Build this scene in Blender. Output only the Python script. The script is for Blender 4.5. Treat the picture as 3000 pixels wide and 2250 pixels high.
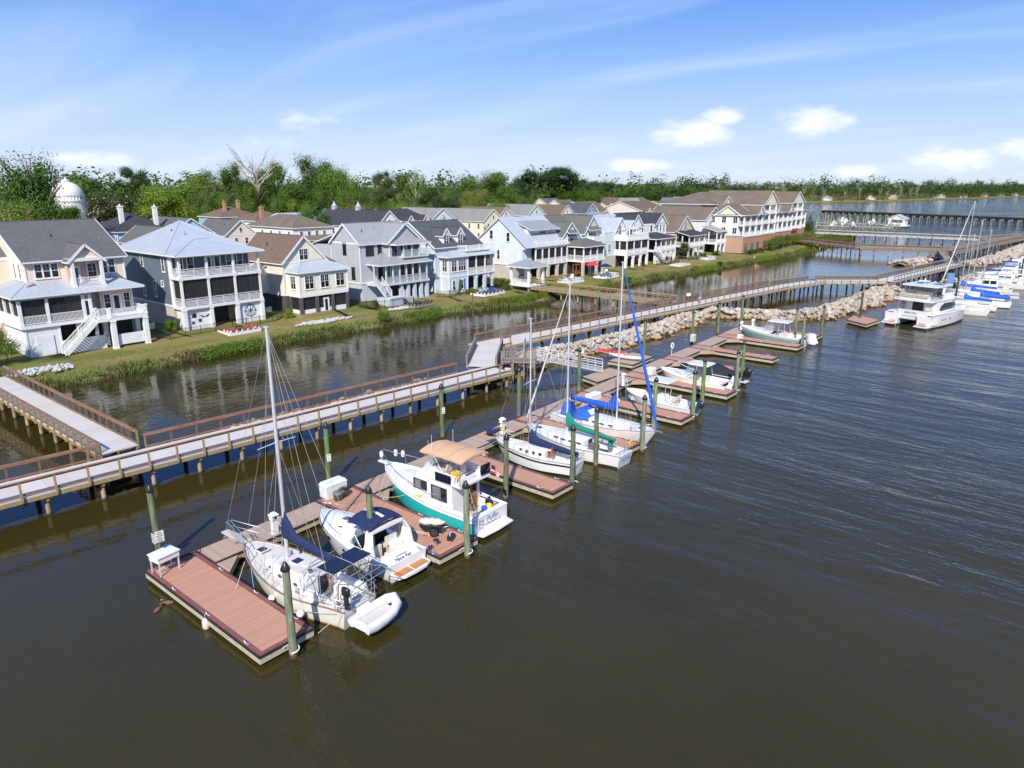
import bpy, bmesh, math, random
import numpy as np
from mathutils import Vector, Matrix
R = math.radians
rnd = random.Random(7)
for o in list(bpy.data.objects): bpy.data.objects.remove(o)
SC = bpy.context.scene
COL = SC.collection
# ---------------------------------------------------------------- camera
H = 19.0; PITCH = R(15.6); HEAD = R(-50); FPX = 2080.0
cam = bpy.data.cameras.new('camera'); cam.sensor_width = 36; cam.lens = 36*FPX/3000
cam.clip_start = .5; cam.clip_end = 9000
co = bpy.data.objects.new('camera', cam); COL.objects.link(co)
co.location = (0, 0, H); co.rotation_euler = (math.pi/2-PITCH, 0, HEAD); SC.camera = co
# ---------------------------------------------------------------- sky
SUN_AZ, SUN_EL = R(32), R(40)          # the light travels towards SUN_AZ
W = bpy.data.worlds.new('World'); SC.world = W; W.use_nodes = True
nt = W.node_tree; N = nt.nodes; L = nt.links
N.clear()
out = N.new('ShaderNodeOutputWorld'); bg = N.new('ShaderNodeBackground'); L.new(bg.outputs[0], out.inputs[0])
sky = N.new('ShaderNodeTexSky'); sky.sky_type = 'NISHITA'; sky.sun_disc = False
sky.sun_elevation = SUN_EL; sky.sun_rotation = math.atan2(-math.cos(SUN_AZ), -math.sin(SUN_AZ))
sky.air_density = 1.0; sky.dust_density = .6; sky.ozone_density = 2.5; sky.altitude = 10
bg.inputs[1].default_value = .15
def mth(op, a, b=None, c=None):
    n = N.new('ShaderNodeMath'); n.operation = op
    for i, x in enumerate((a, b, c)):
        if x is None: continue
        if isinstance(x, (int, float)): n.inputs[i].default_value = x
        else: L.new(x, n.inputs[i])
    return n.outputs[0]
tc = N.new('ShaderNodeTexCoord'); sp = N.new('ShaderNodeSeparateXYZ'); L.new(tc.outputs['Generated'], sp.inputs[0])
X_, Y_, Z_ = sp.outputs
zc = mth('MAXIMUM', Z_, 0.0)
den = mth('ADD', zc, .12)
cx = mth('DIVIDE', X_, den); cy = mth('DIVIDE', Y_, den)
cmb = N.new('ShaderNodeCombineXYZ'); L.new(cx, cmb.inputs[0]); L.new(cy, cmb.inputs[1])
# thin cirrus drawn out along one direction
mp = N.new('ShaderNodeMapping'); L.new(cmb.outputs[0], mp.inputs[0])
mp.inputs['Rotation'].default_value = (0, 0, R(24)); mp.inputs['Scale'].default_value = (1.5, .42, 1); mp.inputs['Location'].default_value = (.35, .2, 0)
n1 = N.new('ShaderNodeTexNoise'); n1.inputs['Scale'].default_value = 1.0; n1.inputs['Detail'].default_value = 8; n1.inputs['Roughness'].default_value = .5; n1.inputs['Distortion'].default_value = .5
L.new(mp.outputs[0], n1.inputs['Vector'])
def ramp(x, a, b, lo=0, hi=1):
    n = N.new('ShaderNodeMapRange'); n.interpolation_type = 'SMOOTHSTEP'
    L.new(x, n.inputs[0])
    for i, v in enumerate((a, b, lo, hi)): n.inputs[i+1].default_value = v
    return n.outputs[0]
cirrus = mth('MULTIPLY', ramp(n1.outputs[0], .42, .88), .36)
# small heaps low over the horizon: (azimuth, elevation) space
az = mth('ARCTAN2', Y_, X_); el = mth('ARCSINE', Z_)
cb = N.new('ShaderNodeCombineXYZ'); L.new(mth('MULTIPLY', az, 26.0), cb.inputs[0]); L.new(mth('MULTIPLY', el, 58.0), cb.inputs[1])
n2 = N.new('ShaderNodeTexNoise'); n2.inputs['Scale'].default_value = 1.0; n2.inputs['Detail'].default_value = 9; n2.inputs['Roughness'].default_value = .58
L.new(cb.outputs[0], n2.inputs['Vector'])
mask = None
for a_, e_, wa, we, k in ((26.5,3.7,3.0,1.1,1.0),(24.3,4.9,1.5,.75,1),(18.0,4.4,2.6,1.0,.95),(30.5,1.5,2.6,.6,.9),(15.3,1.0,2.2,.55,.85),(9.4,1.7,2.6,.9,1),(5.2,2.3,2.2,.9,.9),(3.8,4.6,2.2,.7,.6),(69.5,1.7,2.8,.7,.8),(55,4.5,4.2,1.3,.45),(58,3.0,3.2,.8,.4),(69,5.0,2.2,.5,.4),(73,9.4,3,.7,.35),(21,.9,5,.5,.4)):
    da = mth('POWER', mth('DIVIDE', mth('SUBTRACT', az, R(a_)), R(wa)), 2.0); de = mth('POWER', mth('DIVIDE', mth('SUBTRACT', el, R(e_)), R(we)), 2.0)
    g_ = mth('MULTIPLY', mth('POWER', 2.718, mth('MULTIPLY', mth('ADD', da, de), -.9)), k)
    mask = g_ if mask is None else mth('MAXIMUM', mask, g_)
cum = mth('MULTIPLY', ramp(mth('ADD', mth('MULTIPLY', mask, .62), n2.outputs[0]), .58, 1.14), ramp(mask, .03, .6))
cl = mth('MAXIMUM', cirrus, mth('MULTIPLY', cum, .92))
hs = N.new('ShaderNodeHueSaturation'); hs.inputs['Saturation'].default_value = 1.2
L.new(sky.outputs[0], hs.inputs['Color'])
gr = N.new('ShaderNodeValToRGB'); e_ = gr.color_ramp.elements
stops = [(0,(.56,.645,.80)),(.06,(.49,.595,.79)),(.14,(.40,.53,.785)),(.26,(.245,.42,.765)),(.42,(.105,.26,.73)),(.60,(.085,.22,.68)),(1,(.11,.24,.62))]
while len(e_) < len(stops): e_.new(.5)
for i, (p_, c_) in enumerate(stops): e_[i].position = p_; e_[i].color = (*c_, 1)
L.new(mth('DIVIDE', el, R(32)), gr.inputs[0])
g2 = N.new('ShaderNodeMix'); g2.data_type = 'RGBA'; g2.blend_type = 'MULTIPLY'; g2.inputs['Factor'].default_value = 1; L.new(gr.outputs[0], g2.inputs['A']); g2.inputs['B'].default_value = (1/.15,)*3+(1,)
g2.clamp_result = False
m0 = N.new('ShaderNodeMix'); m0.data_type = 'RGBA'; m0.inputs['Factor'].default_value = .90; L.new(hs.outputs[0], m0.inputs['A']); L.new(g2.outputs['Result'], m0.inputs['B'])
mx = N.new('ShaderNodeMix'); mx.data_type = 'RGBA'
L.new(cl, mx.inputs['Factor']); L.new(m0.outputs['Result'], mx.inputs['A'])
mx.inputs['B'].default_value = (5.6, 5.8, 6.4, 1)
L.new(mx.outputs['Result'], bg.inputs[0])
# ---------------------------------------------------------------- sun, exposure
sd = bpy.data.lights.new('sun', 'SUN'); sd.energy = 4.6; sd.angle = R(.53); sd.color = (1, .94, .84)
so = bpy.data.objects.new('sun', sd); COL.objects.link(so)
dv = Vector((math.cos(SUN_EL)*math.cos(SUN_AZ), math.cos(SUN_EL)*math.sin(SUN_AZ), -math.sin(SUN_EL)))
so.rotation_euler = dv.to_track_quat('-Z', 'Y').to_euler(); so.location = (-60, -40, 80)
vs = SC.view_settings; SC.display_settings.display_device = 'sRGB'
vs.view_transform = 'Standard'; vs.look = 'None'; vs.exposure = .32; vs.gamma = 1; vs.use_curve_mapping = False
SC.render.engine = 'CYCLES'
cy_ = SC.cycles; cy_.max_bounces = 8; cy_.diffuse_bounces = 3; cy_.glossy_bounces = 4; cy_.transparent_max_bounces = 12; cy_.transmission_bounces = 3
cy_.caustics_reflective = False; cy_.caustics_refractive = False; cy_.sample_clamp_indirect = 6; cy_.sample_clamp_direct = 12
cy_.use_denoising = True; cy_.use_adaptive_sampling = True; cy_.adaptive_threshold = .01
# pixel of the photo (3000 x 2250) -> point of the place at height z
_c, _s = math.cos(R(50)), math.sin(R(50))
def ray(u, v):
    x = (u-1500)/FPX; y = (1125-v)/FPX
    a, b, z = x, math.cos(PITCH)+y*math.sin(PITCH), -math.sin(PITCH)+y*math.cos(PITCH)
    return _c*a+_s*b, -_s*a+_c*b, z
def G(u, v, z=0.0):
    d = ray(u, v); t = (z-H)/d[2]; return d[0]*t, d[1]*t
# ---------------------------------------------------------------- objects
def tag(o, label=None, cat=None, group=None, kind=None):
    if label: o['label'] = label
    if cat: o['category'] = cat
    if group: o['group'] = group
    if kind: o['kind'] = kind
    return o
def thing(name, label, cat, loc=(0, 0, 0), rz=0, group=None, sc=None):
    o = bpy.data.objects.new(name, None); COL.objects.link(o); o.empty_display_size = .3
    o.location = loc; o.rotation_euler = (0, 0, rz)
    if sc: o.scale = sc
    return tag(o, label, cat, group)
def inst(name, me, parent=None, loc=(0, 0, 0), rot=(0, 0, 0), sc=None):
    o = bpy.data.objects.new(name, me); COL.objects.link(o); o.location = loc; o.rotation_euler = rot
    if sc: o.scale = sc
    if parent: o.parent = parent
    return o
def dup(root, loc=None, rz=None, label=None):
    r = root.copy(); COL.objects.link(r)
    if loc is not None: r.location = loc
    if rz is not None: r.rotation_euler = (0, 0, rz)
    if label: r['label'] = label
    for ch in list(root.children):
        c = ch.copy(); COL.objects.link(c); c.parent = r
        for g in list(ch.children):
            d = g.copy(); COL.objects.link(d); d.parent = c
    return r
class MB:
    def __init__(s): s.v = []; s.f = []; s.m = []; s.sm = []
    def add(s, vs, fs, mi=0, smooth=False):
        n = len(s.v); s.v += [tuple(p) for p in vs]
        for f in fs: s.f.append([i+n for i in f]); s.m.append(mi); s.sm.append(smooth)
        return s
    def box(s, x0, x1, y0, y1, z0, z1, mi=0):
        return s.add([(x0,y0,z0),(x1,y0,z0),(x1,y1,z0),(x0,y1,z0),(x0,y0,z1),(x1,y0,z1),(x1,y1,z1),(x0,y1,z1)],
            [(0,3,2,1),(4,5,6,7),(0,1,5,4),(1,2,6,5),(2,3,7,6),(3,0,4,7)], mi)
    def bar(s, p, q, w, h, mi=0, up=(0,0,1)):
        p = Vector(p); q = Vector(q); d = (q-p); u = Vector(up)
        if abs(d.normalized().dot(u)) > .97: u = Vector((1,0,0))
        a = d.cross(u).normalized()*w/2; b = a.cross(d).normalized()*h/2
        c = [p-a-b, p+a-b, p+a+b, p-a+b, q-a-b, q+a-b, q+a+b, q-a+b]
        return s.add(c, [(0,3,2,1),(4,5,6,7),(0,1,5,4),(1,2,6,5),(2,3,7,6),(3,0,4,7)], mi)
    def tube(s, pts, r, n=6, mi=0, cap=True, sm=True, sq=1.0):
        P = [Vector(p) for p in pts]; k = len(P); rr = r if isinstance(r, (list, tuple)) else [r]*k
        vs = []; 
        for i in range(k):
            t = (P[min(i+1,k-1)]-P[max(i-1,0)]).normalized()
            u = Vector((0,0,1)) if abs(t.z) < .9 else Vector((1,0,0))
            a = t.cross(u).normalized(); b = a.cross(t).normalized()
            for j in range(n):
                th = 2*math.pi*j/n; vs.append(P[i]+a*math.cos(th)*rr[i]+b*math.sin(th)*rr[i]*sq)
        fs = [(i*n+j, i*n+(j+1)%n, (i+1)*n+(j+1)%n, (i+1)*n+j) for i in range(k-1) for j in range(n)]
        s.add(vs, fs, mi, sm)
        if cap: s.add(vs[:n], [tuple(range(n))[::-1]], mi); s.add(vs[-n:], [tuple(range(n))], mi)
        return s
    def prism(s, poly, z0, z1, mi=0, top=None):
        n = len(poly); t = top or poly
        vs = [(x,y,z0) for x,y in poly]+[(x,y,z1) for x,y in t]
        return s.add(vs, [tuple(range(n))[::-1], tuple(range(n,2*n))]+[(i,(i+1)%n,n+(i+1)%n,n+i) for i in range(n)], mi)
    def extr(s, poly, vec, mi=0):
        n = len(poly); v = Vector(vec); P = [Vector(p) for p in poly]
        return s.add(P+[p+v for p in P], [tuple(range(n))[::-1], tuple(range(n,2*n))]+[(i,(i+1)%n,n+(i+1)%n,n+i) for i in range(n)], mi)
    def poly(s, pts, mi=0): return s.add(pts, [tuple(range(len(pts)))], mi)
    def lathe(s, prof, c=(0,0,0), n=12, mi=0, axis='z', sm=True):
        vs = []
        for r, z in prof:
            for j in range(n):
                a = 2*math.pi*j/n; p = (r*math.cos(a), r*math.sin(a), z)
                if axis == 'x': p = (p[2], p[0], p[1])
                if axis == 'y': p = (p[0], p[2], p[1])
                vs.append((p[0]+c[0], p[1]+c[1], p[2]+c[2]))
        k = len(prof)
        return s.add(vs, [(i*n+j, i*n+(j+1)%n, (i+1)*n+(j+1)%n, (i+1)*n+j) for i in range(k-1) for j in range(n)], mi, sm)
    def loft(s, rings, mi=0, closed=True, cap=False, sm=True, mf=None):
        n = len(rings[0]); vs = [p for r in rings for p in r]; m = n if closed else n-1
        b = len(s.v); s.v += [tuple(p) for p in vs]
        for i in range(len(rings)-1):
            for j in range(m):
                s.f.append([b+i*n+j, b+i*n+(j+1)%n, b+(i+1)*n+(j+1)%n, b+(i+1)*n+j]); s.m.append(mf(i, j) if mf else mi); s.sm.append(sm)
        if cap: s.add(rings[0], [tuple(range(n))[::-1]], mi); s.add(rings[-1], [tuple(range(n))], mi)
        return s
    def mesh(s, name, mats):
        me = bpy.data.meshes.new(name); me.from_pydata(s.v, [], s.f)
        for m in (mats if isinstance(mats, (list, tuple)) else [mats]): me.materials.append(m)
        me.polygons.foreach_set('material_index', s.m); me.polygons.foreach_set('use_smooth', s.sm); me.update(); return me
    def build(s, name, mats, parent=None, loc=(0,0,0), rot=(0,0,0)):
        if not s.f: return None
        return inst(name, s.mesh(name, mats), parent, loc, rot)
# ---------------------------------------------------------------- materials
MATS = {}
def newmat(name):
    m = bpy.data.materials.new(name); m.use_nodes = True; m.node_tree.nodes.clear(); MATS[name] = m
    o = m.node_tree.nodes.new('ShaderNodeOutputMaterial'); p = m.node_tree.nodes.new('ShaderNodeBsdfPrincipled')
    m.node_tree.links.new(p.outputs[0], o.inputs[0]); return m, m.node_tree, p, o
def nd(t, kind, **kw):
    n = t.nodes.new(kind)
    for k, v in kw.items():
        if k.startswith('i_'): n.inputs[k[2:].replace('_', ' ')].default_value = v
        else: setattr(n, k, v)
    return n
def noise(t, scale, detail=3, rough=.55, vec=None, sc=None, obj=True, dist=0):
    c = nd(t, 'ShaderNodeTexCoord'); v = c.outputs['Object']
    if vec is not None: v = vec
    if sc: 
        m = nd(t, 'ShaderNodeMapping'); m.inputs['Scale'].default_value = sc; t.links.new(v, m.inputs[0]); v = m.outputs[0]
    n = nd(t, 'ShaderNodeTexNoise', i_Scale=scale, i_Detail=detail, i_Roughness=rough, i_Distortion=dist); t.links.new(v, n.inputs['Vector']); return n.outputs[0]
def cramp(t, x, stops):
    r = nd(t, 'ShaderNodeValToRGB'); e = r.color_ramp.elements
    while len(e) < len(stops): e.new(.5)
    for i, (p, c) in enumerate(stops): e[i].position = p; e[i].color = (*c, 1)
    t.links.new(x, r.inputs[0]); return r.outputs[0]
def mixc(t, f, a, b, mode='MIX'):
    m = nd(t, 'ShaderNodeMix', data_type='RGBA', blend_type=mode)
    for s, x in (('Factor', f), ('A', a), ('B', b)):
        if isinstance(x, (int, float)): m.inputs[s].default_value = x
        elif isinstance(x, tuple): m.inputs[s].default_value = (*x, 1)
        else: t.links.new(x, m.inputs[s])
    return m.outputs['Result']
def math_(t, op, a, b=None):
    n = nd(t, 'ShaderNodeMath', operation=op)
    for i, x in enumerate((a, b)):
        if x is None: continue
        if isinstance(x, (int, float)): n.inputs[i].default_value = x
        else: t.links.new(x, n.inputs[i])
    return n.outputs[0]
def bump(t, p, h, strength=.4, dist=.02):
    b = nd(t, 'ShaderNodeBump'); b.inputs['Strength'].default_value = strength; b.inputs['Distance'].default_value = dist
    t.links.new(h, b.inputs['Height']); t.links.new(b.outputs[0], p.inputs['Normal'])
def sc3(c, k): return tuple(min(1, x*k) for x in c)
def mat(name, col, rough=.6, metal=0, var=.12, scale=3, stretch=None, bmp=0, bscale=40, dirt=None, dirtamt=.5, dscale=.7, coat=0, spec=.5):
    m, t, p, o = newmat(name)
    c = cramp(t, noise(t, scale, 4, .6, sc=stretch), [(.25, sc3(col, 1-var)), (.75, sc3(col, 1+var))])
    if dirt:
        f = cramp(t, noise(t, dscale, 6, .65, sc=stretch), [(.48, (0,0,0)), (.78, (dirtamt,)*3)]); c = mixc(t, f, c, dirt)
    t.links.new(c, p.inputs['Base Color'])
    p.inputs['Roughness'].default_value = rough; p.inputs['Metallic'].default_value = metal; p.inputs['Specular IOR Level'].default_value = spec
    if coat: p.inputs['Coat Weight'].default_value = coat; p.inputs['Coat Roughness'].default_value = .08
    if bmp: bump(t, p, noise(t, bscale, 3, .6, sc=stretch), bmp, .02)
    return m
def coordz(t, axis=2):
    c = nd(t, 'ShaderNodeTexCoord'); s = nd(t, 'ShaderNodeSeparateXYZ'); t.links.new(c.outputs['Object'], s.inputs[0]); return s.outputs[axis]
def siding(name, col, pitch=.17, axis=2, vert=False, var=.05):
    m, t, p, o = newmat(name)
    c = cramp(t, noise(t, .9, 5, .6), [(.3, sc3(col, 1-var*2)), (.7, sc3(col, 1+var))])
    st = cramp(t, noise(t, 1.6, 6, .7, sc=(1.6, 1.6, .22)), [(.5, (0,0,0)), (.8, (.35,)*3)]); c = mixc(t, st, c, tuple(x*y for x, y in zip(col, (.66,.64,.60))))
    if not vert: c = mixc(t, math_(t, 'MULTIPLY', math_(t, 'LESS_THAN', math_(t, 'FRACT', math_(t, 'DIVIDE', coordz(t), pitch)), .12), .22), c, sc3(col, .5))  # shadow under each lap painted as a darker line in the colour
    t.links.new(c, p.inputs['Base Color']); p.inputs['Roughness'].default_value = .62
    if vert:   # board and batten on either wall direction
        x = math_(t, 'ADD', coordz(t, 0), coordz(t, 1)); f = math_(t, 'FRACT', math_(t, 'DIVIDE', x, .38)); h = math_(t, 'LESS_THAN', f, .16)
    else: h = math_(t, 'SUBTRACT', 1.0, math_(t, 'FRACT', math_(t, 'DIVIDE', coordz(t), pitch)))
    bump(t, p, h, .9, .035); return m
def shingle(name, col, var=.3, warm=(1,1,1)):
    m, t, p, o = newmat(name)
    a = noise(t, 3.2, 2, .7, sc=(1.0, 2.6, 2.6)); b = noise(t, .35, 5, .65)
    c = cramp(t, a, [(.28, sc3(col, 1-var)), (.5, col), (.72, sc3(col, 1+var*1.2))])
    c = mixc(t, cramp(t, b, [(.4, (0,0,0)), (.72, (.55,)*3)]), c, tuple(x*y*.75 for x, y in zip(col, warm)))
    t.links.new(c, p.inputs['Base Color']); p.inputs['Roughness'].default_value = .9; p.inputs['Specular IOR Level'].default_value = .25
    bump(t, p, a, .6, .03); return m
WHITE = mat('white_paint', (.74,.74,.73), .45, var=.05, scale=1.2, dirt=(.52,.50,.45), dirtamt=.3)
TRIM = mat('white_trim', (.76,.76,.75), .5, var=.04, scale=2)
GEL = mat('white_gelcoat', (.78,.78,.76), .22, var=.03, scale=1.5, coat=.6, dirt=(.62,.58,.48), dirtamt=.22)
GELW = mat('worn_cream_gelcoat', (.76,.73,.65), .35, var=.05, scale=2, dirt=(.50,.38,.22), dirtamt=.35, stretch=(.6,.6,1.6))
NONSKID = mat('grey_beige_nonskid', (.60,.56,.51), .8, var=.06, scale=9)
GLASS = mat('dark_window_glass', (.012,.016,.018), .06, var=.3, scale=.8, spec=.8)
GLASSG = mat('tinted_windscreen', (.10,.16,.13), .05, var=.1, spec=.8)
SHADE = mat('painted_shade_and_float', (.035,.034,.033), .9, var=.3, scale=1.5)  # near-black painted in for the shade inside openings; also the floats' own colour
BLACK = mat('black_plastic', (.018,.018,.02), .35, var=.2)
STEEL = mat('stainless_steel', (.62,.63,.64), .28, metal=.85, var=.06)
ALU = mat('anodised_mast', (.72,.73,.75), .35, metal=.35, var=.05)
WIRE = mat('rigging_wire', (.40,.38,.35), .5, metal=.3, var=.1)
ROPE = mat('pale_rope', (.58,.53,.44), .9, var=.2, scale=20)
NAVY = mat('navy_canvas', (.012,.022,.085), .85, var=.25, scale=5, bmp=.5, bscale=7)
BLUE = mat('bright_blue_canvas', (.012,.10,.52), .8, var=.2, scale=4, bmp=.5, bscale=7)
GREENC = mat('green_canvas', (.008,.20,.15), .8, var=.2, scale=5, bmp=.5, bscale=8)
TAN = mat('tan_canvas', (.62,.38,.22), .85, var=.07, scale=3)
BLKC = mat('black_canvas', (.016,.017,.02), .75, var=.3, scale=4, bmp=.6, bscale=3)
TEAK = mat('varnished_teak', (.42,.15,.045), .45, var=.25, scale=6, stretch=(1,8,1))
WOODP = mat('brown_weathered_rail', (.235,.115,.062), .8, var=.35, scale=4, stretch=(.5,.5,3), dirt=(.30,.24,.19), dirtamt=.5)
WOODY = mat('yellow_treated_lumber', (.33,.235,.115), .8, var=.25, scale=4, dirt=(.20,.17,.12), dirtamt=.5)
WOODG = mat('grey_weathered_lumber', (.25,.215,.18), .9, var=.25, scale=5, dirt=(.14,.12,.10), dirtamt=.5)
RUBBER = mat('black_rubber', (.02,.02,.02), .8, var=.2)
BOOT = mat('bottom_paint', (.03,.03,.035), .7, var=.3)
TURQ = mat('turquoise_hull_paint', (.035,.50,.47), .25, var=.05, coat=.5)
HULLG = mat('sea_green_hull', (.25,.40,.37), .25, var=.04, coat=.5)
CUSH = mat('cream_vinyl', (.66,.60,.50), .5, var=.06)
REDM = mat('red_cloth', (.62,.03,.03), .7, var=.15)
YELL = mat('yellow_plastic', (.80,.50,.04), .45, var=.1)
CONC = mat('pale_concrete', (.54,.51,.46), .85, var=.10, scale=2.2, dirt=(.34,.31,.27), dirtamt=.45, dscale=.5, bmp=.15)
BRICK = None
def deckmat(name, col, pitch, axis, var=.12, gap=.08, dirt=None):
    m, t, p, o = newmat(name)
    x = math_(t, 'DIVIDE', coordz(t, axis), pitch); fr = math_(t, 'FRACT', x); idx = math_(t, 'FLOOR', x)
    wn = nd(t, 'ShaderNodeTexWhiteNoise', noise_dimensions='1D'); t.links.new(idx, wn.inputs['W'])
    st = (1, 14, 1) if axis == 1 else (14, 1, 1)
    n = noise(t, .8, 4, .6, sc=st)
    a = math_(t, 'ADD', math_(t, 'MULTIPLY', n, .6), math_(t, 'MULTIPLY', wn.outputs[0], .4))
    c = cramp(t, a, [(.25, sc3(col, 1-var)), (.75, sc3(col, 1+var))])
    if dirt: c = mixc(t, cramp(t, noise(t, .6, 6, .65), [(.5, (0,0,0)), (.75, (.5,)*3)]), c, dirt)
    g = math_(t, 'LESS_THAN', fr, gap); c = mixc(t, math_(t, 'MULTIPLY', g, .28), c, sc3(col, .4)); c = mixc(t, cramp(t, noise(t, 5, 3, .7), [(.66, (0,0,0)), (.78, (.4,)*3)]), c, sc3(col, .62))
    t.links.new(c, p.inputs['Base Color']); p.inputs['Roughness'].default_value = .75
    bump(t, p, math_(t, 'SUBTRACT', 1.0, g), .5, .01); return m
DECKR = deckmat('terracotta_composite_decking', (.49,.255,.165), .14, 1, var=.09, gap=.07, dirt=(.37,.225,.16))
DECKT = deckmat('tan_composite_decking', (.43,.31,.225), .14, 0, dirt=(.36,.28,.21))
DECKM = mat('maroon_edge_boards', (.22,.075,.065), .7, var=.2, scale=3)
FASC = mat('dock_fascia_lumber', (.47,.42,.30), .85, var=.2, scale=3, stretch=(1,1,4), dirt=(.20,.20,.13), dirtamt=.7, dscale=1.2)
TEAKD = deckmat('teak_deck_planks', (.52,.22,.075), .07, 1, gap=.18)
WALKD = deckmat('concrete_walkway_panels', (.56,.53,.48), 1.22, 0, gap=.025, var=.06)
WALKY = deckmat('concrete_walkway_panels_crosswise', (.56,.53,.48), 1.22, 1, gap=.025, var=.06)
PLANKG = deckmat('grey_boardwalk_planks', (.29,.25,.21), .15, 0, gap=.1, var=.2)
def pilemat(name, top, low, zl=1.0):
    m, t, p, o = newmat(name)
    z = coordz(t); n = noise(t, 2.2, 5, .7, sc=(3.5,3.5,.45)); w = noise(t, 5, 3, .6, sc=(3,3,.8))
    c = cramp(t, n, [(.28, sc3(top, .38)), (.5, top), (.66, sc3(top, 1.5)), (.8, (.42,.44,.30))])
    f = cramp(t, math_(t, 'ADD', z, math_(t, 'MULTIPLY', w, .5)), [(.25, (1,1,1)), (zl, (0,0,0))])
    c = mixc(t, f, c, low)
    f2 = cramp(t, z, [(.12, (1,1,1)), (.24, (0,0,0))]); c = mixc(t, f2, c, (.06,.055,.03))
    oi = nd(t, 'ShaderNodeObjectInfo'); hs = nd(t, 'ShaderNodeHueSaturation'); t.links.new(c, hs.inputs['Color'])
    for k_, lo, hi in (('Value', .72, 1.25), ('Hue', .475, .512), ('Saturation', .6, 1.1)):
        r_ = nd(t, 'ShaderNodeMapRange'); t.links.new(math_(t, 'FRACT', math_(t, 'MULTIPLY', oi.outputs['Random'], 1 if k_ == 'Value' else 7.3)), r_.inputs[0]); r_.inputs[3].default_value = lo; r_.inputs[4].default_value = hi; t.links.new(r_.outputs[0], hs.inputs[k_])
    t.links.new(hs.outputs[0], p.inputs['Base Color']); p.inputs['Roughness'].default_value = .85; bump(t, p, n, .5, .02); return m
PILE = pilemat('green_treated_piling', (.135,.19,.08), (.34,.22,.09))
PILEB = pilemat('tan_boardwalk_pile', (.36,.27,.15), (.30,.21,.10), .6)
PILED = pilemat('dark_tarred_piling', (.055,.052,.048), (.06,.05,.04))
def rockmat(name):
    m, t, p, o = newmat(name)
    g = nd(t, 'ShaderNodeNewGeometry'); oi = nd(t, 'ShaderNodeObjectInfo')
    r = math_(t, 'FRACT', math_(t, 'ADD', g.outputs['Random Per Island'], oi.outputs['Random']))
    c = cramp(t, r, [(.0, (.34,.30,.25)), (.22, (.50,.46,.40)), (.42, (.40,.26,.15)), (.58, (.58,.55,.50)), (.78, (.28,.23,.19)), (1, (.47,.36,.25))])
    c = mixc(t, .35, c, cramp(t, noise(t, 3, 6, .7), [(.3, (.16,.13,.10)), (.7, (.66,.60,.52))]))
    sx = nd(t, 'ShaderNodeSeparateXYZ'); t.links.new(g.outputs['Position'], sx.inputs[0])
    f = cramp(t, sx.outputs[2], [(.06, (1,1,1)), (.16, (.75,)*3), (.45, (0,0,0))])
    c = mixc(t, f, c, (.30,.165,.06)); f2 = cramp(t, sx.outputs[2], [(.02, (1,1,1)), (.09, (0,0,0))]); c = mixc(t, f2, c, (.05,.04,.025))
    t.links.new(c, p.inputs['Base Color']); p.inputs['Roughness'].default_value = .9; p.inputs['Specular IOR Level'].default_value = .3
    bump(t, p, noise(t, 9, 5, .7), .5, .04); return m
ROCK = rockmat('riprap_stone')
GRAVEL = mat('pale_grey_stones', (.46,.46,.45), .9, var=.3, scale=9)
def leafmat(name, col, var=.45, warm=(.14,.13,.02), trans=.3):
    m, t, p, o = newmat(name)
    g = nd(t, 'ShaderNodeNewGeometry'); oi = nd(t, 'ShaderNodeObjectInfo')
    n = noise(t, 3.4, 3, .6)
    a = math_(t, 'ADD', math_(t, 'MULTIPLY', g.outputs['Random Per Island'], .30), math_(t, 'MULTIPLY', n, .72))
    c = cramp(t, a, [(.15, sc3(col, 1-var)), (.5, col), (.85, tuple(x*(1+var)+w*.25 for x, w in zip(col, warm)))])
    hs = nd(t, 'ShaderNodeHueSaturation'); t.links.new(c, hs.inputs['Color'])
    mr = nd(t, 'ShaderNodeMapRange'); t.links.new(oi.outputs['Random'], mr.inputs[0]); mr.inputs[3].default_value = .475; mr.inputs[4].default_value = .515; t.links.new(mr.outputs[0], hs.inputs['Hue'])
    mr2 = nd(t, 'ShaderNodeMapRange'); t.links.new(oi.outputs['Random'], mr2.inputs[0]); mr2.inputs[3].default_value = 1.25; mr2.inputs[4].default_value = .75; t.links.new(mr2.outputs[0], hs.inputs['Value'])
    t.links.new(hs.outputs[0], p.inputs['Base Color']); p.inputs['Roughness'].default_value = .55; p.inputs['Specular IOR Level'].default_value = .25
    tr = nd(t, 'ShaderNodeBsdfTranslucent'); t.links.new(hs.outputs[0], tr.inputs[0])
    ms = nd(t, 'ShaderNodeMixShader'); ms.inputs[0].default_value = trans
    t.links.new(p.outputs[0], ms.inputs[1]); t.links.new(tr.outputs[0], ms.inputs[2]); t.links.new(ms.outputs[0], o.inputs[0]); return m
LEAF = leafmat('broadleaf_foliage', (.080,.150,.018), var=.5)
LEAFB = leafmat('bright_green_foliage', (.125,.215,.024))
LEAFD = leafmat('dark_pine_foliage', (.058,.098,.022), warm=(.06,.06,.01))
LEAFY = leafmat('yellow_green_foliage', (.15,.17,.035), warm=(.2,.16,.04))
LEAFM = leafmat('magnolia_foliage', (.06,.07,.018), warm=(.12,.08,.02))
LEAFR = leafmat('reddish_brown_foliage', (.10,.055,.03))
BLOOM = mat('cream_blossom', (.75,.70,.55), .7)
REED = leafmat('reed_blades', (.10,.17,.03), warm=(.2,.18,.06))
STRAW = leafmat('dry_reed_blades', (.33,.24,.12), var=.3, warm=(.2,.15,.05))
BARK = mat('grey_brown_bark', (.16,.125,.095), .95, var=.3, scale=3, stretch=(2,2,.4))
PALEB = mat('pale_bare_bark', (.40,.36,.30), .9, var=.2, scale=2)
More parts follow.
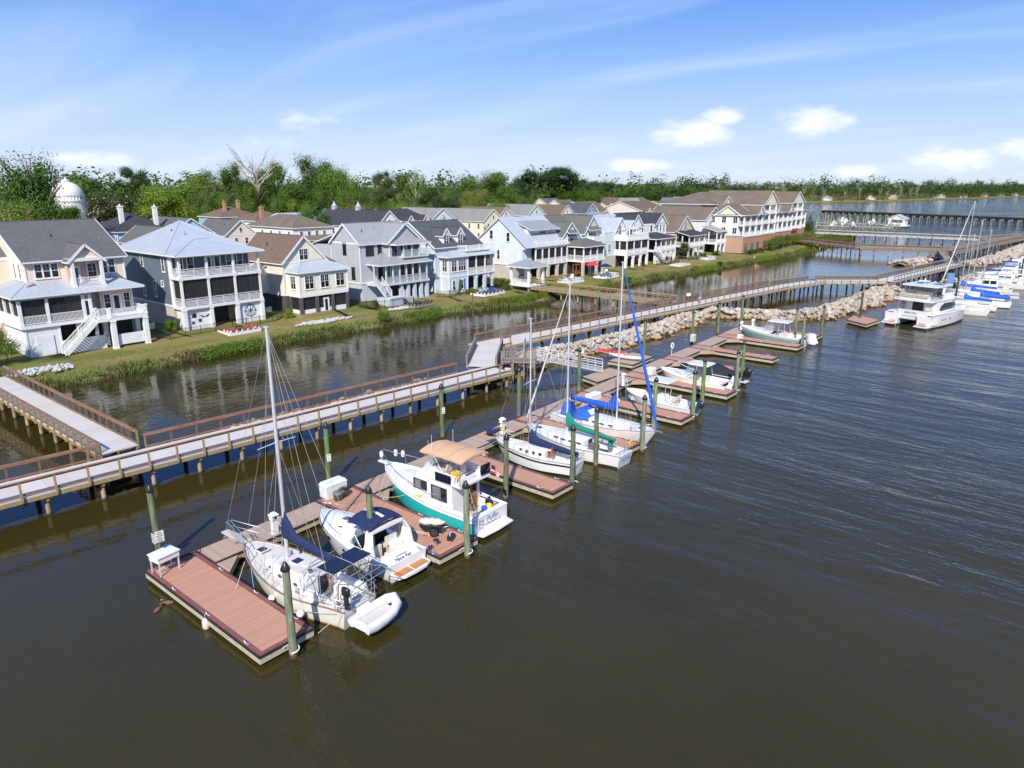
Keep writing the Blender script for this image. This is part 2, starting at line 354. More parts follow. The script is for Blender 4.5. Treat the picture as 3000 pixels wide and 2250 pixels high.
def screenmat(name, a=.62, col=(.03,.03,.032)):
    m, t, p, o = newmat(name)
    p.inputs['Base Color'].default_value = (*col, 1); p.inputs['Roughness'].default_value = .6
    tr = nd(t, 'ShaderNodeBsdfTransparent'); ms = nd(t, 'ShaderNodeMixShader'); ms.inputs[0].default_value = a
    t.links.new(tr.outputs[0], ms.inputs[1]); t.links.new(p.outputs[0], ms.inputs[2]); t.links.new(ms.outputs[0], o.inputs[0]); return m
SCREEN = screenmat('porch_insect_screen'); MESHW = screenmat('rail_wire_mesh', .24, (.05,.05,.05)); CLEARV = screenmat('clear_vinyl', .3, (.7,.72,.75))
SOLAR = None
def gridmat(name, base, line, px, py, w=.06, rough=.15, ax=(0,1)):
    m, t, p, o = newmat(name)
    f1 = math_(t, 'LESS_THAN', math_(t, 'FRACT', math_(t, 'DIVIDE', coordz(t, ax[0]), px)), w)
    f2 = math_(t, 'LESS_THAN', math_(t, 'FRACT', math_(t, 'DIVIDE', coordz(t, ax[1]), py)), w)
    c = mixc(t, math_(t, 'MAXIMUM', f1, f2), base, line); t.links.new(c, p.inputs['Base Color']); p.inputs['Roughness'].default_value = rough; return m
SOLAR = gridmat('solar_cells', (.006,.008,.022), (.05,.06,.09), .16, .16, .07)
def brickmat():
    m, t, p, o = newmat('red_brick_wall')
    c = nd(t, 'ShaderNodeTexCoord'); mp_ = nd(t, 'ShaderNodeMapping'); mp_.inputs['Rotation'].default_value = (R(90), 0, 0); t.links.new(c.outputs['Object'], mp_.inputs[0])
    b = nd(t, 'ShaderNodeTexBrick', i_Scale=1.0); b.inputs['Brick Width'].default_value = .4; b.inputs['Row Height'].default_value = .13; b.inputs['Mortar Size'].default_value = .012
    b.inputs['Color1'].default_value = (.46,.19,.095,1); b.inputs['Color2'].default_value = (.38,.155,.08,1); b.inputs['Mortar'].default_value = (.45,.36,.28,1)
    t.links.new(mp_.outputs[0], b.inputs['Vector']); t.links.new(b.outputs[0], p.inputs['Base Color']); p.inputs['Roughness'].default_value = .9; return m
BRICK = brickmat()
METALR = mat('silver_metal_roof', (.50,.53,.57), .38, metal=.25, var=.06, scale=.6)
METALG = mat('grey_metal_roof', (.36,.36,.37), .4, metal=.2, var=.05, scale=.6)
METALD = mat('slate_metal_roof', (.16,.18,.21), .45, metal=.1, var=.08)
SH_GREY = shingle('grey_shingle', (.125,.122,.120)); SH_BROWN = shingle('brown_shingle', (.165,.115,.085)); SH_DARK = shingle('charcoal_shingle', (.052,.052,.06))
SH_WARM = shingle('weathered_brown_shingle', (.175,.14,.11), warm=(.8,.75,.7)); SH_LITE = shingle('faded_grey_shingle', (.24,.23,.215)); SH_GREEN = shingle('olive_grey_shingle', (.135,.14,.12)); SH_SLATE = shingle('blue_grey_shingle', (.085,.09,.10))
SD = dict(peach=siding('peach_lap_siding', (.78,.64,.53)), slate=siding('slate_blue_siding', (.115,.145,.185)), cream=siding('cream_lap_siding', (.74,.70,.58)), grey=siding('light_grey_siding', (.47,.49,.52), vert=True),
  paleb=siding('pale_blue_siding', (.52,.58,.65)), ice=siding('ice_blue_siding', (.655,.695,.72)), mint=siding('pale_sage_siding', (.60,.665,.665)), white=siding('white_lap_siding', (.75,.75,.74)),
  tan=siding('tan_lap_siding', (.62,.50,.36)), teal=siding('teal_siding', (.22,.47,.50)), blue=siding('mid_blue_siding', (.22,.33,.50)), pink=siding('shell_pink_siding', (.72,.62,.56)), beige=siding('beige_stucco', (.50,.45,.39)), sky=siding('sky_blue_siding', (.42,.55,.70)),
  dark=siding('dark_taupe_base', (.085,.075,.068)), lav=siding('grey_lavender_siding', (.50,.53,.60)), butter=siding('butter_siding', (.76,.71,.52)), panel=siding('white_louvred_panel', (.70,.71,.73), .22))
# ================================================================ water
def water_mat():
    m, t, p, o = newmat('river_water')
    c = nd(t, 'ShaderNodeTexCoord'); s = nd(t, 'ShaderNodeSeparateXYZ'); t.links.new(c.outputs['Object'], s.inputs[0]); X, Y = s.outputs[0], s.outputs[1]
    def rng(x, a, b, lo, hi):
        n = nd(t, 'ShaderNodeMapRange', interpolation_type='SMOOTHSTEP'); t.links.new(x, n.inputs[0])
        for i, v in enumerate((a, b, lo, hi)): n.inputs[i+1].default_value = v
        return n.outputs[0]
    # sheltered canal -> open river
    amp = math_(t, 'MAXIMUM', rng(Y, 46, 14, .14, 1.5), rng(X, 190, 380, .0, 2.3))
    amp = math_(t, 'MULTIPLY', amp, rng(X, 4, 60, .55, 1.0))
    gust = rng(noise(t, .035, 3, .5, sc=(1, .6, 1)), .3, .7, .45, 1.25)
    amp = math_(t, 'MULTIPLY', amp, gust)
    a = noise(t, .20, 3, .5, sc=(1.3, .30, 1), dist=.5); a2 = noise(t, .62, 3, .55, sc=(1.3, .34, 1), dist=.3); b = noise(t, 1.7, 3, .6, sc=(1.2, .55, 1)); d = noise(t, 5.0, 2, .6, sc=(1, .7, 1))
    e = noise(t, 1.1, 2, .5, sc=(.7, 1.1, 1), dist=.6)
    big = math_(t, 'ADD', math_(t, 'ADD', math_(t, 'MULTIPLY', a, .24), math_(t, 'MULTIPLY', a2, .085)), math_(t, 'ADD', math_(t, 'MULTIPLY', b, .034), math_(t, 'MULTIPLY', d, .015)))
    h = math_(t, 'ADD', math_(t, 'MULTIPLY', big, amp), math_(t, 'ADD', math_(t, 'MULTIPLY', e, .020), math_(t, 'MULTIPLY', d, .0025)))
    bp = nd(t, 'ShaderNodeBump'); bp.inputs['Strength'].default_value = 1; bp.inputs['Distance'].default_value = 1.0
    t.links.new(h, bp.inputs['Height']); t.links.new(bp.outputs[0], p.inputs['Normal'])
    murk = cramp(t, noise(t, .05, 4, .55), [(.3, (.031,.0255,.006)), (.7, (.043,.034,.010))])
    t.links.new(murk, p.inputs['Base Color'])
    p.inputs['Roughness'].default_value = .035; p.inputs['IOR'].default_value = 1.333
    return m
wm = MB(); wm.poly([(-400,-700,0),(5000,-3000,0),(5000,3000,0),(-400,3000,0)])
tag(wm.build('water', water_mat()), kind='structure')
# ================================================================ ground
def ip(x, xs, ys): return float(np.interp(x, xs, ys))
SHX = [-70,22,32,47,63,75,80,86,91,97,102,109,117,127,138,152,167,182,197,216,240,268,292,306]
SHY = [76.8,76.6,76.9,77.6,76.2,76.8,75.5,75.0,72.6,73.0,74.4,72.6,72.3,73,72.6,71.4,70.9,70.4,69.2,69.8,70.4,72.6,76.4,82]
shore = [(x, ip(x, SHX, SHY)+.35*math.sin(x*.9)+.2*math.sin(x*2.3)) for x in np.arange(-70, 305, 1.5)]
shore += [(312,90),(318,102),(322,118),(330,132),(360,140),(420,146),(470,150),(492,158),(505,185),(540,240),(620,300),(730,320),(800,310),(867,283),(975,243),(1100,222),(1256,194),(1400,166),(1575,143),(1900,90),(2600,-20),(4800,-300)]
OFF = [(-1.2,-.55),(0,.02),(.5,.35),(1.6,.70),(3.5,.95),(6.5,1.15),(10,1.35),(15,1.5)]
def inland(i):
    a = shore[max(i-1,0)]; b = shore[min(i+1,len(shore)-1)]; d = Vector((b[0]-a[0], b[1]-a[1])).normalized(); return Vector((-d.y, d.x))
gm = MB(); rows = []
for i, (x, y) in enumerate(shore):
    n = inland(i); rows.append([(x+n.x*o_, y+n.y*o_, z_+(.06*math.sin(x*.35)+.05*math.sin(x*.11+2) if o_ > 2 else 0)) for o_, z_ in OFF])
gm.loft(rows, closed=False, sm=True)
inner = [r[-1] for r in rows]
gm.poly([*inner, (4800,5500,1.5), (-70,5500,1.5)][::1])
def ground_mat():
    m, t, p, o = newmat('lawn_and_bank')
    n1_ = noise(t, .22, 5, .6, sc=(.45,1.3,1)); n2_ = noise(t, 3.5, 4, .7); n3 = noise(t, 14, 3, .7)
    green = cramp(t, n2_, [(.3, (.095,.135,.020)), (.7, (.18,.205,.042))])
    dry = cramp(t, n2_, [(.3, (.25,.18,.07)), (.7, (.37,.27,.13))])
    f = cramp(t, n1_, [(.40, (0,0,0)), (.60, (.95,)*3)])
    c = mixc(t, f, green, dry)
    z = coordz(t, 2); w = cramp(t, z, [(.10, (1,1,1)), (.32, (0,0,0))]); c = mixc(t, w, c, (.06,.045,.025))
    c = mixc(t, .25, c, cramp(t, n3, [(.3, (.05,.05,.02)), (.7, (.24,.24,.09))]))
    t.links.new(c, p.inputs['Base Color']); p.inputs['Roughness'].default_value = .95; p.inputs['Specular IOR Level'].default_value = .1
    bump(t, p, n3, .8, .08); return m
tag(gm.build('ground', ground_mat()), kind='structure')
# ================================================================ floating docks
Z0 = .55
def ydock(x): return 34.35+.043*(x-14.9)            # inland edge of the main walkway
def pol(mb, poly, z0, z1, mi=0): mb.prism(poly, z0, z1, mi)
FING = [(12.4,15.0,23.8),(22.7,25.6,23.9),(32.8,34.95,24.2),(42.4,44.35,24.6),(50.9,53.0,24.7),(60.2,62.35,24.9),(69.4,71.1,26.8),(76.6,78.6,26.8),(84.7,86.9,26.9),(92.1,94.3,27.1)]
FLAB = ['wide terracotta dock finger at the near end, left of the cream-hulled sailboat','terracotta dock finger between the navy-topped cruiser and the turquoise trawler','terracotta dock finger between the tan-canopied trawler and the small black-striped sailboat',
 'terracotta dock finger between the green-covered sailboat and the blue-covered sailboat','terracotta dock finger between the blue-covered sailboat and the open centre console boat','terracotta dock finger between the centre console boat and the white hardtop boat',
 'narrow terracotta dock finger just beyond the black-covered boat','long terracotta dock finger beside two empty slips','terracotta dock finger with black tyre fenders beside the sea-green hulled boat','last terracotta dock finger, behind the sea-green hulled boat']
def dock_body(t, poly, deckm, z=Z0, edge=.28, name='deck'):
    # poly counter-clockwise; deck inside, maroon boards round the edge, rubber lip, lumber fascia, floats
    P = [Vector(p) for p in poly]; n = len(P); cen = sum(P, Vector((0,0)))/n
    def inset(k):
        res = []
        for i in range(n):
            a, b, c = P[i-1], P[i], P[(i+1) % n]; d1 = (b-a).normalized(); d2 = (c-b).normalized()
            n1 = Vector((-d1.y, d1.x)); n2 = Vector((-d2.y, d2.x)); w = (n1+n2); w = w/max(.2, w.dot(n1)); res.append(b+w*k)
        return res
    I = inset(edge); J = inset(.05)
    MB().prism([tuple(p) for p in I], z-.05, z+.004).build(name, deckm, t)
    e = MB()
    for i in range(n): j = (i+1) % n; e.prism([tuple(J[i]), tuple(J[j]), tuple(I[j]), tuple(I[i])], z-.05, z)
    e.build('edge_board', DECKM, t)
    l = MB(); K = inset(-.02)
    for i in range(n): j = (i+1) % n; l.prism([tuple(K[i]), tuple(K[j]), tuple(J[j]), tuple(J[i])], z-.10, z+.002)
    l.build('rubber_lip', RUBBER, t)
    MB().prism([tuple(p) for p in inset(.01)], z-.38, z-.10).build('fascia', FASC, t)
    MB().prism([tuple(p) for p in inset(.22)], -.25, z-.38).build('float', SHADE, t)
CLEAT = MB().tube([(0,-.19,.07),(0,-.1,.05),(0,-.09,0),(0,0,.035),(0,.09,0),(0,.1,.05),(0,.19,.07)],.022,6).mesh('cleat', ALU)
for (x0, x1, y0), lab in zip(FING, FLAB):
    yi = ydock((x0+x1)/2)
    t = thing('dock_finger', lab, 'dock', (x0, y0, 0), 0, 'fingers of the floating dock')
    dock_body(t, [(0,0),(x1-x0,0),(x1-x0,yi-y0+.05),(0,yi-y0-.05)], DECKR)
    yo = yi-2.1-y0
    if x0 > 15: MB().prism([(-.03,yo-1.3),(-.03,yo),(-1.25,yo)][::-1], Z0-.36, Z0-.012).build('gusset', DECKT, t)
    if x1 < 94: MB().prism([(x1-x0+.03,yo-1.3),(x1-x0+1.25,yo),(x1-x0+.03,yo)], Z0-.36, Z0-.012).build('gusset', DECKT, t)
    for yy in (1.2, 4.4, 7.6):
        for xx in (.12, x1-x0-.12): inst('cleat', CLEAT, t, (xx, yy, Z0+.004))
t = thing('dock_walkway', 'long tan floating dock walkway linking all the fingers', 'dock', (15.0, 33, 0))
for i in range(9):
    a = FING[i][1]+.02; b = FING[i+1][0]-.02
    dock_body(t, [(a-15, ydock(a)-2.05-33), (b-15, ydock(b)-2.05-33), (b-15, ydock(b)-33), (a-15, ydock(a)-33)], DECKT, Z0-.01, .10, 'walkway_panel')
t = thing('gangway_float', 'tan square landing float under the foot of the aluminium gangway', 'dock', (57, 36.2, 0))
dock_body(t, [(-.6,.3),(4.6,.1),(5.2,2.6),(.2,2.7)], DECKT, Z0-.01, .1)
t = thing('kayak_float', 'low tan launching float carrying the red and white kayaks', 'dock', (64.5, 37.4, 0))
dock_body(t, [(.3,.1),(5.2,.3),(5.6,3.4),(.2,3.2)], DECKT, Z0-.03, .1)
t = thing('yacht_dock', 'terracotta dock end behind the white catamaran yacht', 'dock', (105.4, 24.6, 0))
dock_body(t, [(0,0),(5,-.6),(6.5,1.6),(7.6,3.6),(2.2,3.3)], DECKR, Z0, .15)
t = thing('distant_dock', 'terracotta dock near the distant moored boats', 'dock', (143.5, 19.5, 0))
dock_body(t, [(0,0),(16,-2.6),(16.3,-.4),(.4,2.2)], DECKR, Z0, .15)
t = thing('distant_dock', 'narrow terracotta dock beyond the second row of distant masts', 'dock', (208, 14.2, 0))
dock_body(t, [(0,0),(40,-2),(40.2,1),(.2,2.6)], DECKR, Z0, .15)
# ================================================================ pilings
def piling_mesh(r, h, m, seed):
    q = random.Random(seed); b = MB(); P = [(q.uniform(-.02,.02), q.uniform(-.02,.02), z) for z in np.linspace(-1.2, h, 7)]
    b.tube(P, [r*1.08-.012*i*r*3 for i in range(7)], 14); return b.mesh('post', m)
PM = [piling_mesh(.175, 4.1, PILE, s_) for s_ in (1,2,3)]
PD = piling_mesh(.17, 4.0, PILED, 9)
cp = MB(); cp.lathe([(0,.34),(.06,.30),(.2,.02),(.2,-.06),(.17,-.06)], n=16); CAPM = cp.mesh('cap', BLACK)
hp = MB(); hp.tube([(.34*math.cos(a), .34*math.sin(a)+.1, 0) for a in np.linspace(R(150), R(390), 16)], .035, 6); HOOP = hp.mesh('hoop', WHITE)
def piling(x, y, lab, hoop=None, dark=False, h=1.0, k=0):
    t = thing('mooring_piling', lab, 'piling', (x, y, 0), rnd.uniform(0,6), 'mooring pilings in the water')
    inst('post', PD if dark else PM[k % 3], t, sc=(1,1,h)); inst('cap', CAPM, t, (0,0,(4.0 if dark else 4.1)*h))
    t.rotation_euler = (rnd.uniform(-.013,.013), rnd.uniform(-.013,.013), t.rotation_euler[2])
    if hoop is not None: t.rotation_euler = (t.rotation_euler[0],t.rotation_euler[1],0); inst('hoop', HOOP, t, (0,0,.42), (0,0,hoop))
    return t
PIL = [(13.72,23.45,'tall green piling with black cone cap at the outer end of the nearest dock finger',R(90)),(20.75,26.9,'green piling with black cone cap between the cream sailboat and the navy-topped cruiser',None),
 (24.4,23.55,'green piling at the outer end of the finger with the garden cart',R(90)),(31.2,26.7,'green piling in front of the little black-striped sailboat',None),(35.25,24.5,'green piling beside the sterns of the black-striped sailboat and the green-covered one',R(180)),
 (39.4,25.4,'green piling standing in front of the middle of the green-covered sailboat',None),(44.0,24.35,'green piling at the bow end of the blue-covered sailboat, ringed by a white hoop',R(90)),(49.0,26.2,'green piling crossed by the blue furled jib',None),
 (53.25,24.85,'green piling beside the outboard of the centre console boat',R(180)),(57.6,26.1,'green piling between the centre console boat and the white hardtop boat',None),(62.6,25.1,'green piling at the stern of the white hardtop boat',R(180)),
 (66.9,26.3,'green piling beside the black outboard of the covered boat',None),(87.15,27.2,'flaking green piling in front of the stern of the sea-green hulled boat',None),(90.6,29.3,'green piling half hidden behind the flaking one',None),(94.5,27.2,'bright green piling at the end of the last dock finger',None),
 (13.7,35.5,'green piling with two white notices behind the white fish-cleaning table',None),(25.4,37.0,'green piling with a small white sign behind the white deck box',None),(36.6,37.8,'green piling with a small white sign seen above the tan canopy',None),
 (44.4,36.5,'thin green piling left of the tallest white mast',None),(53.9,36.9,'green piling with dark cap beside the gangway foot',None),(71.5,40.0,'green piling standing near the kayak float',None),(80.3,38.3,'green piling behind the dock, left of the life ring post',None),
 (88.7,38.7,'green piling in front of the breakwater, left of the sea-green hulled boat',None),(96.5,38.8,'green piling in front of the breakwater, nearest the bow of the sea-green hulled boat',None)]
for i, (x, y, lab, hp_) in enumerate(PIL): piling(x, y, lab, hp_, k=i)
for x, y, lab in [(110.6,26.8,'dark grey piling at the corner of the dock behind the white catamaran'),(140.6,19.5,'dark piling between the catamaran bow and the blue sail covers'),(166.5,22.5,'dark piling in front of the distant rock mound'),(185,14.5,'dark piling among the distant cabin boats'),(204.5,12.5,'dark piling at the far right of the rock mound'),(215,26.5,'thin dark piling near the long distant boardwalk'),(228,24.5,'second thin dark piling near the long distant boardwalk')]:
    piling(x, y, lab, dark=True)
# painted notices on three pilings
def notice(x, y, z, w, h, rz, lab, lines):
    t = thing('notice_sign', lab, 'sign', (x, y, z), rz, 'white notices fixed to pilings')
    MB().box(-w/2, w/2, -.012, .012, -h/2, h/2).build('panel', WHITE, t)
    b = MB(); q = random.Random(int(x*10))
    for k in range(lines):
        zz = h/2-h*(k+.7)/(lines+.4); ww = w*q.uniform(.25,.38)
        b.box(-ww, ww, -.016, -.013, zz-.018, zz+.018)
    b.build('lettering', BLACK, t)
notice(13.73,35.28,1.55,.42,.62,R(-8),'white rules notice with black lettering on the piling behind the cleaning table, facing the river',6)
notice(13.49,35.47,1.45,.36,.52,R(-90),'white notice on the left face of the same piling',5)
notice(25.37,36.80,2.0,.26,.5,R(-20),'small white notice on the piling behind the deck box',3)
notice(36.57,37.60,2.3,.26,.5,R(-20),'small white notice on the piling above the tan canopy',3)
# ================================================================ boardwalks
def post_mesh(m, h=1.25): return MB().box(-.06,.06,-.06,.06,-.25,h-.25).mesh('post', m)
POSTB, POSTY, POSTG = post_mesh(WOODY), post_mesh(WOODY), post_mesh(WOODG)
pb = MB(); pb.tube([(0,0,-1.2),(0,0,1.36)], [.15,.135], 10); BPILE = pb.mesh('pile', PILEB)
pb = MB(); pb.tube([(0,0,-1.2),(0,0,1.36)], [.15,.135], 10); BPILED = pb.mesh('pile', PILED)
BARP = MB().box(-.02,.02,-.02,.02,.1,.92).mesh('picket', WOODG)
def boardwalk(name, lab, A, B, w, z=1.6, deck=WALKD, rail=WOODP, post=None, gaps=(), mesh=True, pitch=1.75, zb=None, pickets=False, piles=True, ppitch=2.9, dark=False, far=False, cat='boardwalk', beam=WOODY):
    A = Vector(A); B = Vector(B); d = B-A; Ln = d.length; ang = math.atan2(d.y, d.x); post = post or POSTB
    t = thing(name, lab, cat, (A.x, A.y, 0), ang)
    dz = 0 if zb is None else zb-z
    def zz(x): return z+dz*x/Ln
    def bx(mb, x0, x1, y0, y1, h0, h1):
        if x1 <= x0: return
        mb.add([(x0,y0,zz(x0)+h0),(x1,y0,zz(x1)+h0),(x1,y1,zz(x1)+h0),(x0,y1,zz(x0)+h0),(x0,y0,zz(x0)+h1),(x1,y0,zz(x1)+h1),(x1,y1,zz(x1)+h1),(x0,y1,zz(x0)+h1)], [(0,3,2,1),(4,5,6,7),(0,1,5,4),(1,2,6,5),(2,3,7,6),(3,0,4,7)])
    b = MB(); bx(b, 0, Ln, -w/2, w/2, -.1, 0); b.build('deck', deck, t)
    b = MB()
    for yy in (-w/2+.06, w/2-.06, 0): bx(b, .02, Ln-.02, yy-.05, yy+.05, -.36, -.103)
    b.build('stringer', beam, t)
    for side in (-1, 1):
        sg = [g[1:] for g in gaps if g[0] == side]; segs = []; x = 0
        for g0, g1 in sorted(sg): segs.append((x, g0)); x = g1
        segs.append((x, Ln))
        y = side*(w/2+.06)
        hr = MB(); mr = MB(); ms = MB()
        for a, c in segs:
            if c-a < .3: continue
            k = max(1, round((c-a)/pitch))
            bx(hr, a, c, y-.085*1.0, y+.085, 1.0, 1.05); bx(hr, a, c, y-side*.075-.02, y-side*.075+.02, .87, .998)
            bx(mr, a, c, y-side*.075-.02, y-side*.075+.02, .08, .2)
            if mesh and (side > 0 or 'wire mesh' in lab): bx(ms, a, c, y-side*.10-.003, y-side*.10+.003, .2, .87)
            for i in range(k+1):
                xx = a+(c-a)*i/k; xx = min(max(xx, a+.07), c-.07)
                inst('post', post, t, (xx, y, zz(xx)))
            if pickets:
                pm_ = MB(); nx = int((c-a)/.16)
                for i in range(nx):
                    xx = a+(i+.5)*(c-a)/nx; bx(pm_, xx-.045, xx+.045, y-side*.12-.012, y-side*.12+.012, .1, .9)
                pm_.build('pickets', WOODG, t)
        hr.build('handrail', rail, t); mr.build('lower_rail', rail, t); ms.build('wire_mesh', MESHW, t)
    if piles:
        k = max(1, int(Ln/ppitch))
        for i in range(k+1):
            xx = Ln*i/k; xx = min(max(xx, .3), Ln-.3)
            cb_ = MB(); bx(cb_, xx-.08, xx+.08, -w/2+.1, w/2-.1, -.60, -.363); cb_.build('cross_beam', beam, t)
            for yy in (-w/2+.45, w/2-.45): inst('pile', BPILED if dark else BPILE, t, (xx, yy, 0), sc=(1,1,(zz(xx)-.60)/1.36 if zz(xx) > .7 else .3))
    return t
boardwalk('boardwalk', 'pale concrete boardwalk with brown rails along the near side of the canal', (-12,49.42), (51.2,44.58), 3.5, gaps=((1,28.2,30.9),(1,59.4,63.4)))
boardwalk('boardwalk', 'side boardwalk with wire mesh rails running left to the houses', (17.6,49.95), (17.6,78.6), 2.6, deck=WALKD, pitch=1.3)
boardwalk('boardwalk_ramp', 'short grey-sided ramp joining the two levels of the boardwalk', (50.9,46.7), (57.3,51.4), 2.9, z=1.605, zb=1.8, deck=WALKD, rail=WOODG, post=POSTG, mesh=False, pickets=True, ppitch=4, cat='ramp', beam=WOODG)
boardwalk('boardwalk', 'long concrete boardwalk on dark piles beyond the ramp, behind the masts', (56.9,52.6), (126.5,44.7), 3.6, z=1.75, gaps=((1,40.2,43.4),(-1,0,1.6),(-1,3.2,6.2),(1,.0,1.0)), mesh=True, dark=True)
boardwalk('boardwalk', 'boardwalk stretch rising before the bend', (126.5,44.6), (138.6,41.9), 3.5, z=1.75, rail=WOODG, dark=True)
boardwalk('boardwalk', 'boardwalk stretch crossing toward the river on dark piles', (139.2,41.6), (147.0,32.6), 3.4, z=1.74, rail=WOODG, dark=True)
boardwalk('boardwalk', 'grey weathered boardwalk passing behind the white catamaran', (147.6,32.4), (192.5,27.4), 3.4, z=1.75, rail=WOODG, post=POSTG, dark=True, pickets=False)
boardwalk('boardwalk_ramp', 'dark slatted ramp zigzagging up to the long distant boardwalk', (191.4,28.6), (212.5,33.8), 2.8, z=1.76, zb=2.1, rail=WOODG, post=POSTG, deck=PLANKG, mesh=False, pickets=True, dark=True, cat='ramp', beam=WOODG)
boardwalk('boardwalk', 'long grey distant boardwalk climbing to the right edge', (209,34.6), (390,14), 3.6, z=2.1, rail=WOODG, post=POSTG, deck=PLANKG, mesh=False, pickets=True, dark=True, ppitch=4, pitch=2.4, beam=WOODG)
boardwalk('footbridge', 'yellow timber footbridge from the gazebo across the canal', (98.6,78.2), (98.6,50.4), 2.2, z=1.8, zb=1.76, rail=WOODY, post=POSTY, deck=PLANKG, mesh=False, pitch=2.1, ppitch=3.4, cat='footbridge')
boardwalk('footbridge', 'brown timber footbridge crossing the canal in front of the brick-based condominium', (237.5,84), (220,56), 2.4, z=2.4, zb=2.0, rail=WOODP, deck=PLANKG, mesh=False, pickets=True, pitch=2.3, ppitch=3.5, cat='footbridge', beam=WOODP)
boardwalk('footbridge', 'end stretch of the brown timber footbridge, meeting the grey boardwalk', (219.8,55.6), (224.5,34.2), 2.4, z=2.0, rail=WOODP, deck=PLANKG, mesh=False, pickets=True, pitch=2.3, ppitch=3.5, cat='footbridge', beam=WOODP)
boardwalk('boardwalk', 'pale straight distant boardwalk in front of the green boat-lift pilings', (283.5,88.5), (281,35), 3.0, z=2.0, rail=CONC, deck=WALKD, mesh=True, pitch=2.2, ppitch=3.4, beam=CONC)
boardwalk('boardwalk', 'short brown distant boardwalk at the end of the pale one', (281,34), (322,21), 3.0, z=2.0, rail=WOODG, post=POSTG, deck=PLANKG, mesh=False, pickets=True, pitch=2.2, dark=True, beam=WOODG)
# ================================================================ breakwater stones
def rock_mesh(seed, sub=2):
    q = np.random.RandomState(seed); bm_ = bmesh.new(); bmesh.ops.create_icosphere(bm_, subdivisions=sub, radius=1)
    pl = [(q.normal(size=3), q.uniform(.45,.85)) for _ in range(9)]; pl = [(n/np.linalg.norm(n), d) for n, d in pl]
    for v in bm_.verts:
        c = np.array(v.co)*(1+q.normal()*.03)
        for n, d in pl:
            k = c.dot(n)
            if k > d: c = c-n*(k-d)
        v.co = c*np.array([1,.8,.62])
    me = bpy.data.meshes.new('rock'); bm_.to_mesh(me); bm_.free(); me.materials.append(ROCK); return me

RM = [rock_mesh(s_) for s_ in range(8)]
RL = [rock_mesh(s_, 1) for s_ in range(20, 26)]
RLV = [(np.array([v.co for v in m_.vertices]), [tuple(p.vertices) for p in m_.polygons]) for m_ in RL]
def along(path, wid, hgt, dens, q, smin, smax):
    P = [Vector(p) for p in path]; res = []
    for a, b, i in zip(P, P[1:], range(99)):
        d = b-a; n = Vector((-d.y, d.x)).normalized(); L_ = d.length
        for _ in range(int(L_*wid*dens)):
            t_ = q.uniform(-.03,1.03); s_ = q.uniform(-1,1); w_ = wid/2*(1+.22*math.sin((a.x+d.x*t_)*.7)+.1*math.sin((a.x+a.y+L_*t_)*1.9))
            p = a+d*t_+n*s_*w_; r = q.uniform(smin, smax); r *= r if q.random() < .3 else 1
            res.append((p.x, p.y, hgt*(1-abs(s_)**1.7)-.12+q.uniform(-.08,.12), max(.16, r)))
    return res
def mound(mb, path, wid, hgt):
    P = [Vector(p) for p in path]; rings = []
    for i, p in enumerate(P):
        d = (P[min(i+1,len(P)-1)]-P[max(i-1,0)]).normalized(); n = Vector((-d.y, d.x)); e = .7 if i in (0, len(P)-1) else 1
        rings.append([(p.x+n.x*s_*wid/2*.95*e, p.y+n.y*s_*wid/2*.95*e, (hgt*e*(1-abs(s_)**1.7)-.45)) for s_ in np.linspace(-1,1,9)])
    mb.loft(rings, closed=False)
MOUNDS = [('pale stone pile under the ramp corner of the boardwalk', [(52.4,47.8),(57,47.3),(60.5,46.6)], 4.2, 1.15, 5.2, .22,.5),
 ('long pale breakwater of stones between the boardwalk and the dock', [(59.5,48.6),(65,47.2),(75,46.0),(86,45.4),(96,46.6),(101,47.5)], 4.9, 1.15, 5.2, .24,.56),
 ('stone breakwater spur curving round the end of the dock basin', [(101,47),(104,41),(106.5,35),(112,32.6),(122,31.4),(136,31),(149,32)], 6.0, 1.1, 4.0, .26,.62),
 ('low stone sill beside the near boardwalk, right of the side walk', [(27,51.2),(35,50.6),(47,49.9)], 1.7, .75, 3.0, .22,.42),
 ('low stone pile under the near boardwalk, left of the side walk', [(4,52),(10,51.4),(15.6,50.9)], 2.4, .8, 3.0, .22,.45),
 ('small stone islet before the dark slatted ramp', [(197,40.2),(205,38),(214,36.5)], 6.5, 1.3, 2.4, .3,.7),
 ('distant stone bank below the long grey boardwalk', [(204,27.6),(218,25),(236,23.6),(260,22.6),(300,21)], 6.5, 1.2, 2.2, .3,.7),
 ('stone mound behind the distant blue-covered boats', [(163,23),(176,21),(190,18.6),(205,17.6)], 6.5, 1.25, 2.6, .3,.7)]
allr = []
for k_, (lab, path, wid, hgt, dens, s0, s1) in enumerate(MOUNDS):
    for r in along(path, wid, hgt, dens, random.Random(50+k_), s0, s1): allr.append((math.hypot(math.hypot(r[0], r[1]), H-r[2]), k_, r))
def vis(r): 
    a = math.atan2(r[1], r[0]); return R(4.5) < a < R(75.5)
cand = sorted([a for a in allr if vis(a[2])], key=lambda a: -a[2][3]/a[0])
big = cand[:295]; bigset = set(id(a) for a in big)
rest = {}
for a in allr:
    if id(a) not in bigset: rest.setdefault(a[1], []).append(a[2])
RLABS = ['pale grey and tan boulder lying on the %s' % l_.replace('pale ','',1) for l_ in ('stone pile by the ramp','dock-side stone breakwater','curving stone spur','low stone sill','low stone pile','stone islet','distant stone bank','far stone mound')]
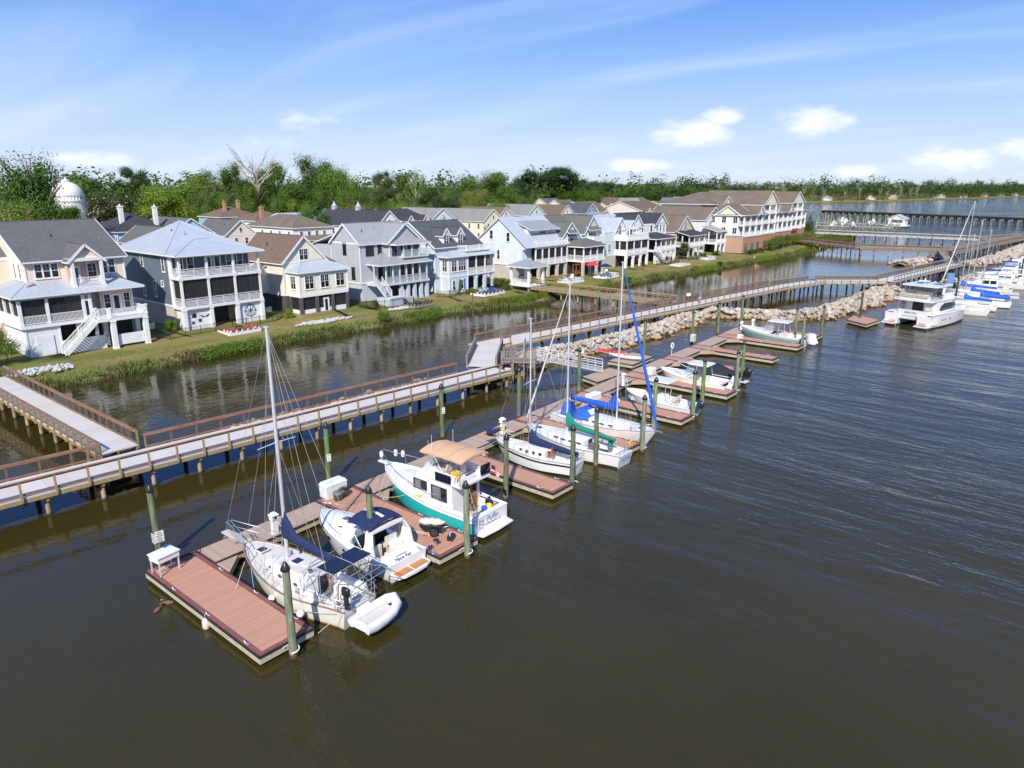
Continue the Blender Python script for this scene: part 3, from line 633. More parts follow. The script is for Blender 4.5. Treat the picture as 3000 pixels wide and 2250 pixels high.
for i, (_, k_, (x, y, z, r)) in enumerate(big):
    o = inst('boulder', RM[i % 8], None, (x, y, max(z, r*.25)), (rnd.uniform(-.5,.5), rnd.uniform(-.5,.5), rnd.uniform(0,6.3)), (r*rnd.uniform(.8,1.25),)*3)
    tag(o, RLABS[k_], 'boulder', 'loose boulders on the '+('stone pile by the ramp','dock-side breakwater','curving stone spur','low stone sill','low stone pile','stone islet','distant stone bank','far stone mound')[k_])
def rock_stuff(name, lab, lst, base=None, mats=ROCK):
    mb = MB()
    if base: mound(mb, *base)
    q = random.Random(5)
    for (x, y, z, r) in lst:
        V, F = RLV[q.randrange(6)]; a = q.uniform(0,6.3); ca, sa = math.cos(a)*r, math.sin(a)*r; zz = max(z, r*.2)
        n0 = len(mb.v); mb.v += [(x+ca*v[0]-sa*v[1], y+sa*v[0]+ca*v[1], zz+r*v[2]*1.1) for v in V]
        mb.f += [[i+n0 for i in f] for f in F]; mb.m += [0]*len(F); mb.sm += [False]*len(F)
    return tag(mb.build(name, mats), lab, 'stones', kind='stuff')
for k_, (lab, path, wid, hgt, *_r) in enumerate(MOUNDS): rock_stuff('breakwater_stones', lab, rest.get(k_, []), (path, wid, hgt))
def patch(lab, x0, x1, y0, y1, z, n, seed):
    q = random.Random(seed); l_ = []
    for _ in range(n):
        a = q.uniform(0,6.28); r = math.sqrt(q.random()); l_.append(((x0+x1)/2+(x1-x0)/2*r*math.cos(a), (y0+y1)/2+(y1-y0)/2*r*math.sin(a), z+.04, q.uniform(.12,.3)))
    rock_stuff('lawn_stones', lab, l_, mats=GRAVEL)
patch('pale grey stones spread on the bank left of the side boardwalk', 19.6, 25.5, 79.2, 82.2, 1.1, 130, 1)
patch('pale grey stone drain bed on the lawn before the cream house', 52.5, 61.5, 80.3, 82.4, 1.13, 190, 2)
patch('pale grey stone drain bed on the lawn before the grey metal-roofed house', 68.2, 76.5, 80.6, 82.2, 1.13, 150, 3)
patch('small pale stone bed at the foot of a red-leaved shrub', 149.5, 154.5, 77.6, 79.0, 1.1, 70, 4)
# ================================================================ houses
WINC = {}
def win_meshes(w, h, cols, rows, fm, two=False):
    k = (w, h, cols, rows, fm.name, two)
    if k in WINC: return WINC[k]
    f = MB(); c = .11
    f.box(-w/2-c, -w/2, -.05, .03, -c, h+c); f.box(w/2, w/2+c, -.05, .03, -c, h+c)
    f.box(-w/2, w/2, -.05, .03, h, h+c); f.box(-w/2-c-.04, w/2+c+.04, -.09, .03, -c-.05, -c); f.box(-w/2, w/2, -.05, .03, -c, 0)
    n = cols
    for i in range(1, n): x = -w/2+w*i/n; f.box(x-.035, x+.035, -.045, .03, 0, h)
    f.box(-w/2, w/2, -.035, .03, h*.48-.022, h*.48+.022)
    if rows:
        for i in range(n):
            for j in range(1, rows): x = -w/2+w*(i+j/rows)/n; f.box(x-.009, x+.009, -.03, .03, h*.48+.03, h)
        f.box(-w/2, w/2, -.028, .03, h*.74-.008, h*.74+.008)
    g = MB(); g.box(-w/2, w/2, -.012, .02, 0, h)
    r = (f.mesh('window', fm), g.mesh('pane', GLASS)); WINC[k] = r; return r
ROTF = {'f': 0, 'l': R(-90), 'r': R(90), 'b': R(180)}
class House:
    def __init__(s, label, x, y, z=1.3, cat='house', name='house', group='houses facing the canal', rz=0, loc=None):
        s.o = (x, y, z); s.t = thing(name, label, cat, loc or (x, y, z), rz, group); s.tr = MB(); s.cb = None
    def b(s, mb, name, mats, label=None):
        ox, oy, oz = s.o; mb.v = [(a-ox, b_-oy, c-oz) for a, b_, c in mb.v]; r = mb.build(name, mats, s.t)
        if label and r: r['label'] = label
        return r
    def wall(s, x0, x1, y0, y1, z0, z1, m, name='wall', corner=True):
        s.b(MB().box(x0,x1,y0,y1,z0,z1), name, m)
        if corner and z1-z0 > 1.5:
            for (x, y) in ((x0,y0),(x1,y0),(x0,y1)): s.tr.box(x-.07, x+.07, y-.07, y+.07, z0+.01, z1-.02)
            s.tr.box(x0-.035, x1+.035, y0-.035, y0, z1-.34, z1-.03); s.tr.box(x0-.037, x0, y0, y1, z1-.34, z1-.03)
    def bandz(s, x0, x1, y0, y1, z0, z1): s.tr.box(x0-.05, x1+.05, y0-.05, y1, z0, z1)
    def ribs(s, mb, a, b, c, d, step=.5):
        # raised seams from eave edge a-b up to top edge d-c (quad a,b,c,d)
        a, b, c, d = map(Vector, (a, b, c, d)); n = (b-a).cross(d-a).normalized(); n = n if n.z > 0 else -n
        k = max(2, int((b-a).length/step)); u = (b-a).normalized()
        for i in range(k+1):
            p = a+(b-a)*(i/k)*.998+u*.01
            # walk up slope until leaving the quad
            up = ((d-a)-u*((d-a).dot(u))).normalized(); hmax = (d-a).dot(up)
            t_ = (i/k)*(b-a).length; l0 = (d-a).dot(u); l1 = (c-a).dot(u); Lb = (b-a).length
            f = 1.0
            if l0 > 0 and t_ < l0: f = min(f, t_/l0)
            if l1 < Lb and t_ > l1: f = min(f, (Lb-t_)/max(.01, Lb-l1))
            if f < .05: continue
            q = p+up*hmax*f
            mb.bar(p+n*.02, q+n*.02, .045, .05)
    def gable(s, x0, x1, y0, y1, z, zr, axis, m, over=.45, wallm=None, metal=False, name='roof', t=.16, rake=.35):
        mb = MB()
        if axis == 'x': a0, a1, c0, c1 = x0-rake, x1+rake, y0, y1; P = lambda a, c, zz: (a, c, zz)
        else: a0, a1, c0, c1 = y0-rake, y1+rake, x0, x1; P = lambda a, c, zz: (c, a, zz)
        cm = (c0+c1)/2; sl = (zr-z)/(cm-c0); e0, e1 = c0-over, c1+over; ze = z-over*sl
        for (e, sg) in ((e0, 1), (e1, -1)):
            A, B, C, D = P(a0,e,ze), P(a1,e,ze), P(a1,cm,zr), P(a0,cm,zr)
            lo = [Vector(q)-Vector((0,0,t)) for q in (A,B,C,D)]
            mb.add([A,B,C,D,*lo], [(0,1,2,3)], 0)
            mb.add([A,B,C,D,*lo], [(4,7,6,5),(0,4,5,1),(1,5,6,2),(3,7,4,0)], 1)
            if metal: s.ribs(mb, A, B, C, D)
        mb.bar(P(a0,cm,zr+.0), P(a1,cm,zr+.0), .22, .05)
        s.b(mb, name, [m, TRIM])
        if wallm:
            for a in (a0+rake, a1-rake-.16):
                tri = [P(a,c0,z-.02),P(a,c1,z-.02),P(a,cm,zr-t-.03)]; g = MB(); g.extr(tri, P(.16,0,0)); s.b(g, 'gable_wall', wallm)
            # rake boards
            g = MB()
            for a in (a0, a1):
                for (e, _s) in ((e0,1),(e1,-1)): g.bar(P(a,e,ze-.1), P(a,cm,zr-.1), .05, .26)
            s.b(g, 'bargeboard', TRIM)
        return ze
    def hip(s, x0, x1, y0, y1, z, zr, m, over=.4, ridge=None, metal=False, name='roof', t=.18):
        # ridge: (xa,ya,xb,yb)
        X0, X1, Y0, Y1 = x0-over, x1+over, y0-over, y1+over
        if ridge is None:
            w, d = X1-X0, Y1-Y0
            if w > d: ridge = (X0+d/2, (Y0+Y1)/2, X1-d/2, (Y0+Y1)/2)
            else: ridge = ((X0+X1)/2, Y0+w/2, (X0+X1)/2, Y1-w/2)
        xa, ya, xb, yb = ridge
        A, B, C, D = (X0,Y0,z),(X1,Y0,z),(X1,Y1,z),(X0,Y1,z); E, F = (xa,ya,zr),(xb,yb,zr)
        mb = MB(); along_x = abs(xb-xa) >= abs(yb-ya)
        if along_x: fs = [(A,B,F,E),(B,C,F),(C,D,E,F),(D,A,E)]
        else: fs = [(A,B,E),(B,C,F,E),(C,D,F),(D,A,E,F)]
        for f in fs:
            mb.poly(list(f))
            if metal:
                if len(f) == 4: s.ribs(mb, f[0], f[1], f[2], f[3])
                else: s.ribs(mb, f[0], f[1], f[2], f[2])
        for p, q in ((A,E),(B,E if not along_x else F),(C,F),(D,F if not along_x else E),(E,F)):
            if (Vector(p)-Vector(q)).length > .1: mb.bar(Vector(p)+Vector((0,0,.02)), Vector(q)+Vector((0,0,.02)), .16, .05)
        lo = [Vector(p)-Vector((0,0,t)) for p in (A,B,C,D)]
        mb.add([A,B,C,D,*lo], [(0,4,5,1),(1,5,6,2),(2,6,7,3),(3,7,4,0),(4,7,6,5)], 1)
        s.b(mb, name, [m, TRIM])
    def shed(s, x0, x1, y0, y1, z0, z1, m, over=.3, metal=False, name='roof', t=.15, dirn='f'):
        # eave at y0 (height z0), high side y1 (z1); dirn 'l': eave at x0
        mb = MB()
        if dirn == 'f': A,B,C,D = (x0-over,y0-over,z0),(x1+over,y0-over,z0),(x1+over,y1,z1),(x0-over,y1,z1)
        else: A,B,C,D = (x0-over,y1+over,z0),(x0-over,y0-over,z0),(x1,y0-over,z1),(x1,y1+over,z1)
        lo = [Vector(p)-Vector((0,0,t)) for p in (A,B,C,D)]
        mb.poly([A,B,C,D]); mb.add([A,B,C,D,*lo], [(4,7,6,5),(0,4,5,1),(1,5,6,2),(2,6,7,3),(3,7,4,0)], 1)
        if metal: s.ribs(mb, A,B,C,D)
        s.b(mb, name, [m, TRIM])
    def win(s, face, a, z, w, h, y, cols=1, rows=0, fm=None, far=False):
        """face f: a = x centre, y = plane Y.  face l: a = y centre, y = plane X"""
        f, g = win_meshes(w, h, cols, rows, fm or TRIM)
        p = {'f': (a, y-.01), 'l': (y-.01, a), 'r': (y+.01, a), 'b': (a, y+.01)}[face]
        loc = (p[0]-s.o[0], p[1]-s.o[1], z-s.o[2])
        if far:
            k = ('far', w, h, cols, rows, (fm or TRIM).name)
            if k not in WINC:
                mb = MB(); 
                for me, mi in ((f, 0), (g, 1)): mb.add([v.co for v in me.vertices], [tuple(q.vertices) for q in me.polygons], mi)
                WINC[k] = mb.mesh('window', [fm or TRIM, GLASS])
            return inst('window', WINC[k], s.t, loc, (0,0,ROTF[face]))
        o = inst('window', f, s.t, loc, (0,0,ROTF[face])); inst('pane', g, o); return o
    def door(s, face, a, z, w, h, y, m=None):
        p = {'f': (a, y-.01), 'l': (y-.01, a)}[face]
        mb = MB(); mb.box(-w/2-.1,-w/2,-.06,.03,0,h+.1); mb.box(w/2,w/2+.1,-.06,.03,0,h+.1); mb.box(-w/2,w/2,-.06,.03,h,h+.1)
        mb.box(-w/2,-w/2+.12,-.03,.03,0,h); mb.box(w/2-.12,w/2,-.03,.03,0,h); mb.box(-w/2+.12,w/2-.12,-.03,.03,0,.35); mb.box(-w/2+.12,w/2-.12,-.03,.03,h-.14,h)
        o = mb.build('door', m or TRIM, s.t, (p[0]-s.o[0], p[1]-s.o[1], z-s.o[2]), (0,0,ROTF[face]))
        MB().box(-w/2+.12,w/2-.12,-.012,.02,.35,h-.14).build('pane', GLASS, o)
        MB().box(w/2-.09,w/2-.05,-.09,-.03,h*.45,h*.45+.05).build('handle', STEEL, o)
    def cols(s, pts, z0, z1, w=.26, m=None, cap=True):
        key = ('col', round(z1-z0,3), w, (m or TRIM).name, cap)
        if key not in WINC:
            c = MB(); h = z1-z0; c.box(-w/2,w/2,-w/2,w/2,0,h)
            if cap: c.box(-w/2-.05,w/2+.05,-w/2-.05,w/2+.05,h-.16,h-.002); c.box(-w/2-.04,w/2+.04,-w/2-.04,w/2+.04,0.002,.2)
            WINC[key] = c.mesh('column', m or TRIM)
        for x, y in pts: inst('column', WINC[key], s.t, (x-s.o[0], y-s.o[1], z0-s.o[2]))
    def rail(s, p, q, z, kind='p', h=.95, m=None, step=.13):
        """railing between two points; p = pickets, h = horizontal bars"""
        mb = MB(); a = Vector((p[0], p[1], z)); b = Vector((q[0], q[1], z)); L_ = (b-a).length; u = (b-a)/L_; Zv = Vector((0,0,1))
        mb.bar(a+Zv*h, b+Zv*h, .09, .07)
        if kind == 'p':
            mb.bar(a+Zv*.12, b+Zv*.12, .05, .07); n = int(L_/step)
            for i in range(1, n): c = a+u*L_*i/n; mb.bar(c+Zv*.15, c+Zv*(h-.03), .042, .042)
        elif kind == 's':
            mb.bar(a+Zv*(h/2-.02), b+Zv*(h/2-.02), .06, h-.08)
        else:
            for i in range(5): zz = .14+i*(h-.2)/5; mb.bar(a+Zv*zz, b+Zv*zz, .04, .075)
            n = max(1, int(L_/1.6))
            for i in range(1, n): c = a+u*L_*i/n; mb.bar(c, c+Zv*h, .06, .06)
        s.b(mb, 'railing', m or TRIM)
    def rail_run(s, pts, z, **k):
        for p, q in zip(pts, pts[1:]): s.rail(p, q, z, **k)
    def screen(s, p, q, z0, z1, m=None):
        d = Vector((q[0]-p[0], q[1]-p[1])); n = Vector((d.y, -d.x)).normalized()*.012
        mb = MB(); mb.prism([(p[0],p[1]),(q[0],q[1]),(q[0]-n.x,q[1]-n.y),(p[0]-n.x,p[1]-n.y)], z0, z1); s.b(mb, 'screen', m or SCREEN)
    def floor(s, x0, x1, y0, y1, z0, z1, m=None, name='porch_floor'): s.b(MB().box(x0,x1,y0,y1,z0,z1), name, m or TRIM)
    def dark(s, x0, x1, y0, y1, z0, z1): s.b(MB().box(x0,x1,y0,y1,z0,z1), 'painted_shade_panel', SHADE)  # dark slab behind porch and ground openings, their shade painted as colour
    def arch(s, x0, x1, y, z0, z1, m, d=.3):
        mb = MB(); n = 10; w = x1-x0; r = min(w/2, .75); P = []
        for i in range(n+1):
            x = x0+w*i/n; k = abs((x-x0)/w*2-1); P.append((x, z1-.18-(r*(k**3))))
        poly = [(x0,y,z1),*[(x,y,zz) for x, zz in P],(x1,y,z1)]
        for i in range(n): mb.add([(P[i][0],y,P[i][1]),(P[i+1][0],y,P[i+1][1]),(P[i+1][0],y,z1),(P[i][0],y,z1),(P[i][0],y+d,P[i][1]),(P[i+1][0],y+d,P[i+1][1]),(P[i+1][0],y+d,z1),(P[i][0],y+d,z1)], [(0,1,2,3),(4,7,6,5),(0,4,5,1)])
        s.b(mb, 'arch', m)
    def stairs(s, x0, x1, y0, y1, z0, z1, axis='x', m=None, railk='p'):
        """steps from (x0 or y0, z0) up to (x1 or y1, z1) running along axis"""
        m = m or TRIM; n = max(3, int(abs(z1-z0)/.19)); a0, a1 = (x0, x1) if axis == 'x' else (y0, y1); c0, c1 = (y0, y1) if axis == 'x' else (x0, x1)
        mb = MB()
        for i in range(n):
            p = a0+(a1-a0)*i/n; q = a0+(a1-a0)*(i+1.15)/n; zz = z0+(z1-z0)*(i+1)/n
            if axis == 'x': mb.box(min(p,q),max(p,q),c0+.05,c1-.05,zz-.06,zz)
            else: mb.box(c0+.05,c1-.05,min(p,q),max(p,q),zz-.06,zz)
        s.b(mb, 'steps', m); mb = MB()
        for c in (c0, c1):
            P = (lambda a, zz: (a, c, zz)) if axis == 'x' else (lambda a, zz: (c, a, zz))
            mb.bar(P(a0,z0-.05), P(a1,z1-.05), .06, .3); mb.bar(P(a0,z0+.95), P(a1,z1+.95), .07, .08); mb.bar(P(a0,z0+.2), P(a1,z1+.2), .05, .06)
            k = int(abs(a1-a0)/.15)
            for i in range(1, k): t_ = i/k; mb.bar(P(a0+(a1-a0)*t_,z0+(z1-z0)*t_+.2), P(a0+(a1-a0)*t_,z0+(z1-z0)*t_+.95), .04, .04)
            for a, zz in ((a0,z0),(a1,z1),((a0+a1)/2,(z0+z1)/2)): mb.bar(P(a,zz-.1), P(a,zz+1.1), .13, .13)
        s.b(mb, 'stair_railing', m)
    def vents(s, pts):
        for x, y, z in pts: s.b(MB().tube([(x,y,z-.3),(x,y,z+.35)], .06, 8), 'roof_vent', BLACK if rnd.random() < .5 else STEEL)
    def done(s):
        s.b(s.tr, 'trim', TRIM); return s.t
def rafters(h, x0, x1, y, z):
    mb = MB(); n = int((x1-x0)/.45)
    for i in range(n+1): x = x0+(x1-x0)*i/n; mb.box(x-.03, x+.03, y, y+.35, z-.14, z-.02)
    h.b(mb, 'rafter_tails', TRIM)
# ---- 1  peach house
h = House('peach house with dark grey shingle roof, screened wraparound porch and front stairs', 23, 86.4)
P_ = SD['peach']
h.wall(25,35.1,89,103,1.2,11.4,P_); h.wall(21.5,25.02,93.5,102,1.2,11.4,P_)
h.gable(25,35.1,89,104,11.4,15.15,'x',SH_GREY,.5,P_); h.gable(20,26.2,94,101.6,11.4,13.6,'x',SH_GREY,.4,P_)
h.wall(31.6,35.15,88,89.02,4.75,7.75,P_,corner=False); h.tr.box(35.02,35.2,87.93,88.1,4.75,7.75)
# balcony bay
h.wall(28.85,32.1,88.2,89.03,8.3,11.3,siding('pink_bay_siding',(.66,.42,.34)),corner=False)
h.floor(28.75,32.2,86.9,88.9,8.0,8.25); h.cols([(29.0,87.1),(31.95,87.1)],8.25,11.2,.3)
h.rail((29.15,87.1),(31.8,87.1),8.25); h.rail((29.0,87.2),(29.0,88.9),8.25,kind='s'); h.rail((31.95,87.2),(31.95,88.9),8.25,kind='s')
h.tr.box(28.8,32.15,86.93,87.25,11.0,11.35); h.gable(28.9,32.05,87.2,92.5,11.35,12.85,'y',SH_GREY,.4,SD['peach'])
h.floor(28.8,32.1,87.2,89,11.15,11.3,name='balcony_ceiling')
h.door('f',29.6,8.25,.8,2.1,88.2); h.win('f',31.3,8.9,.85,1.7,88.2,1,2)
for x in (26.25,27.05,27.85): h.win('f',x,9.35,.62,1.45,89,1,2)
for x in (32.9,33.75): h.win('f',x,9.35,.62,1.45,89,1,2)
for y in (95.2,): h.win('l',y,9.4,.5,1.5,21.5)
for y in (90.6,92.2): h.win('l',y,9.2,.45,1.6,25)
h.win('l',96.4,13.2,.5,.8,25); 
# porch
h.floor(23.0,35.4,86.35,89.05,4.4,4.75); h.floor(23.0,25,89.05,96,4.4,4.75)
h.cols([(23.2,86.55),(25.75,86.55),(29.3,86.55),(30.0,86.55),(23.2,88.9),(23.2,91.2),(23.2,93.5)],4.75,7.75,.3)
h.tr.box(23.05,30.2,86.4,86.75,7.45,7.8); h.tr.box(23.05,23.4,86.75,94,7.45,7.8)
for a, b in ((23.2,25.75),(25.75,29.3)): h.rail((a+.15,86.5),(b-.15,86.5),4.75,step=.12); h.screen((a+.15,86.6),(b-.15,86.6),4.8,7.45)
for a, b in ((86.55,88.9),(88.9,91.2),(91.2,93.5)): h.rail((23.15,b-.15),(23.15,a+.15),4.75,kind='s'); h.screen((23.25,b-.15),(23.25,a+.15),5.7,7.45)
h.door('f',29.65,4.75,.0+.55,2.1,86.5)
h.hip(23,35.3,86.5,91.5,7.85,9.15,METALR,.55,(25.3,89.6,33,89.6),True); h.shed(23,25.3,88.5,96,7.85,9.1,METALR,.5,True,dirn='l')
rafters(h,22.6,35.7,86.0,7.83)
for x in (26.4,27.2,28.0): h.win('f',x,5.4,.65,1.6,89,1,2)
h.win('f',32.35,5.2,.6,1.75,88,1,2); h.door('f',33.35,4.75,.8,2.15,88); h.win('f',34.5,5.2,.6,1.75,88,1,2)
# deck with piers
h.floor(29.9,35.35,85.0,88,4.35,4.7); h.cols([(31.55,85.25),(35.1,85.25),(31.55,87.6),(35.1,87.6)],1.1,4.35,.5)
h.rail_run([(30.4,86.3),(31.4,86.3),(31.4,85.1),(35.3,85.1),(35.3,87.9)],4.7); h.cols([(31.4,85.1),(35.3,85.1),(30.35,86.3)],4.7,5.85,.18)
h.stairs(26.35,30.2,85.15,86.2,1.25,4.7)
h.wall(23.4,26.6,86.6,87,1.2,4.4,SD['panel'],name='louvred_wall'); h.b(MB().box(24.2,25.9,86.5,86.6,1.3,3.5),'garage_door',SD['panel'])
h.wall(26.6,31.0,86.25,86.4,1.2,2.7,SD['panel'],name='louvred_wall',corner=False); h.wall(32,34.8,85.3,85.45,1.5,2.7,SD['panel'],name='louvred_wall',corner=False)
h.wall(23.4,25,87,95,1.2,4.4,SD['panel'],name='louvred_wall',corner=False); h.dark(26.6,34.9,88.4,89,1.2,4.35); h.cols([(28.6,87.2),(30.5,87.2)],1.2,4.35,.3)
h.vents([(29.3,93,13.4),(34,92,12.9)]); h.done()
# ---- 2  slate blue house with hip roof
h = House('slate blue house with silver metal hip roof and two stacked front porches', 41, 87.8)
S_ = SD['slate']
h.wall(40.8,51.7,90.2,104,4.3,10.75,S_); h.wall(40.85,51.65,90.25,104,1.1,4.3,SD['beige'],name='ground_wall',corner=False); h.bandz(40.8,51.7,90.2,104,4.15,4.42)
h.hip(40.8,51.7,90.2,104,10.8,14.5,METALR,.6,(46.25,97.1,46.25,97.1),True)
h.hip(40.8,51.9,87.6,96,10.78,12.35,METALR,.5,(45.2,91.8,47.5,91.8),True)
for z in (4.02, 7.72): h.floor(40.7,51.95,87.6,90.2,z,z+.36)
for z0, z1 in ((4.38,7.72),(8.08,10.6)):
    h.cols([(41.0,87.8),(44.5,87.8),(48.1,87.8),(51.7,87.8),(41.0,90.0)],z0,z1,.27)
    for a, b in ((41.0,44.5),(44.5,48.1),(48.1,51.7)):
        h.rail((a+.14,87.75),(b-.14,87.75),z0,kind='h')
        if z0 < 5: h.screen((a+.14,87.85),(b-.14,87.85),z0+.02,z1)
    h.rail((40.95,89.85),(40.95,87.95),z0,kind='h')
    if z0 < 5: h.screen((41.05,89.85),(41.05,87.95),z0+.02,z1)
h.floor(40.75,51.9,87.65,90.2,10.45,10.65,name='porch_ceiling')
h.cols([(41.0,87.85),(44.5,87.85),(48.1,87.85),(51.7,87.85)],1.1,4.02,.46)
for a, b in ((41.25,44.25),(48.35,51.45)): h.wall(a,b,87.95,88.1,1.1,4.0,SD['panel'],name='louvred_wall',corner=False)
h.b(MB().box(42.72,42.78,87.9,87.95,1.1,4.0),'panel_batten',TRIM); h.b(MB().box(49.85,49.91,87.9,87.95,1.1,4.0),'panel_batten',TRIM)
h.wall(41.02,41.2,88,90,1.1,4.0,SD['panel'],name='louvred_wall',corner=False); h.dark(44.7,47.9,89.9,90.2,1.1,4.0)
w = MB(); w.tube([(49.9+.75*math.cos(a),87.86,2.9+.75*math.sin(a)) for a in np.linspace(0,6.29,20)],.03,5)
for a in np.linspace(0,math.pi,5)[:-1]: w.tube([(49.9+.9*math.cos(a),87.86,2.9+.9*math.sin(a)),(49.9-.9*math.cos(a),87.86,2.9-.9*math.sin(a))],.025,5)
h.b(w,'wheel_ornament',BLACK)
w = MB()
for x, z, r in ((42.2,3.2,.3),(42.9,2.5,.2),(42.0,2.3,.16)):
    w.lathe([(.02,-.03),(r,-.02),(r,.02),(.02,.03)],(x,87.92,z),12,axis='y')
    for a in (.6,2.5,3.8,5.6): w.tube([(x,87.92,z),(x+r*1.7*math.cos(a),87.92,z+r*1.7*math.sin(a))],[.06,.02],5)
h.b(w,'turtle_ornament',BLACK)
w = MB()
for sg in (-1,1): w.prism([(0,0),(.75*sg,.35),(.35*sg,-.05)][::sg],-.02,.02)
w.v = [(43.6+x,87.92+z,2.9+y) for x,y,z in w.v]; h.b(w,'bird_ornament',BLACK)
for z in (5.0,8.6):
    for x in (42.2,43.6,50.4): h.win('f',x,z,.75,1.6,90.2,1,2)
    for x in (46.0,47.2): h.door('f',x,z-.55,.85,2.2,90.2)
    h.win('f',48.9,z,.75,1.6,90.2,1,2)
h.win('l',97.6,8.9,.6,1.6,40.8); h.win('l',91.6,8.6,.6,1.9,40.8); h.win('l',97.8,5.0,.6,1.3,40.8); h.win('l',94.6,5.2,.6,1.9,40.8); h.win('l',92.4,6.7,.5,.6,40.8)
h.vents([(45,93.6,13),(44.2,95.5,13.2)]); h.done()
# ---- 3  cream house
h = House('cream house with brown shingle gable roof and windowed sunroom above dark screened base', 56.3, 86.6)
C_ = SD['cream']
h.wall(56.4,63.5,89.5,101,4.0,8.75,C_); h.wall(56.5,63.4,89.55,101,1.1,4.0,SD['dark'],name='ground_wall',corner=False); h.bandz(56.4,63.5,89.5,101,3.85,4.15)
h.gable(56.4,63.5,89.5,101,8.75,12.15,'y',SH_BROWN,.35,C_)
h.win('f',59.95,8.75,1.35,1.5,89.5,2,2)
h.wall(57.0,65.2,86.6,89.48,4.0,7.3,C_); h.bandz(57,65.2,86.6,89.4,3.8,4.25)
h.hip(57.0,65.2,86.6,92,7.35,8.55,METALR,.35,(59.3,89.3,63.3,89.3),True)
for x in (58.6,61.2,63.9): h.win('f',x,4.95,1.35,1.75,86.6,2,2)
h.win('l',88.1,4.95,1.1,1.75,57.0,2,2)
h.cols([(57.15,86.75),(59.75,86.75),(62.45,86.75),(65.05,86.75),(57.15,89.1)],1.05,3.8,.42,SD['dark'],False)
for a, b in ((57.4,59.5),(60,60.9),(61.8,62.2),(62.7,64.8)):
    h.screen((a,86.8),(b,86.8),2.0,3.75); h.wall(a,b,86.78,86.86,1.1,2.0,SD['white'],name='low_panel',corner=False)
h.screen((57.1,88.9),(57.1,87),2.0,3.75); h.wall(57.1,57.18,87,88.9,1.1,2.0,SD['white'],name='low_panel',corner=False)
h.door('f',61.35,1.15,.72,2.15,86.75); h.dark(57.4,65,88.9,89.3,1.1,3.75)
h.wall(63.5,67.2,92.5,99,4.0,7.6,C_); h.wall(63.6,67.1,92.6,99,1.1,4.0,SD['dark'],name='ground_wall',corner=False); h.hip(63,67.2,92.5,99,7.65,9.5,SH_BROWN,.35)
h.wall(55.5,56.4,93.6,96.2,4.0,7.6,C_); h.shed(55.5,56.4,93.6,96.2,7.6,8.1,SH_BROWN,.2,dirn='l')
h.win('l',94.9,4.9,.9,1.9,55.5); h.vents([(57.6,94,10.3),(58.2,96,10.7)]); h.done()
# ---- 4  grey house, grey metal roof
h = House('light grey house with grey metal roof, slender-columned wraparound porches and side stairs', 69.3, 85.7)
G_ = SD['grey']; GT = mat('pale_grey_trim', (.56,.58,.60), .5, var=.04)
h.wall(69.4,79.8,88.7,96.0,4.4,10.6,G_); h.wall(69.45,79.7,88.75,96,1.1,4.4,SD['lav'],name='ground_wall',corner=False); h.bandz(69.4,79.8,88.7,96,4.25,4.5)
h.wall(69.2,78,96,100.5,1.1,10.0,G_,corner=False); h.shed(69.2,78,95.2,100.5,11.6,10.0,METALG,.3,True)
h.gable(69.4,80.4,88.8,95.6,10.65,13.4,'x',METALG,.4,G_,True)
h.wall(74.2,80.6,87.4,88.9,4.4,10.6,G_); h.gable(74.0,80.8,87.4,93,10.65,13.3,'y',METALG,.45,G_,True)
h.win('f',71.35,8.65,1.35,1.6,88.7,2,2,BLACK); h.win('f',73.3,8.6,.55,1.5,88.7,1,0,BLACK); h.win('l',92.4,8.7,.65,1.7,69.4,1,0,BLACK); h.win('l',90.5,5.0,.65,1.7,69.4,1,0,BLACK); h.win('l',94.6,5.6,.6,.9,69.4,1,0,BLACK)
h.floor(71.7,81.0,85.6,88.8,4.0,4.35,GT); h.floor(70.4,71.7,86.6,88.8,4.0,4.35,GT)
h.cols([(72.0,85.85),(73.4,85.85),(74.8,85.85),(76.2,85.85),(77.6,85.85),(79.1,85.85),(80.6,85.85),(70.6,87),(72,87.9)],4.35,7.15,.2,GT)
px_ = [72.0,73.4,74.8,76.2,77.6,79.1,80.6]
for a, b in zip(px_, px_[1:]): h.rail((a+.1,85.8),(b-.1,85.8),4.35,kind='h',m=GT)
h.hip(71,81,85.8,91.5,7.3,8.75,METALG,.5,(73.4,88.6,79,88.6),True)
for x in (73.2,74.3,76.6,78.1,79.6): h.win('f',x,4.9,.75,1.9,87.4 if x > 74.2 else 88.7,1,0,BLACK)
h.floor(75.9,81.3,86.0,88.8,7.95,8.2,GT); h.cols([(76.1,86.2),(77.8,86.2),(79.4,86.2),(81.1,86.2)],8.2,10.15,.2,GT)
for a, b in ((76.1,77.8),(77.8,79.4),(79.4,81.1)): h.rail((a+.1,86.2),(b-.1,86.2),8.2,kind='h',m=GT)
h.rail((76.1,87.4),(76.1,86.3),8.2,kind='s',m=GT); h.hip(74.6,81.3,86.2,90,10.2,11.4,METALG,.45,(77,88.3,79,88.3),True)
for x in (75.2,77.0,78.6,80): h.win('f',x,8.5,.75,1.6,87.4,1,0,BLACK)
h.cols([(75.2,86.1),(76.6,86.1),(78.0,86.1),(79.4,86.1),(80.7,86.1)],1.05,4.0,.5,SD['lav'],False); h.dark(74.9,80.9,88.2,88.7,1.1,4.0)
h.cols([(75.2,86.05),(76.6,86.05),(78.0,86.05),(79.4,86.05),(80.7,86.05)],1.05,1.75,.54,SD['sky'],False)
h.stairs(70.7,71.9,84.6,86.7,2.5,4.3,axis='y',m=GT); h.floor(70.6,73.4,83.4,84.6,2.3,2.5,GT); h.stairs(75.0,73.4,83.4,84.5,1.2,2.45,axis='x',m=GT)
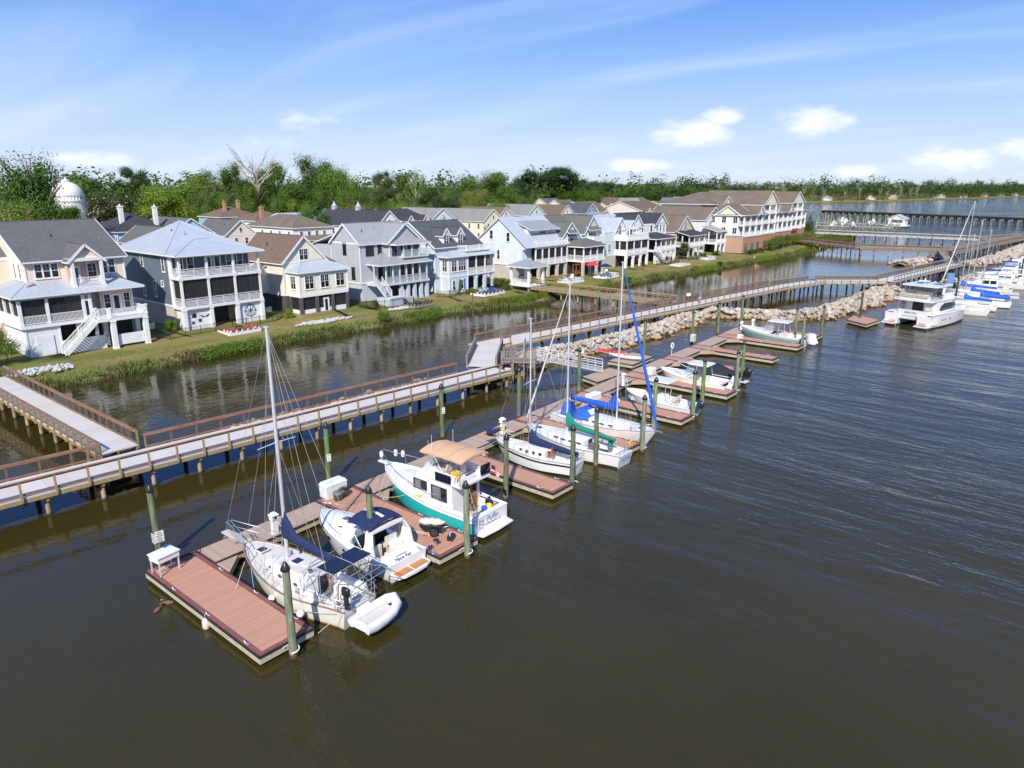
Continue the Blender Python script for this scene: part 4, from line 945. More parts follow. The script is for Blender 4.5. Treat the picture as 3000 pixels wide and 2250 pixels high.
h.wall(70.6,73.4,83.5,86.6,1.1,2.3,SD['lav'],name='stair_base',corner=False); h.vents([(71.4,90.5,12.1),(74.2,91,12.6)]); h.done()
# ---- 5  pale blue house with two dormers
h = House('pale blue-grey house with two small dormers, roof deck and bright blue shutters', 85, 85.5)
B_ = SD['paleb']
h.wall(84.1,97,87.5,99.5,1.1,9.2,B_); h.gable(84.1,95.6,87.5,99.6,9.2,13.1,'x',SH_SLATE,.4,B_)
h.wall(85.4,89.9,85.5,87.45,1.1,7.55,B_); h.bandz(85.4,89.9,85.5,87.4,4.0,4.22); h.bandz(84.1,85.4,87.5,99,4.0,4.22)
for x in (87.4,90.8):
    h.wall(x-.75,x+.75,88.0,91,9.1,11.0,SD['white'],name='dormer_wall',corner=False); h.gable(x-.8,x+.8,88.0,92.5,11.0,12.1,'y',SH_SLATE,.2,SD['ice'],name='dormer_roof',rake=.2); h.win('f',x,9.25,1.1,1.6,88.0,2,2)
h.win('f',86.6,5.0,.0+1.15,1.8,85.5,2,2); h.win('f',88.55,5.0,1.75,1.8,85.5,3,2); h.win('l',86.5,5.0,1.0,1.8,85.4,2,2); h.win('f',86.5,1.9,.6,1.5,85.5,1,2); h.win('f',88.5,1.9,.6,1.5,85.5,1,2)
BSH = mat('bright_blue_shutter', (.02,.13,.50), .5, var=.05)
for x in (87.95,89.05): h.b(MB().box(x-.17,x+.17,85.42,85.48,1.75,3.55),'shutter',BSH)
h.win('l',91,5,.6,1.7,84.1); h.win('l',92.4,9.6,.7,1.6,84.1)
h.floor(89.9,97.0,85.4,87.5,4.0,4.3); h.cols([(90.05,85.6),(92.2,85.6),(94.5,85.6),(96.8,85.6),(96.8,87.3)],4.3,7.45,.24)
for a, b in ((90.05,92.2),(92.2,94.5),(94.5,96.8)): h.rail((a+.12,85.55),(b-.12,85.55),4.3); h.screen((a+.12,85.65),(b-.12,85.65),4.3,7.4)
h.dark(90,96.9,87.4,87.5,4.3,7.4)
h.hip(85.2,97.0,85.5,89.5,7.5,8.3,METALR,.4,(87.5,87.4,95,87.4),True); h.floor(90.2,96.9,85.9,88,8.0,8.12,name='roof_deck')
h.rail_run([(89.2,87.6),(90.2,85.9),(96.8,85.9),(96.8,87.6)],8.1); h.cols([(90.2,85.9),(93.5,85.9),(96.8,85.9)],8.1,9.15,.14)
h.cols([(92.2,85.75),(94.5,85.75),(96.7,85.75)],1.05,4.0,.5,B_,False)
for a, b in ((89.9,91.95),(92.45,94.25),(94.75,96.45)): h.arch(a,b,85.6,2.9,4.0,B_)
h.dark(90,96.8,87.3,87.5,1.1,4.0); h.vents([(86.3,91.4,11.6),(92.5,91,11.4)]); h.done()
# ---- 6  ice blue house, long front slope
h = House('ice-blue house with silver metal roof, three-part shed dormer and white-railed roof deck', 106, 85.5)
I_ = SD['ice']
h.wall(106,119.3,88.6,98.6,4.3,8.0,I_,corner=False); h.wall(106.1,119.2,88.7,98.5,1.2,4.3,SD['beige'],name='ground_wall',corner=False); h.bandz(106,119.3,88.6,98.6,4.15,4.45)
sec = [(98.9,8.0),(92,13.1),(87.2,9.4),(85.1,7.75)]
for x in (106.02,119.1): g = MB(); g.extr([(x,98.6,7.98),(x,92,12.85),(x,87.2,9.15),(x,85.45,7.7),(x,85.45,7.3),(x,98.6,7.3)],(.18,0,0)); h.b(g,'gable_wall',I_)
g = MB(); X0, X1 = 105.6, 119.6
for (ya,za),(yb,zb_) in zip(sec, sec[1:]):
    A,B,C,D = (X0,ya,za),(X1,ya,za),(X1,yb,zb_),(X0,yb,zb_); lo = [Vector(p)-Vector((0,0,.16)) for p in (A,B,C,D)]
    g.poly([A,B,C,D]); g.add([A,B,C,D,*lo],[(4,7,6,5),(0,4,5,1),(1,5,6,2),(2,6,7,3),(3,7,4,0)],1)
    if za > zb_: h.ribs(g, D, C, B, A)
    else: h.ribs(g, A, B, C, D)
h.b(g,'roof',[METALR,TRIM])
h.wall(109.6,118.4,87.9,91.5,8.2,10.9,SD['white'],name='dormer_wall',corner=False)
for a, b in ((109.4,112.5),(112.6,115.8),(115.9,118.7)): h.shed(a,b,87.0,92,10.75,12.7,METALG,.12,True,name='dormer_roof')
h.door('f',111.0,8.0,.8,2.1,87.9); h.win('f',114.2,8.6,1.9,1.7,87.9,3,2); h.door('f',117.3,8.0,.8,2.1,87.9)
h.floor(109.1,119.4,85.3,88,7.55,7.75,name='roof_deck'); h.rail_run([(109.2,87.9),(109.2,85.4),(112.6,85.4),(116,85.4),(119.3,85.4),(119.3,87.9)],7.75); h.cols([(109.2,85.4),(112.6,85.4),(116,85.4),(119.3,85.4)],7.75,8.85,.15)
h.floor(108.8,119.5,85.3,88.7,4.0,4.35); cxs = [109.0,111.1,113.2,115.3,117.4,119.3]
h.cols([(x,85.5) for x in cxs]+[(109.0,88.3),(109.0,86.9)],4.35,7.5,.24); h.tr.box(108.85,119.45,85.35,85.65,7.2,7.54)
for a, b in zip(cxs, cxs[1:]): h.rail((a+.12,85.45),(b-.12,85.45),4.35,h=.9); h.screen((a+.12,85.55),(b-.12,85.55),4.35,7.2)
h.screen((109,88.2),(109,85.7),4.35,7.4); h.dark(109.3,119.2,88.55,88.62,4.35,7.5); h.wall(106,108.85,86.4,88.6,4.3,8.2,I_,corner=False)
h.door('l',87.6,4.35,.8,2.1,109.25)
for y in (97.4,95.0,92.4): h.win('l',y,5.2,.6,1.7,106)
for y in (94.2,89.9): h.win('l',y,9.0 if y > 92 else 8.7,.75,1.6,106)
h.cols([(x,85.7) for x in (110.2,113.2,116.2,119.1)],1.2,4.0,.55,SD['beige'],False)
for a, b in ((110.5,112.9),(113.5,115.9),(116.5,118.8)): h.arch(a,b,85.55,2.9,4.0,SD['beige'])
h.dark(109.5,119,88.55,88.7,1.2,4.0); h.done()
# ---- 7  pale sage house, grey-green shingle
h = House('pale sage-blue house with olive shingle roof, eyebrow-roofed windows and projecting screened porch', 119.9, 81.7)
M_ = SD['mint']
h.wall(119.9,133.4,86,99,1.3,9.0,M_); h.gable(119.9,133,87.4,99.8,9.0,13.0,'x',SH_GREEN,.4,M_)
h.wall(118.4,122.2,86.0,87.4,4.4,9.2,M_,corner=False); h.gable(118.3,124.0,86,92,9.2,11.9,'y',SH_GREEN,.3,M_)
h.wall(125.6,131,85.6,87,4.4,9.8,M_); h.gable(125.4,131.4,85.6,93,9.6,13.0,'y',SH_GREEN,.3,M_); h.shed(126.3,130.6,84.8,85.7,10.1,10.8,SH_GREEN,.2)
h.win('f',121.0,8.0,1.9,1.6,86,3,2); h.shed(119.6,122.4,85.2,86,9.75,10.3,SH_GREEN,.15); h.win('f',128.4,8.2,2.6,1.6,85.6,4,2); h.floor(126.2,131.2,83.6,85.6,7.7,7.9,name='balcony_floor'); h.rail_run([(126.3,85.5),(126.3,83.7),(131.1,83.7),(131.1,85.5)],7.9,kind='s')
h.floor(119.7,127.4,81.6,86,4.1,4.45); c7 = [119.9,122.3,124.8,127.2]
h.cols([(x,81.8) for x in c7]+[(119.9,84),(119.9,85.8)],4.45,7.2,.24)
for a, b in zip(c7, c7[1:]): h.rail((a+.12,81.75),(b-.12,81.75),4.45); h.screen((a+.12,81.85),(b-.12,81.85),4.45,7.1)
for a, b in ((81.8,84),(84,85.8)): h.rail((119.85,b-.12),(119.85,a+.12),4.45); h.screen((119.95,b-.12),(119.95,a+.12),4.45,7.1)
h.hip(119.8,127.3,81.7,87,7.2,8.5,SH_GREEN,.4,(122.3,84.6,125,84.6)); h.dark(120.2,127,85.9,86,4.45,7.1)
h.cols([(x,81.9) for x in c7],1.3,4.1,.5,SD['beige'],False)
for a, b in zip(c7, c7[1:]): h.arch(a+.25,b-.25,81.75,3.0,4.1,SD['beige'])
h.dark(120,133,85.7,86,1.3,4.2); h.done()
# ---- 8  white board-and-batten complex with metal roof and pergola deck
h = House('white house with silver metal cross-gable roof, pergola on its roof deck and curved screened porch', 138.3, 83)
V_ = SD['mint']; Wt = SD['white']
h.wall(133.6,138.4,86,98,1.3,9.4,V_); h.gable(133.4,147,88,98,9.4,12.6,'x',METALR,.4,Wt,True)
h.wall(138.3,147.6,86.4,98,4.3,9.4,Wt); h.gable(138.2,143.2,86.2,92,9.3,12.2,'y',METALR,.35,Wt,True); h.gable(143.6,148,86.2,92,9.3,11.4,'y',METALR,.35,Wt,True)
h.win('f',140.4,8.3,1.1,2.1,86.2,2,2); h.door('f',145.4,7.8,1.2,2.1,86.3)
h.floor(138.2,147.8,82.8,86.4,4.0,4.4); h.floor(138.1,147.9,82.7,86.4,7.2,7.6); h.rail_run([(138.3,86.3),(138.3,82.9),(142.9,82.9),(147.7,82.9),(147.7,86.3)],7.6,kind='s')
c8 = [138.4,141.4,144.6,147.6]; h.cols([(x,82.95) for x in c8]+[(138.4,84.8)],4.4,7.2,.24)
for a, b in zip(c8, c8[1:]): h.rail((a+.12,82.9),(b-.12,82.9),4.4); h.screen((a+.12,83),(b-.12,83),4.4,7.2)
for a, b in ((83,84.8),(84.8,86.3)): h.wall(138.35,138.45,a+.12,b-.12,4.4,5.3,Wt,corner=False,name='low_panel'); h.screen((138.42,b-.12),(138.42,a+.12),5.3,7.2)
h.dark(138.7,147.4,86.3,86.4,4.4,7.2)
g = MB()
for x in (143.4,146.6):
    for y in (83.6,85.4): g.box(x-.08,x+.08,y-.08,y+.08,7.6,9.8)
for y in np.linspace(83.3,85.7,7): g.box(142.9,147.1,y-.04,y+.04,9.85,9.97)
for x in (143.4,146.6): g.box(x-.05,x+.05,83.1,85.9,9.7,9.85)
h.b(g,'pergola',TRIM); h.cols([(x,83.1) for x in c8],1.2,4.0,.5,SD['white'],False); h.dark(133.7,147.4,86.0,86.4,1.2,4.0); h.wall(133.7,138.3,85.7,86,1.2,4.1,SD['beige'],corner=False)
for a, b in zip(c8, c8[1:]): h.arch(a+.25,b-.25,82.95,3.0,4.0,SD['white'])
h.win('f',136,4.8,1.0,1.7,86,2,2); h.done()
# ---- 9  white house with charcoal roof
h = House('bright white house with charcoal shingle roof, charcoal porch roof and long side stair', 150.7, 82.5)
h.wall(150.2,163.3,87,99,1.3,10.1,Wt); h.gable(148.5,163,88.2,98.2,10.1,12.7,'x',SH_DARK,.4,Wt); h.gable(157.8,163.4,86.9,92,10.1,12.5,'y',SH_DARK,.35,Wt); h.gable(145.6,151.4,86.6,92,9.8,12.6,'y',SH_DARK,.35,Wt); h.wall(146.2,150.4,87.2,97,4,9.8,Wt)
for x in (152.2,156.0): h.win('f',x,8.3,1.2 if x < 154 else .9,1.7,87,2 if x < 154 else 1,0)
for x in (158.9,160.6,162.3): h.win('f',x,8.3,.6,1.7,87,1,0)
h.floor(150.6,160.4,82.4,87,4.0,4.35); c9 = [150.8,153.2,155.6,158,160.2]; h.cols([(x,82.6) for x in c9]+[(150.8,84.6)],4.35,7.0,.24)
for a, b in zip(c9, c9[1:]): h.rail((a+.12,82.55),(b-.12,82.55),4.35); h.screen((a+.12,82.65),(b-.12,82.65),4.35,6.95)
h.rail((150.8,86.8),(150.8,84.7),4.35); h.dark(151.2,160.2,86.9,87,4.35,7); h.hip(150.6,160.4,82.5,89,7.05,8.1,SH_DARK,.4,(153.5,86.6,157.5,86.6))
h.cols([(x,82.7) for x in c9],1.2,4.0,.5,Wt,False)
for a, b in zip(c9, c9[1:]): h.arch(a+.25,b-.25,82.55,2.9,4.0,Wt)
h.dark(150.5,160,86.6,87,1.2,4.0); h.stairs(153.6,149.6,81.0,82.2,1.2,4.35); h.wall(149.6,153.4,82.1,82.3,1.2,2.8,Wt,corner=False,name='louvred_wall'); h.done()
# ---- 10 tan gabled house
h = House('tan house with steep grey-brown gable roof and small charcoal-roofed porch', 168.2, 82.8)
T_ = SD['tan']
h.wall(168.5,178.2,86.6,100,1.3,7.8,T_); h.gable(168.5,178.2,86.6,100,7.8,11.6,'y',SH_WARM,.3,T_); h.win('f',173.2,8.0,1.3,1.9,86.6,2,2); h.win('l',91,5.4,.6,.7,168.5)
h.floor(168.2,177,82.7,86.6,3.9,4.25); c10 = [168.4,171.2,174,176.8]; h.cols([(x,82.9) for x in c10]+[(168.4,84.8)],4.25,6.7,.24)
for a, b in zip(c10, c10[1:]): h.rail((a+.12,82.85),(b-.12,82.85),4.25); h.screen((a+.12,82.95),(b-.12,82.95),4.25,6.7)
h.rail((168.4,86.5),(168.4,83),4.25); h.dark(168.7,176.6,86.5,86.6,4.25,6.7); h.shed(168.2,177.2,82.8,86.6,6.85,7.9,SH_DARK,.4)
h.cols([(x,82.95) for x in c10],1.2,3.9,.45,SD['beige'],False)
for a, b in zip(c10, c10[1:]): h.arch(a+.23,b-.23,82.8,2.8,3.9,SD['beige'])
h.dark(168.7,178,86.3,86.6,1.3,3.9); h.done()
# ---- 11 pale ice house with brown roof
h = House('tall pale grey-blue house with long brown shingle roof and double porch beside the condominium', 182.6, 82)
h.wall(184.4,195.2,86.5,104,1.3,10.2,I_); h.gable(184.4,195.2,86.5,104,10.2,13.4,'y',SH_WARM,.35,I_)
h.win('f',187.6,8.0,1.7,1.7,86.5,3,2); h.win('f',192.2,8.0,1.0,1.7,86.5,2,2); h.win('f',189.8,11.2,.7,.9,86.5)
for z in (3.9,): h.floor(182.6,190.6,81.9,86.5,z,z+.35)
c11 = [182.8,185.4,188,190.4]; h.cols([(x,82.1) for x in c11]+[(182.8,84.4)],4.25,7.1,.24)
for a, b in zip(c11, c11[1:]): h.rail((a+.12,82.05),(b-.12,82.05),4.25)
h.rail((182.8,86.4),(182.8,82.2),4.25); h.win('f',186.4,4.9,.8,1.8,86.5,1,2); h.door('f',188.8,4.25,.9,2.1,86.5); h.shed(182.8,190.6,82,86.5,7.2,8.5,METALG,.4,True)
h.cols([(x,82.15) for x in c11],1.2,3.9,.5,SD['white'],False)
for a, b in zip(c11, c11[1:]): h.arch(a+.25,b-.25,82.0,2.8,3.9,SD['white'])
h.dark(184.6,190.4,86.3,86.5,1.3,3.9); h.done()
# ---- condominium
h = House('large white condominium block with brown roofs, stacked balconies and red brick ground floor', 188.5, 77.2, 1.6, 'apartment building', 'condominium', None)
Wc = SD['white']; Bc = SD['butter']
def block(x0, x1, y0, y1, storeys, m=Wc, n=None, brick=True):
    if brick: h.wall(x0+.1,x1-.1,y0+.1,y1,1.4,5.7,BRICK,name='brick_base',corner=False)
    h.bandz(x0,x1,y0,y1,5.6,6.0); n = n or max(1, round((x1-x0)/4.6)); w = (x1-x0)/n
    for k, (z0, z1) in enumerate(storeys):
        h.wall(x0,x1,y0+1.7,y1,z0,z1,m,corner=False); h.floor(x0-.05,x1+.05,y0,y1-.1,z0-.22,z0,name='balcony_floor')
        pts = [(x0+.25+(x1-x0-.5)*i/n, y0+.2) for i in range(n+1)]; h.cols(pts,z0,z1,.42)
        for (a, _), (b, _) in zip(pts, pts[1:]):
            h.rail((a+.2,y0+.15),(b-.2,y0+.15),z0,h=1.0,step=.2); c = (a+b)/2
            h.win('f',c-.0,z0+.25,min(2.0,w*.5),1.85,y0+1.7,2 if w < 4 else 3,0,far=True)
        if k == 0 and brick:
            for (a, _), (b, _) in zip(pts, pts[1:]): h.b(MB().box((a+b)/2-.9,(a+b)/2+.9,y0+.03,y0+.12,1.9,3.9),'garage_window',GLASSG)
        h.rail((x0+.15,y0+1.7),(x0+.15,y0+.3),z0,h=1.0,step=.2)
        for yy in np.arange(y0+2.6, y1-1, 3.2): h.win('l',yy,z0+.6,1.1,1.5,x0,2,0,far=True)
    h.tr.box(x0-.05,x1+.05,y0,y0+.3,storeys[-1][1]-.35,storeys[-1][1])
T2 = [(5.95,8.75),(8.75,11.4)]; T3 = T2+[(11.4,14.1)]
block(188.6,201.5,77.2,92,T2,n=3); h.hip(188.6,203,77.2,94,11.45,14.2,SH_WARM,.5,(195,86,201,86)); h.gable(188.5,196,78.2,85.6,11.4,13.9,'x',SH_WARM,.3,Bc); h.gable(196.8,201.4,77.0,84,11.4,13.6,'y',SH_WARM,.3,Bc)
block(202.5,212.5,77.6,92,T3,n=2); h.gable(202.3,212.7,77.6,96,14.15,17.7,'y',SH_WARM,.5,Bc)
block(213.2,229.5,78.6,94,T2,n=4); h.hip(212.8,230,78.6,95,11.45,14.6,SH_WARM,.5); h.gable(214,217.8,78.4,84,11.4,13.5,'y',SH_WARM,.3,Bc); h.gable(224.6,228.4,78.4,84,11.4,13.5,'y',SH_WARM,.3,Bc)
block(230.4,240.5,79.4,95,T3,n=2); h.gable(230.2,240.8,79.4,98,14.1,17.3,'y',SH_WARM,.5,Bc)
block(241.2,249.5,81.2,96,T2,n=2); h.hip(241,249.5,81.2,97,11.45,14.4,SH_WARM,.5)
h.wall(192,246,91.5,104,5.7,14.0,Bc,corner=False); h.hip(192,246,88,104,14.05,17.3,SH_WARM,.5); h.wall(194.5,201,86.5,92,11.4,14.0,Bc,corner=False); h.gable(194.4,200.6,86.3,94,14.0,16.2,'y',SH_WARM,.35,Bc); h.win('f',197.5,12,2,1.5,86.5,3,0)
h.b(MB().box(229.9,236,78.9,79.4,5.3,5.95),'red_awning',mat('faded_red_awning',(.42,.05,.05),.8)); h.done()
# ---- houses behind the front row
def back_house(lab, x, y, w, d, zw, zr, kind, roof, wallm, front=None, nw=2, porch=False, chim=None, metal=False, left=1, cup=None, rz=0, dorm=0):
    hh = House(lab, x, y, 1.5, group='houses in the rows behind', rz=rz)
    hh.wall(x, x+w, y, y+d, 1.5, zw, wallm)
    if kind == 'y': hh.gable(x, x+w, y, y+d, zw, zr, 'y', roof, .4, front or wallm, metal)
    elif kind == 'x': hh.gable(x, x+w, y, y+d, zw, zr, 'x', roof, .4, front or wallm, metal)
    else: hh.hip(x, x+w, y, y+d, zw, zr, roof, .5)
    for z in (zw-2.6, zw-5.6):
        for i in range(nw):
            hh.win('f', x+w*(i+1)/(nw+1), z, .8, 1.6, y, 1, 2, far=True)
        for i in range(int(d/4.5*left)): hh.win('l', y+2+i*4.2, z, .8, 1.6, x, 1, 2, far=True)
    if kind == 'y': hh.win('f', x+w/2, zw+.5, .7, 1.0, y, 1, 0, far=True)
    if porch:
        hh.shed(x+.3, x+w-.3, y-2.6, y, 5.2, 6.3, roof, .3); hh.cols([(x+.5+(w-1)*i/3, y-2.4) for i in range(4)], 1.6, 5.1, .22); hh.dark(x+.5,x+w-.5,y-.08,y-.04,1.6,5)
    for c in (chim or []):
        cm = MB(); cm.box(c[0]-.45,c[0]+.45,c[1]-.45,c[1]+.45,c[2],c[3]); cm.box(c[0]-.55,c[0]+.55,c[1]-.55,c[1]+.55,c[3],c[3]+.25); cm.tube([(c[0],c[1],c[3]+.2),(c[0],c[1],c[3]+.7)],.2,8)
        hh.b(cm, 'chimney', c[4])
    for c in (cup or []):
        cm = MB(); cm.box(c[0]-.6,c[0]+.6,c[1]-.6,c[1]+.6,zr-.3,zr+.8); cm.lathe([(.95,zr+.8),(.6,zr+1.25),(.12,zr+2.0),(.0,zr+2.3)],(c[0],c[1],0),4); hh.b(cm,'cupola',c[2])
    for i in range(dorm):
        xx = x+w*(i+.5)/dorm; hh.gable(xx-1.5,xx+1.5,y-.5,y+5,zw-.3,zw+1.5,'y',roof,.25,wallm,name='dormer_roof')
    hh.vents([(x+w*.3,y+d*.3,(zw+zr)/2+.4)] if kind != 'hip' else []); return hh.done()
BH = [
 ('blue house with dark roof and tall white chimneys behind the slate blue house',69,176,13,16,8.8,12.6,'hip',SH_DARK,SD['sky'],dict(chim=[(72,180,9.5,14.2,WHITE),(79,178,9.5,14.0,WHITE)])),
 ('blue gabled house between the peach house and the slate blue house',66,150,8.5,18,7.4,10.6,'y',SH_GREY,SD['blue'],{}),
 ('pale blue house with long grey roof behind the slate blue house',78,170,11,18,8.0,11.6,'y',SH_GREY,SD['sky'],{}),
 ('dark-roofed low house behind the ridge of the peach house',40,160,14,10,8.6,11.8,'x',SH_DARK,SD['cream'],{}),
 ('shell pink gabled house right of the silver hip roof',93,172,8.5,16,7.2,10.6,'y',SH_GREY,SD['pink'],{}),
 ('teal house with brown hip roof and brick chimneys before the trees',120,224,14,14,9.2,12.4,'hip',SH_BROWN,SD['teal'],dict(chim=[(124,228,10,13.8,BRICK),(130,230,10,14,BRICK)])),
 ('white house with dark brown hip roof and low brown porch roof',118,200,14,14,8.8,11.6,'hip',SH_BROWN,SD['white'],dict(porch=True,nw=3)),
 ('long white house with taupe hip roof behind the cream house',108,165,12,22,8.4,11.4,'hip',SH_WARM,SD['white'],dict(nw=4,porch=True,chim=[(112,186,10,13,BRICK)])),
 ('white house with charcoal roof and two silver cupolas',125,152,9,28,8.6,12.6,'y',SH_DARK,SD['white'],dict(cup=[(129.5,176,METALR),(129.5,165,METALR)],porch=True)),
 ('charcoal-roofed house with pale blue cross gables behind the grey metal roof',141,160,12,22,9.2,12.2,'x',SH_DARK,SD['ice'],dict(dorm=2)),
 ('house with faded grey cross-gable roof behind the two dormers',158,166,11,18,8.6,12.2,'y',SH_LITE,SD['ice'],dict(dorm=1)),
 ('pale yellow house with streaked grey roof and white porch behind the dormers',176,160,10,24,8.0,11.6,'y',SH_LITE,SD['butter'],dict(porch=True,nw=3)),
 ('cream house with dark brown roof between two faded grey roofs',197,172,9,26,8.2,11.6,'y',SH_BROWN,SD['pink'],dict(nw=3)),
 ('pale aqua house with faded grey roof behind the ice-blue house',214,172,11,24,8.4,12.2,'y',SH_LITE,SD['mint'],dict(nw=3)),
 ('brown-roofed house right of the faded aqua one',229,168,10,20,8.0,11.8,'y',SH_BROWN,SD['cream'],{}),
 ('mid-blue gable with dark roof behind the olive-roofed house',250,170,9,16,8.2,12,'y',SH_SLATE,SD['blue'],{}),
 ('cream double-gabled house with brown roof behind the white pergola house',262,176,16,18,8.2,12.3,'x',SH_BROWN,SD['cream'],dict(dorm=2)),
 ('long row house with brown roof, lavender gable and blue gable',276,158,24,24,8.4,12.4,'x',SH_BROWN,SD['pink'],dict(dorm=3,nw=5)),
 ('grey-roofed house in the far row, left of the steep dark gable',318,240,14,14,8.4,12.4,'x',SH_GREY,SD['butter'],{}),
 ('brown-roofed house in the far row before the pines',306,222,13,12,8.2,12,'x',SH_BROWN,SD['cream'],{}),
 ('narrow white house with very steep charcoal gable in the far row',352,246,8,14,9.5,15,'y',SH_DARK,SD['white'],{}),
 ('wide cream house with brown roof in the far row',352,226,18,14,8.4,12.6,'x',SH_BROWN,SD['butter'],dict(dorm=2)),
 ('brown-roofed house with white front gable left of the condominium roofs',318,168,16,18,8.2,11.8,'x',SH_BROWN,SD['cream'],dict(dorm=1)),
 ('white-gabled house with grey roof far behind the brown row',404,240,12,14,8,11.6,'y',SH_LITE,SD['white'],{}),
 ('cream-gabled low house with grey roof far behind the brown row',430,252,18,12,8,11.4,'x',SH_GREY,SD['cream'],dict(dorm=1)),
 ('small white house with bluish metal roof far behind',440,228,10,12,8,11.4,'y',METALD,SD['white'],{}),
 ('white house with pale roof beside the condominium ridge, far behind',470,236,12,12,8,11.6,'y',SH_LITE,SD['white'],{}),
 ('low white house far behind with light metal roof, at the edge of the trees',500,244,16,12,7.5,10.5,'hip',METALR,SD['white'],{}),
 ('small house with rusty red roof among the trees behind',186,206,9,8,9,11.5,'hip',mat('rusty_roof',(.30,.10,.07),.8,var=.2),SD['cream'],{}),
 ('white barn roofs glimpsed left of the silver cupolas',124,190,10,14,9,11,'x',METALR,SD['white'],{})]
for lab, x, y, w_, d_, zw, zr, kind, roof, wm_, kw in BH: back_house(lab, x, y, w_, d_, zw, zr, kind, roof, wm_, **kw)
# white domed building among the trees
dx, dy = 137.2, 402
t = thing('domed_building', 'white domed building rising out of the trees at far left', 'building', (dx, dy, 0))
b = MB(); b.lathe([(7.6,-2),(7.6,11.6),(8.0,11.6),(8.0,12.2),(6.9,12.2),(6.9,14.2),(7.3,14.3),(7.3,14.8)], n=32, sm=False); b.build('drum', WHITE, t)
b = MB(); b.lathe([(6.9*math.cos(a), 14.8+6.2*math.sin(a)) for a in np.linspace(0,1.35,12)], n=32); b.build('dome', WHITE, t)
b = MB(); b.lathe([(1.9,20.7),(1.9,21.3),(2.2,21.4),(1.5,21.8),(.4,22.2),(.15,23.0)], n=20); b.build('lantern', WHITE, t)
b = MB()
for a in np.linspace(0,6.28,33)[:-1]: b.box(6.95*math.cos(a)-.16,6.95*math.cos(a)+.16,6.95*math.sin(a)-.16,6.95*math.sin(a)+.16,12.3,14.2)
b.build('pilasters', TRIM, t)
# gazebo at the head of the footbridge
h = House('white square gazebo with grey hipped roof at the head of the footbridge', 97.2, 77.6, 1.4, 'gazebo', 'gazebo', None)
h.floor(96.9,101.5,77.4,82.0,1.9,2.15); h.cols([(97.2,77.7),(101.2,77.7),(97.2,81.7),(101.2,81.7)],2.15,5.3,.42)
h.cols([(97.3,77.8),(101.1,77.8),(97.3,81.6),(101.1,81.6)],1.0,1.9,.3,WOODG,False)
h.rail((97.3,77.7),(97.5,77.7),2.15,kind='h'); h.rail((99.8,77.7),(101.0,77.7),2.15,kind='h'); h.rail((97.2,81.5),(97.2,77.9),2.15,kind='h'); h.rail((97.4,81.7),(101,81.7),2.15,kind='h')
h.tr.box(96.95,101.45,77.45,77.7,5.05,5.35); h.tr.box(96.95,97.2,77.7,81.9,5.05,5.35); h.hip(97,101.4,77.5,81.9,5.35,6.5,METALG,.55,metal=True); h.done()
# ================================================================ foliage
def leaf_cloud(name, P, Nn, S, seed, mats, mi=None, asp=.62, zs=1.0):
    """one small two-triangle leaf spray per point"""
    q = np.random.RandomState(seed); n = len(P)
    Nn = Nn+q.normal(size=(n,3))*.36; Nn /= np.linalg.norm(Nn, axis=1)[:,None]
    r = q.normal(size=(n,3)); U = np.cross(Nn, r); U /= np.linalg.norm(U, axis=1)[:,None]; V = np.cross(Nn, U); zz_ = np.array([1,1,zs]); U = U*zz_; V = V*zz_; Nn = Nn*zz_
    S = S[:,None]; bend = Nn*S*q.uniform(-.25,.25,size=(n,1))
    v = np.empty((n,4,3)); v[:,0] = P-U*S+bend; v[:,1] = P-V*S*asp; v[:,2] = P+U*S+bend; v[:,3] = P+V*S*asp
    me = bpy.data.meshes.new(name); me.vertices.add(4*n); me.vertices.foreach_set('co', v.reshape(-1))
    me.loops.add(4*n); me.loops.foreach_set('vertex_index', np.arange(4*n, dtype=np.int32))
    me.polygons.add(n); me.polygons.foreach_set('loop_start', np.arange(0,4*n,4,dtype=np.int32)); me.polygons.foreach_set('loop_total', np.full(n,4,dtype=np.int32))
    for m in mats: me.materials.append(m)
    if mi is not None: me.polygons.foreach_set('material_index', mi.astype(np.int32))
    me.update(calc_edges=True); me.validate(); return me
def unit(q, n):
    d = q.normal(size=(n,3)); return d/np.linalg.norm(d, axis=1)[:,None]
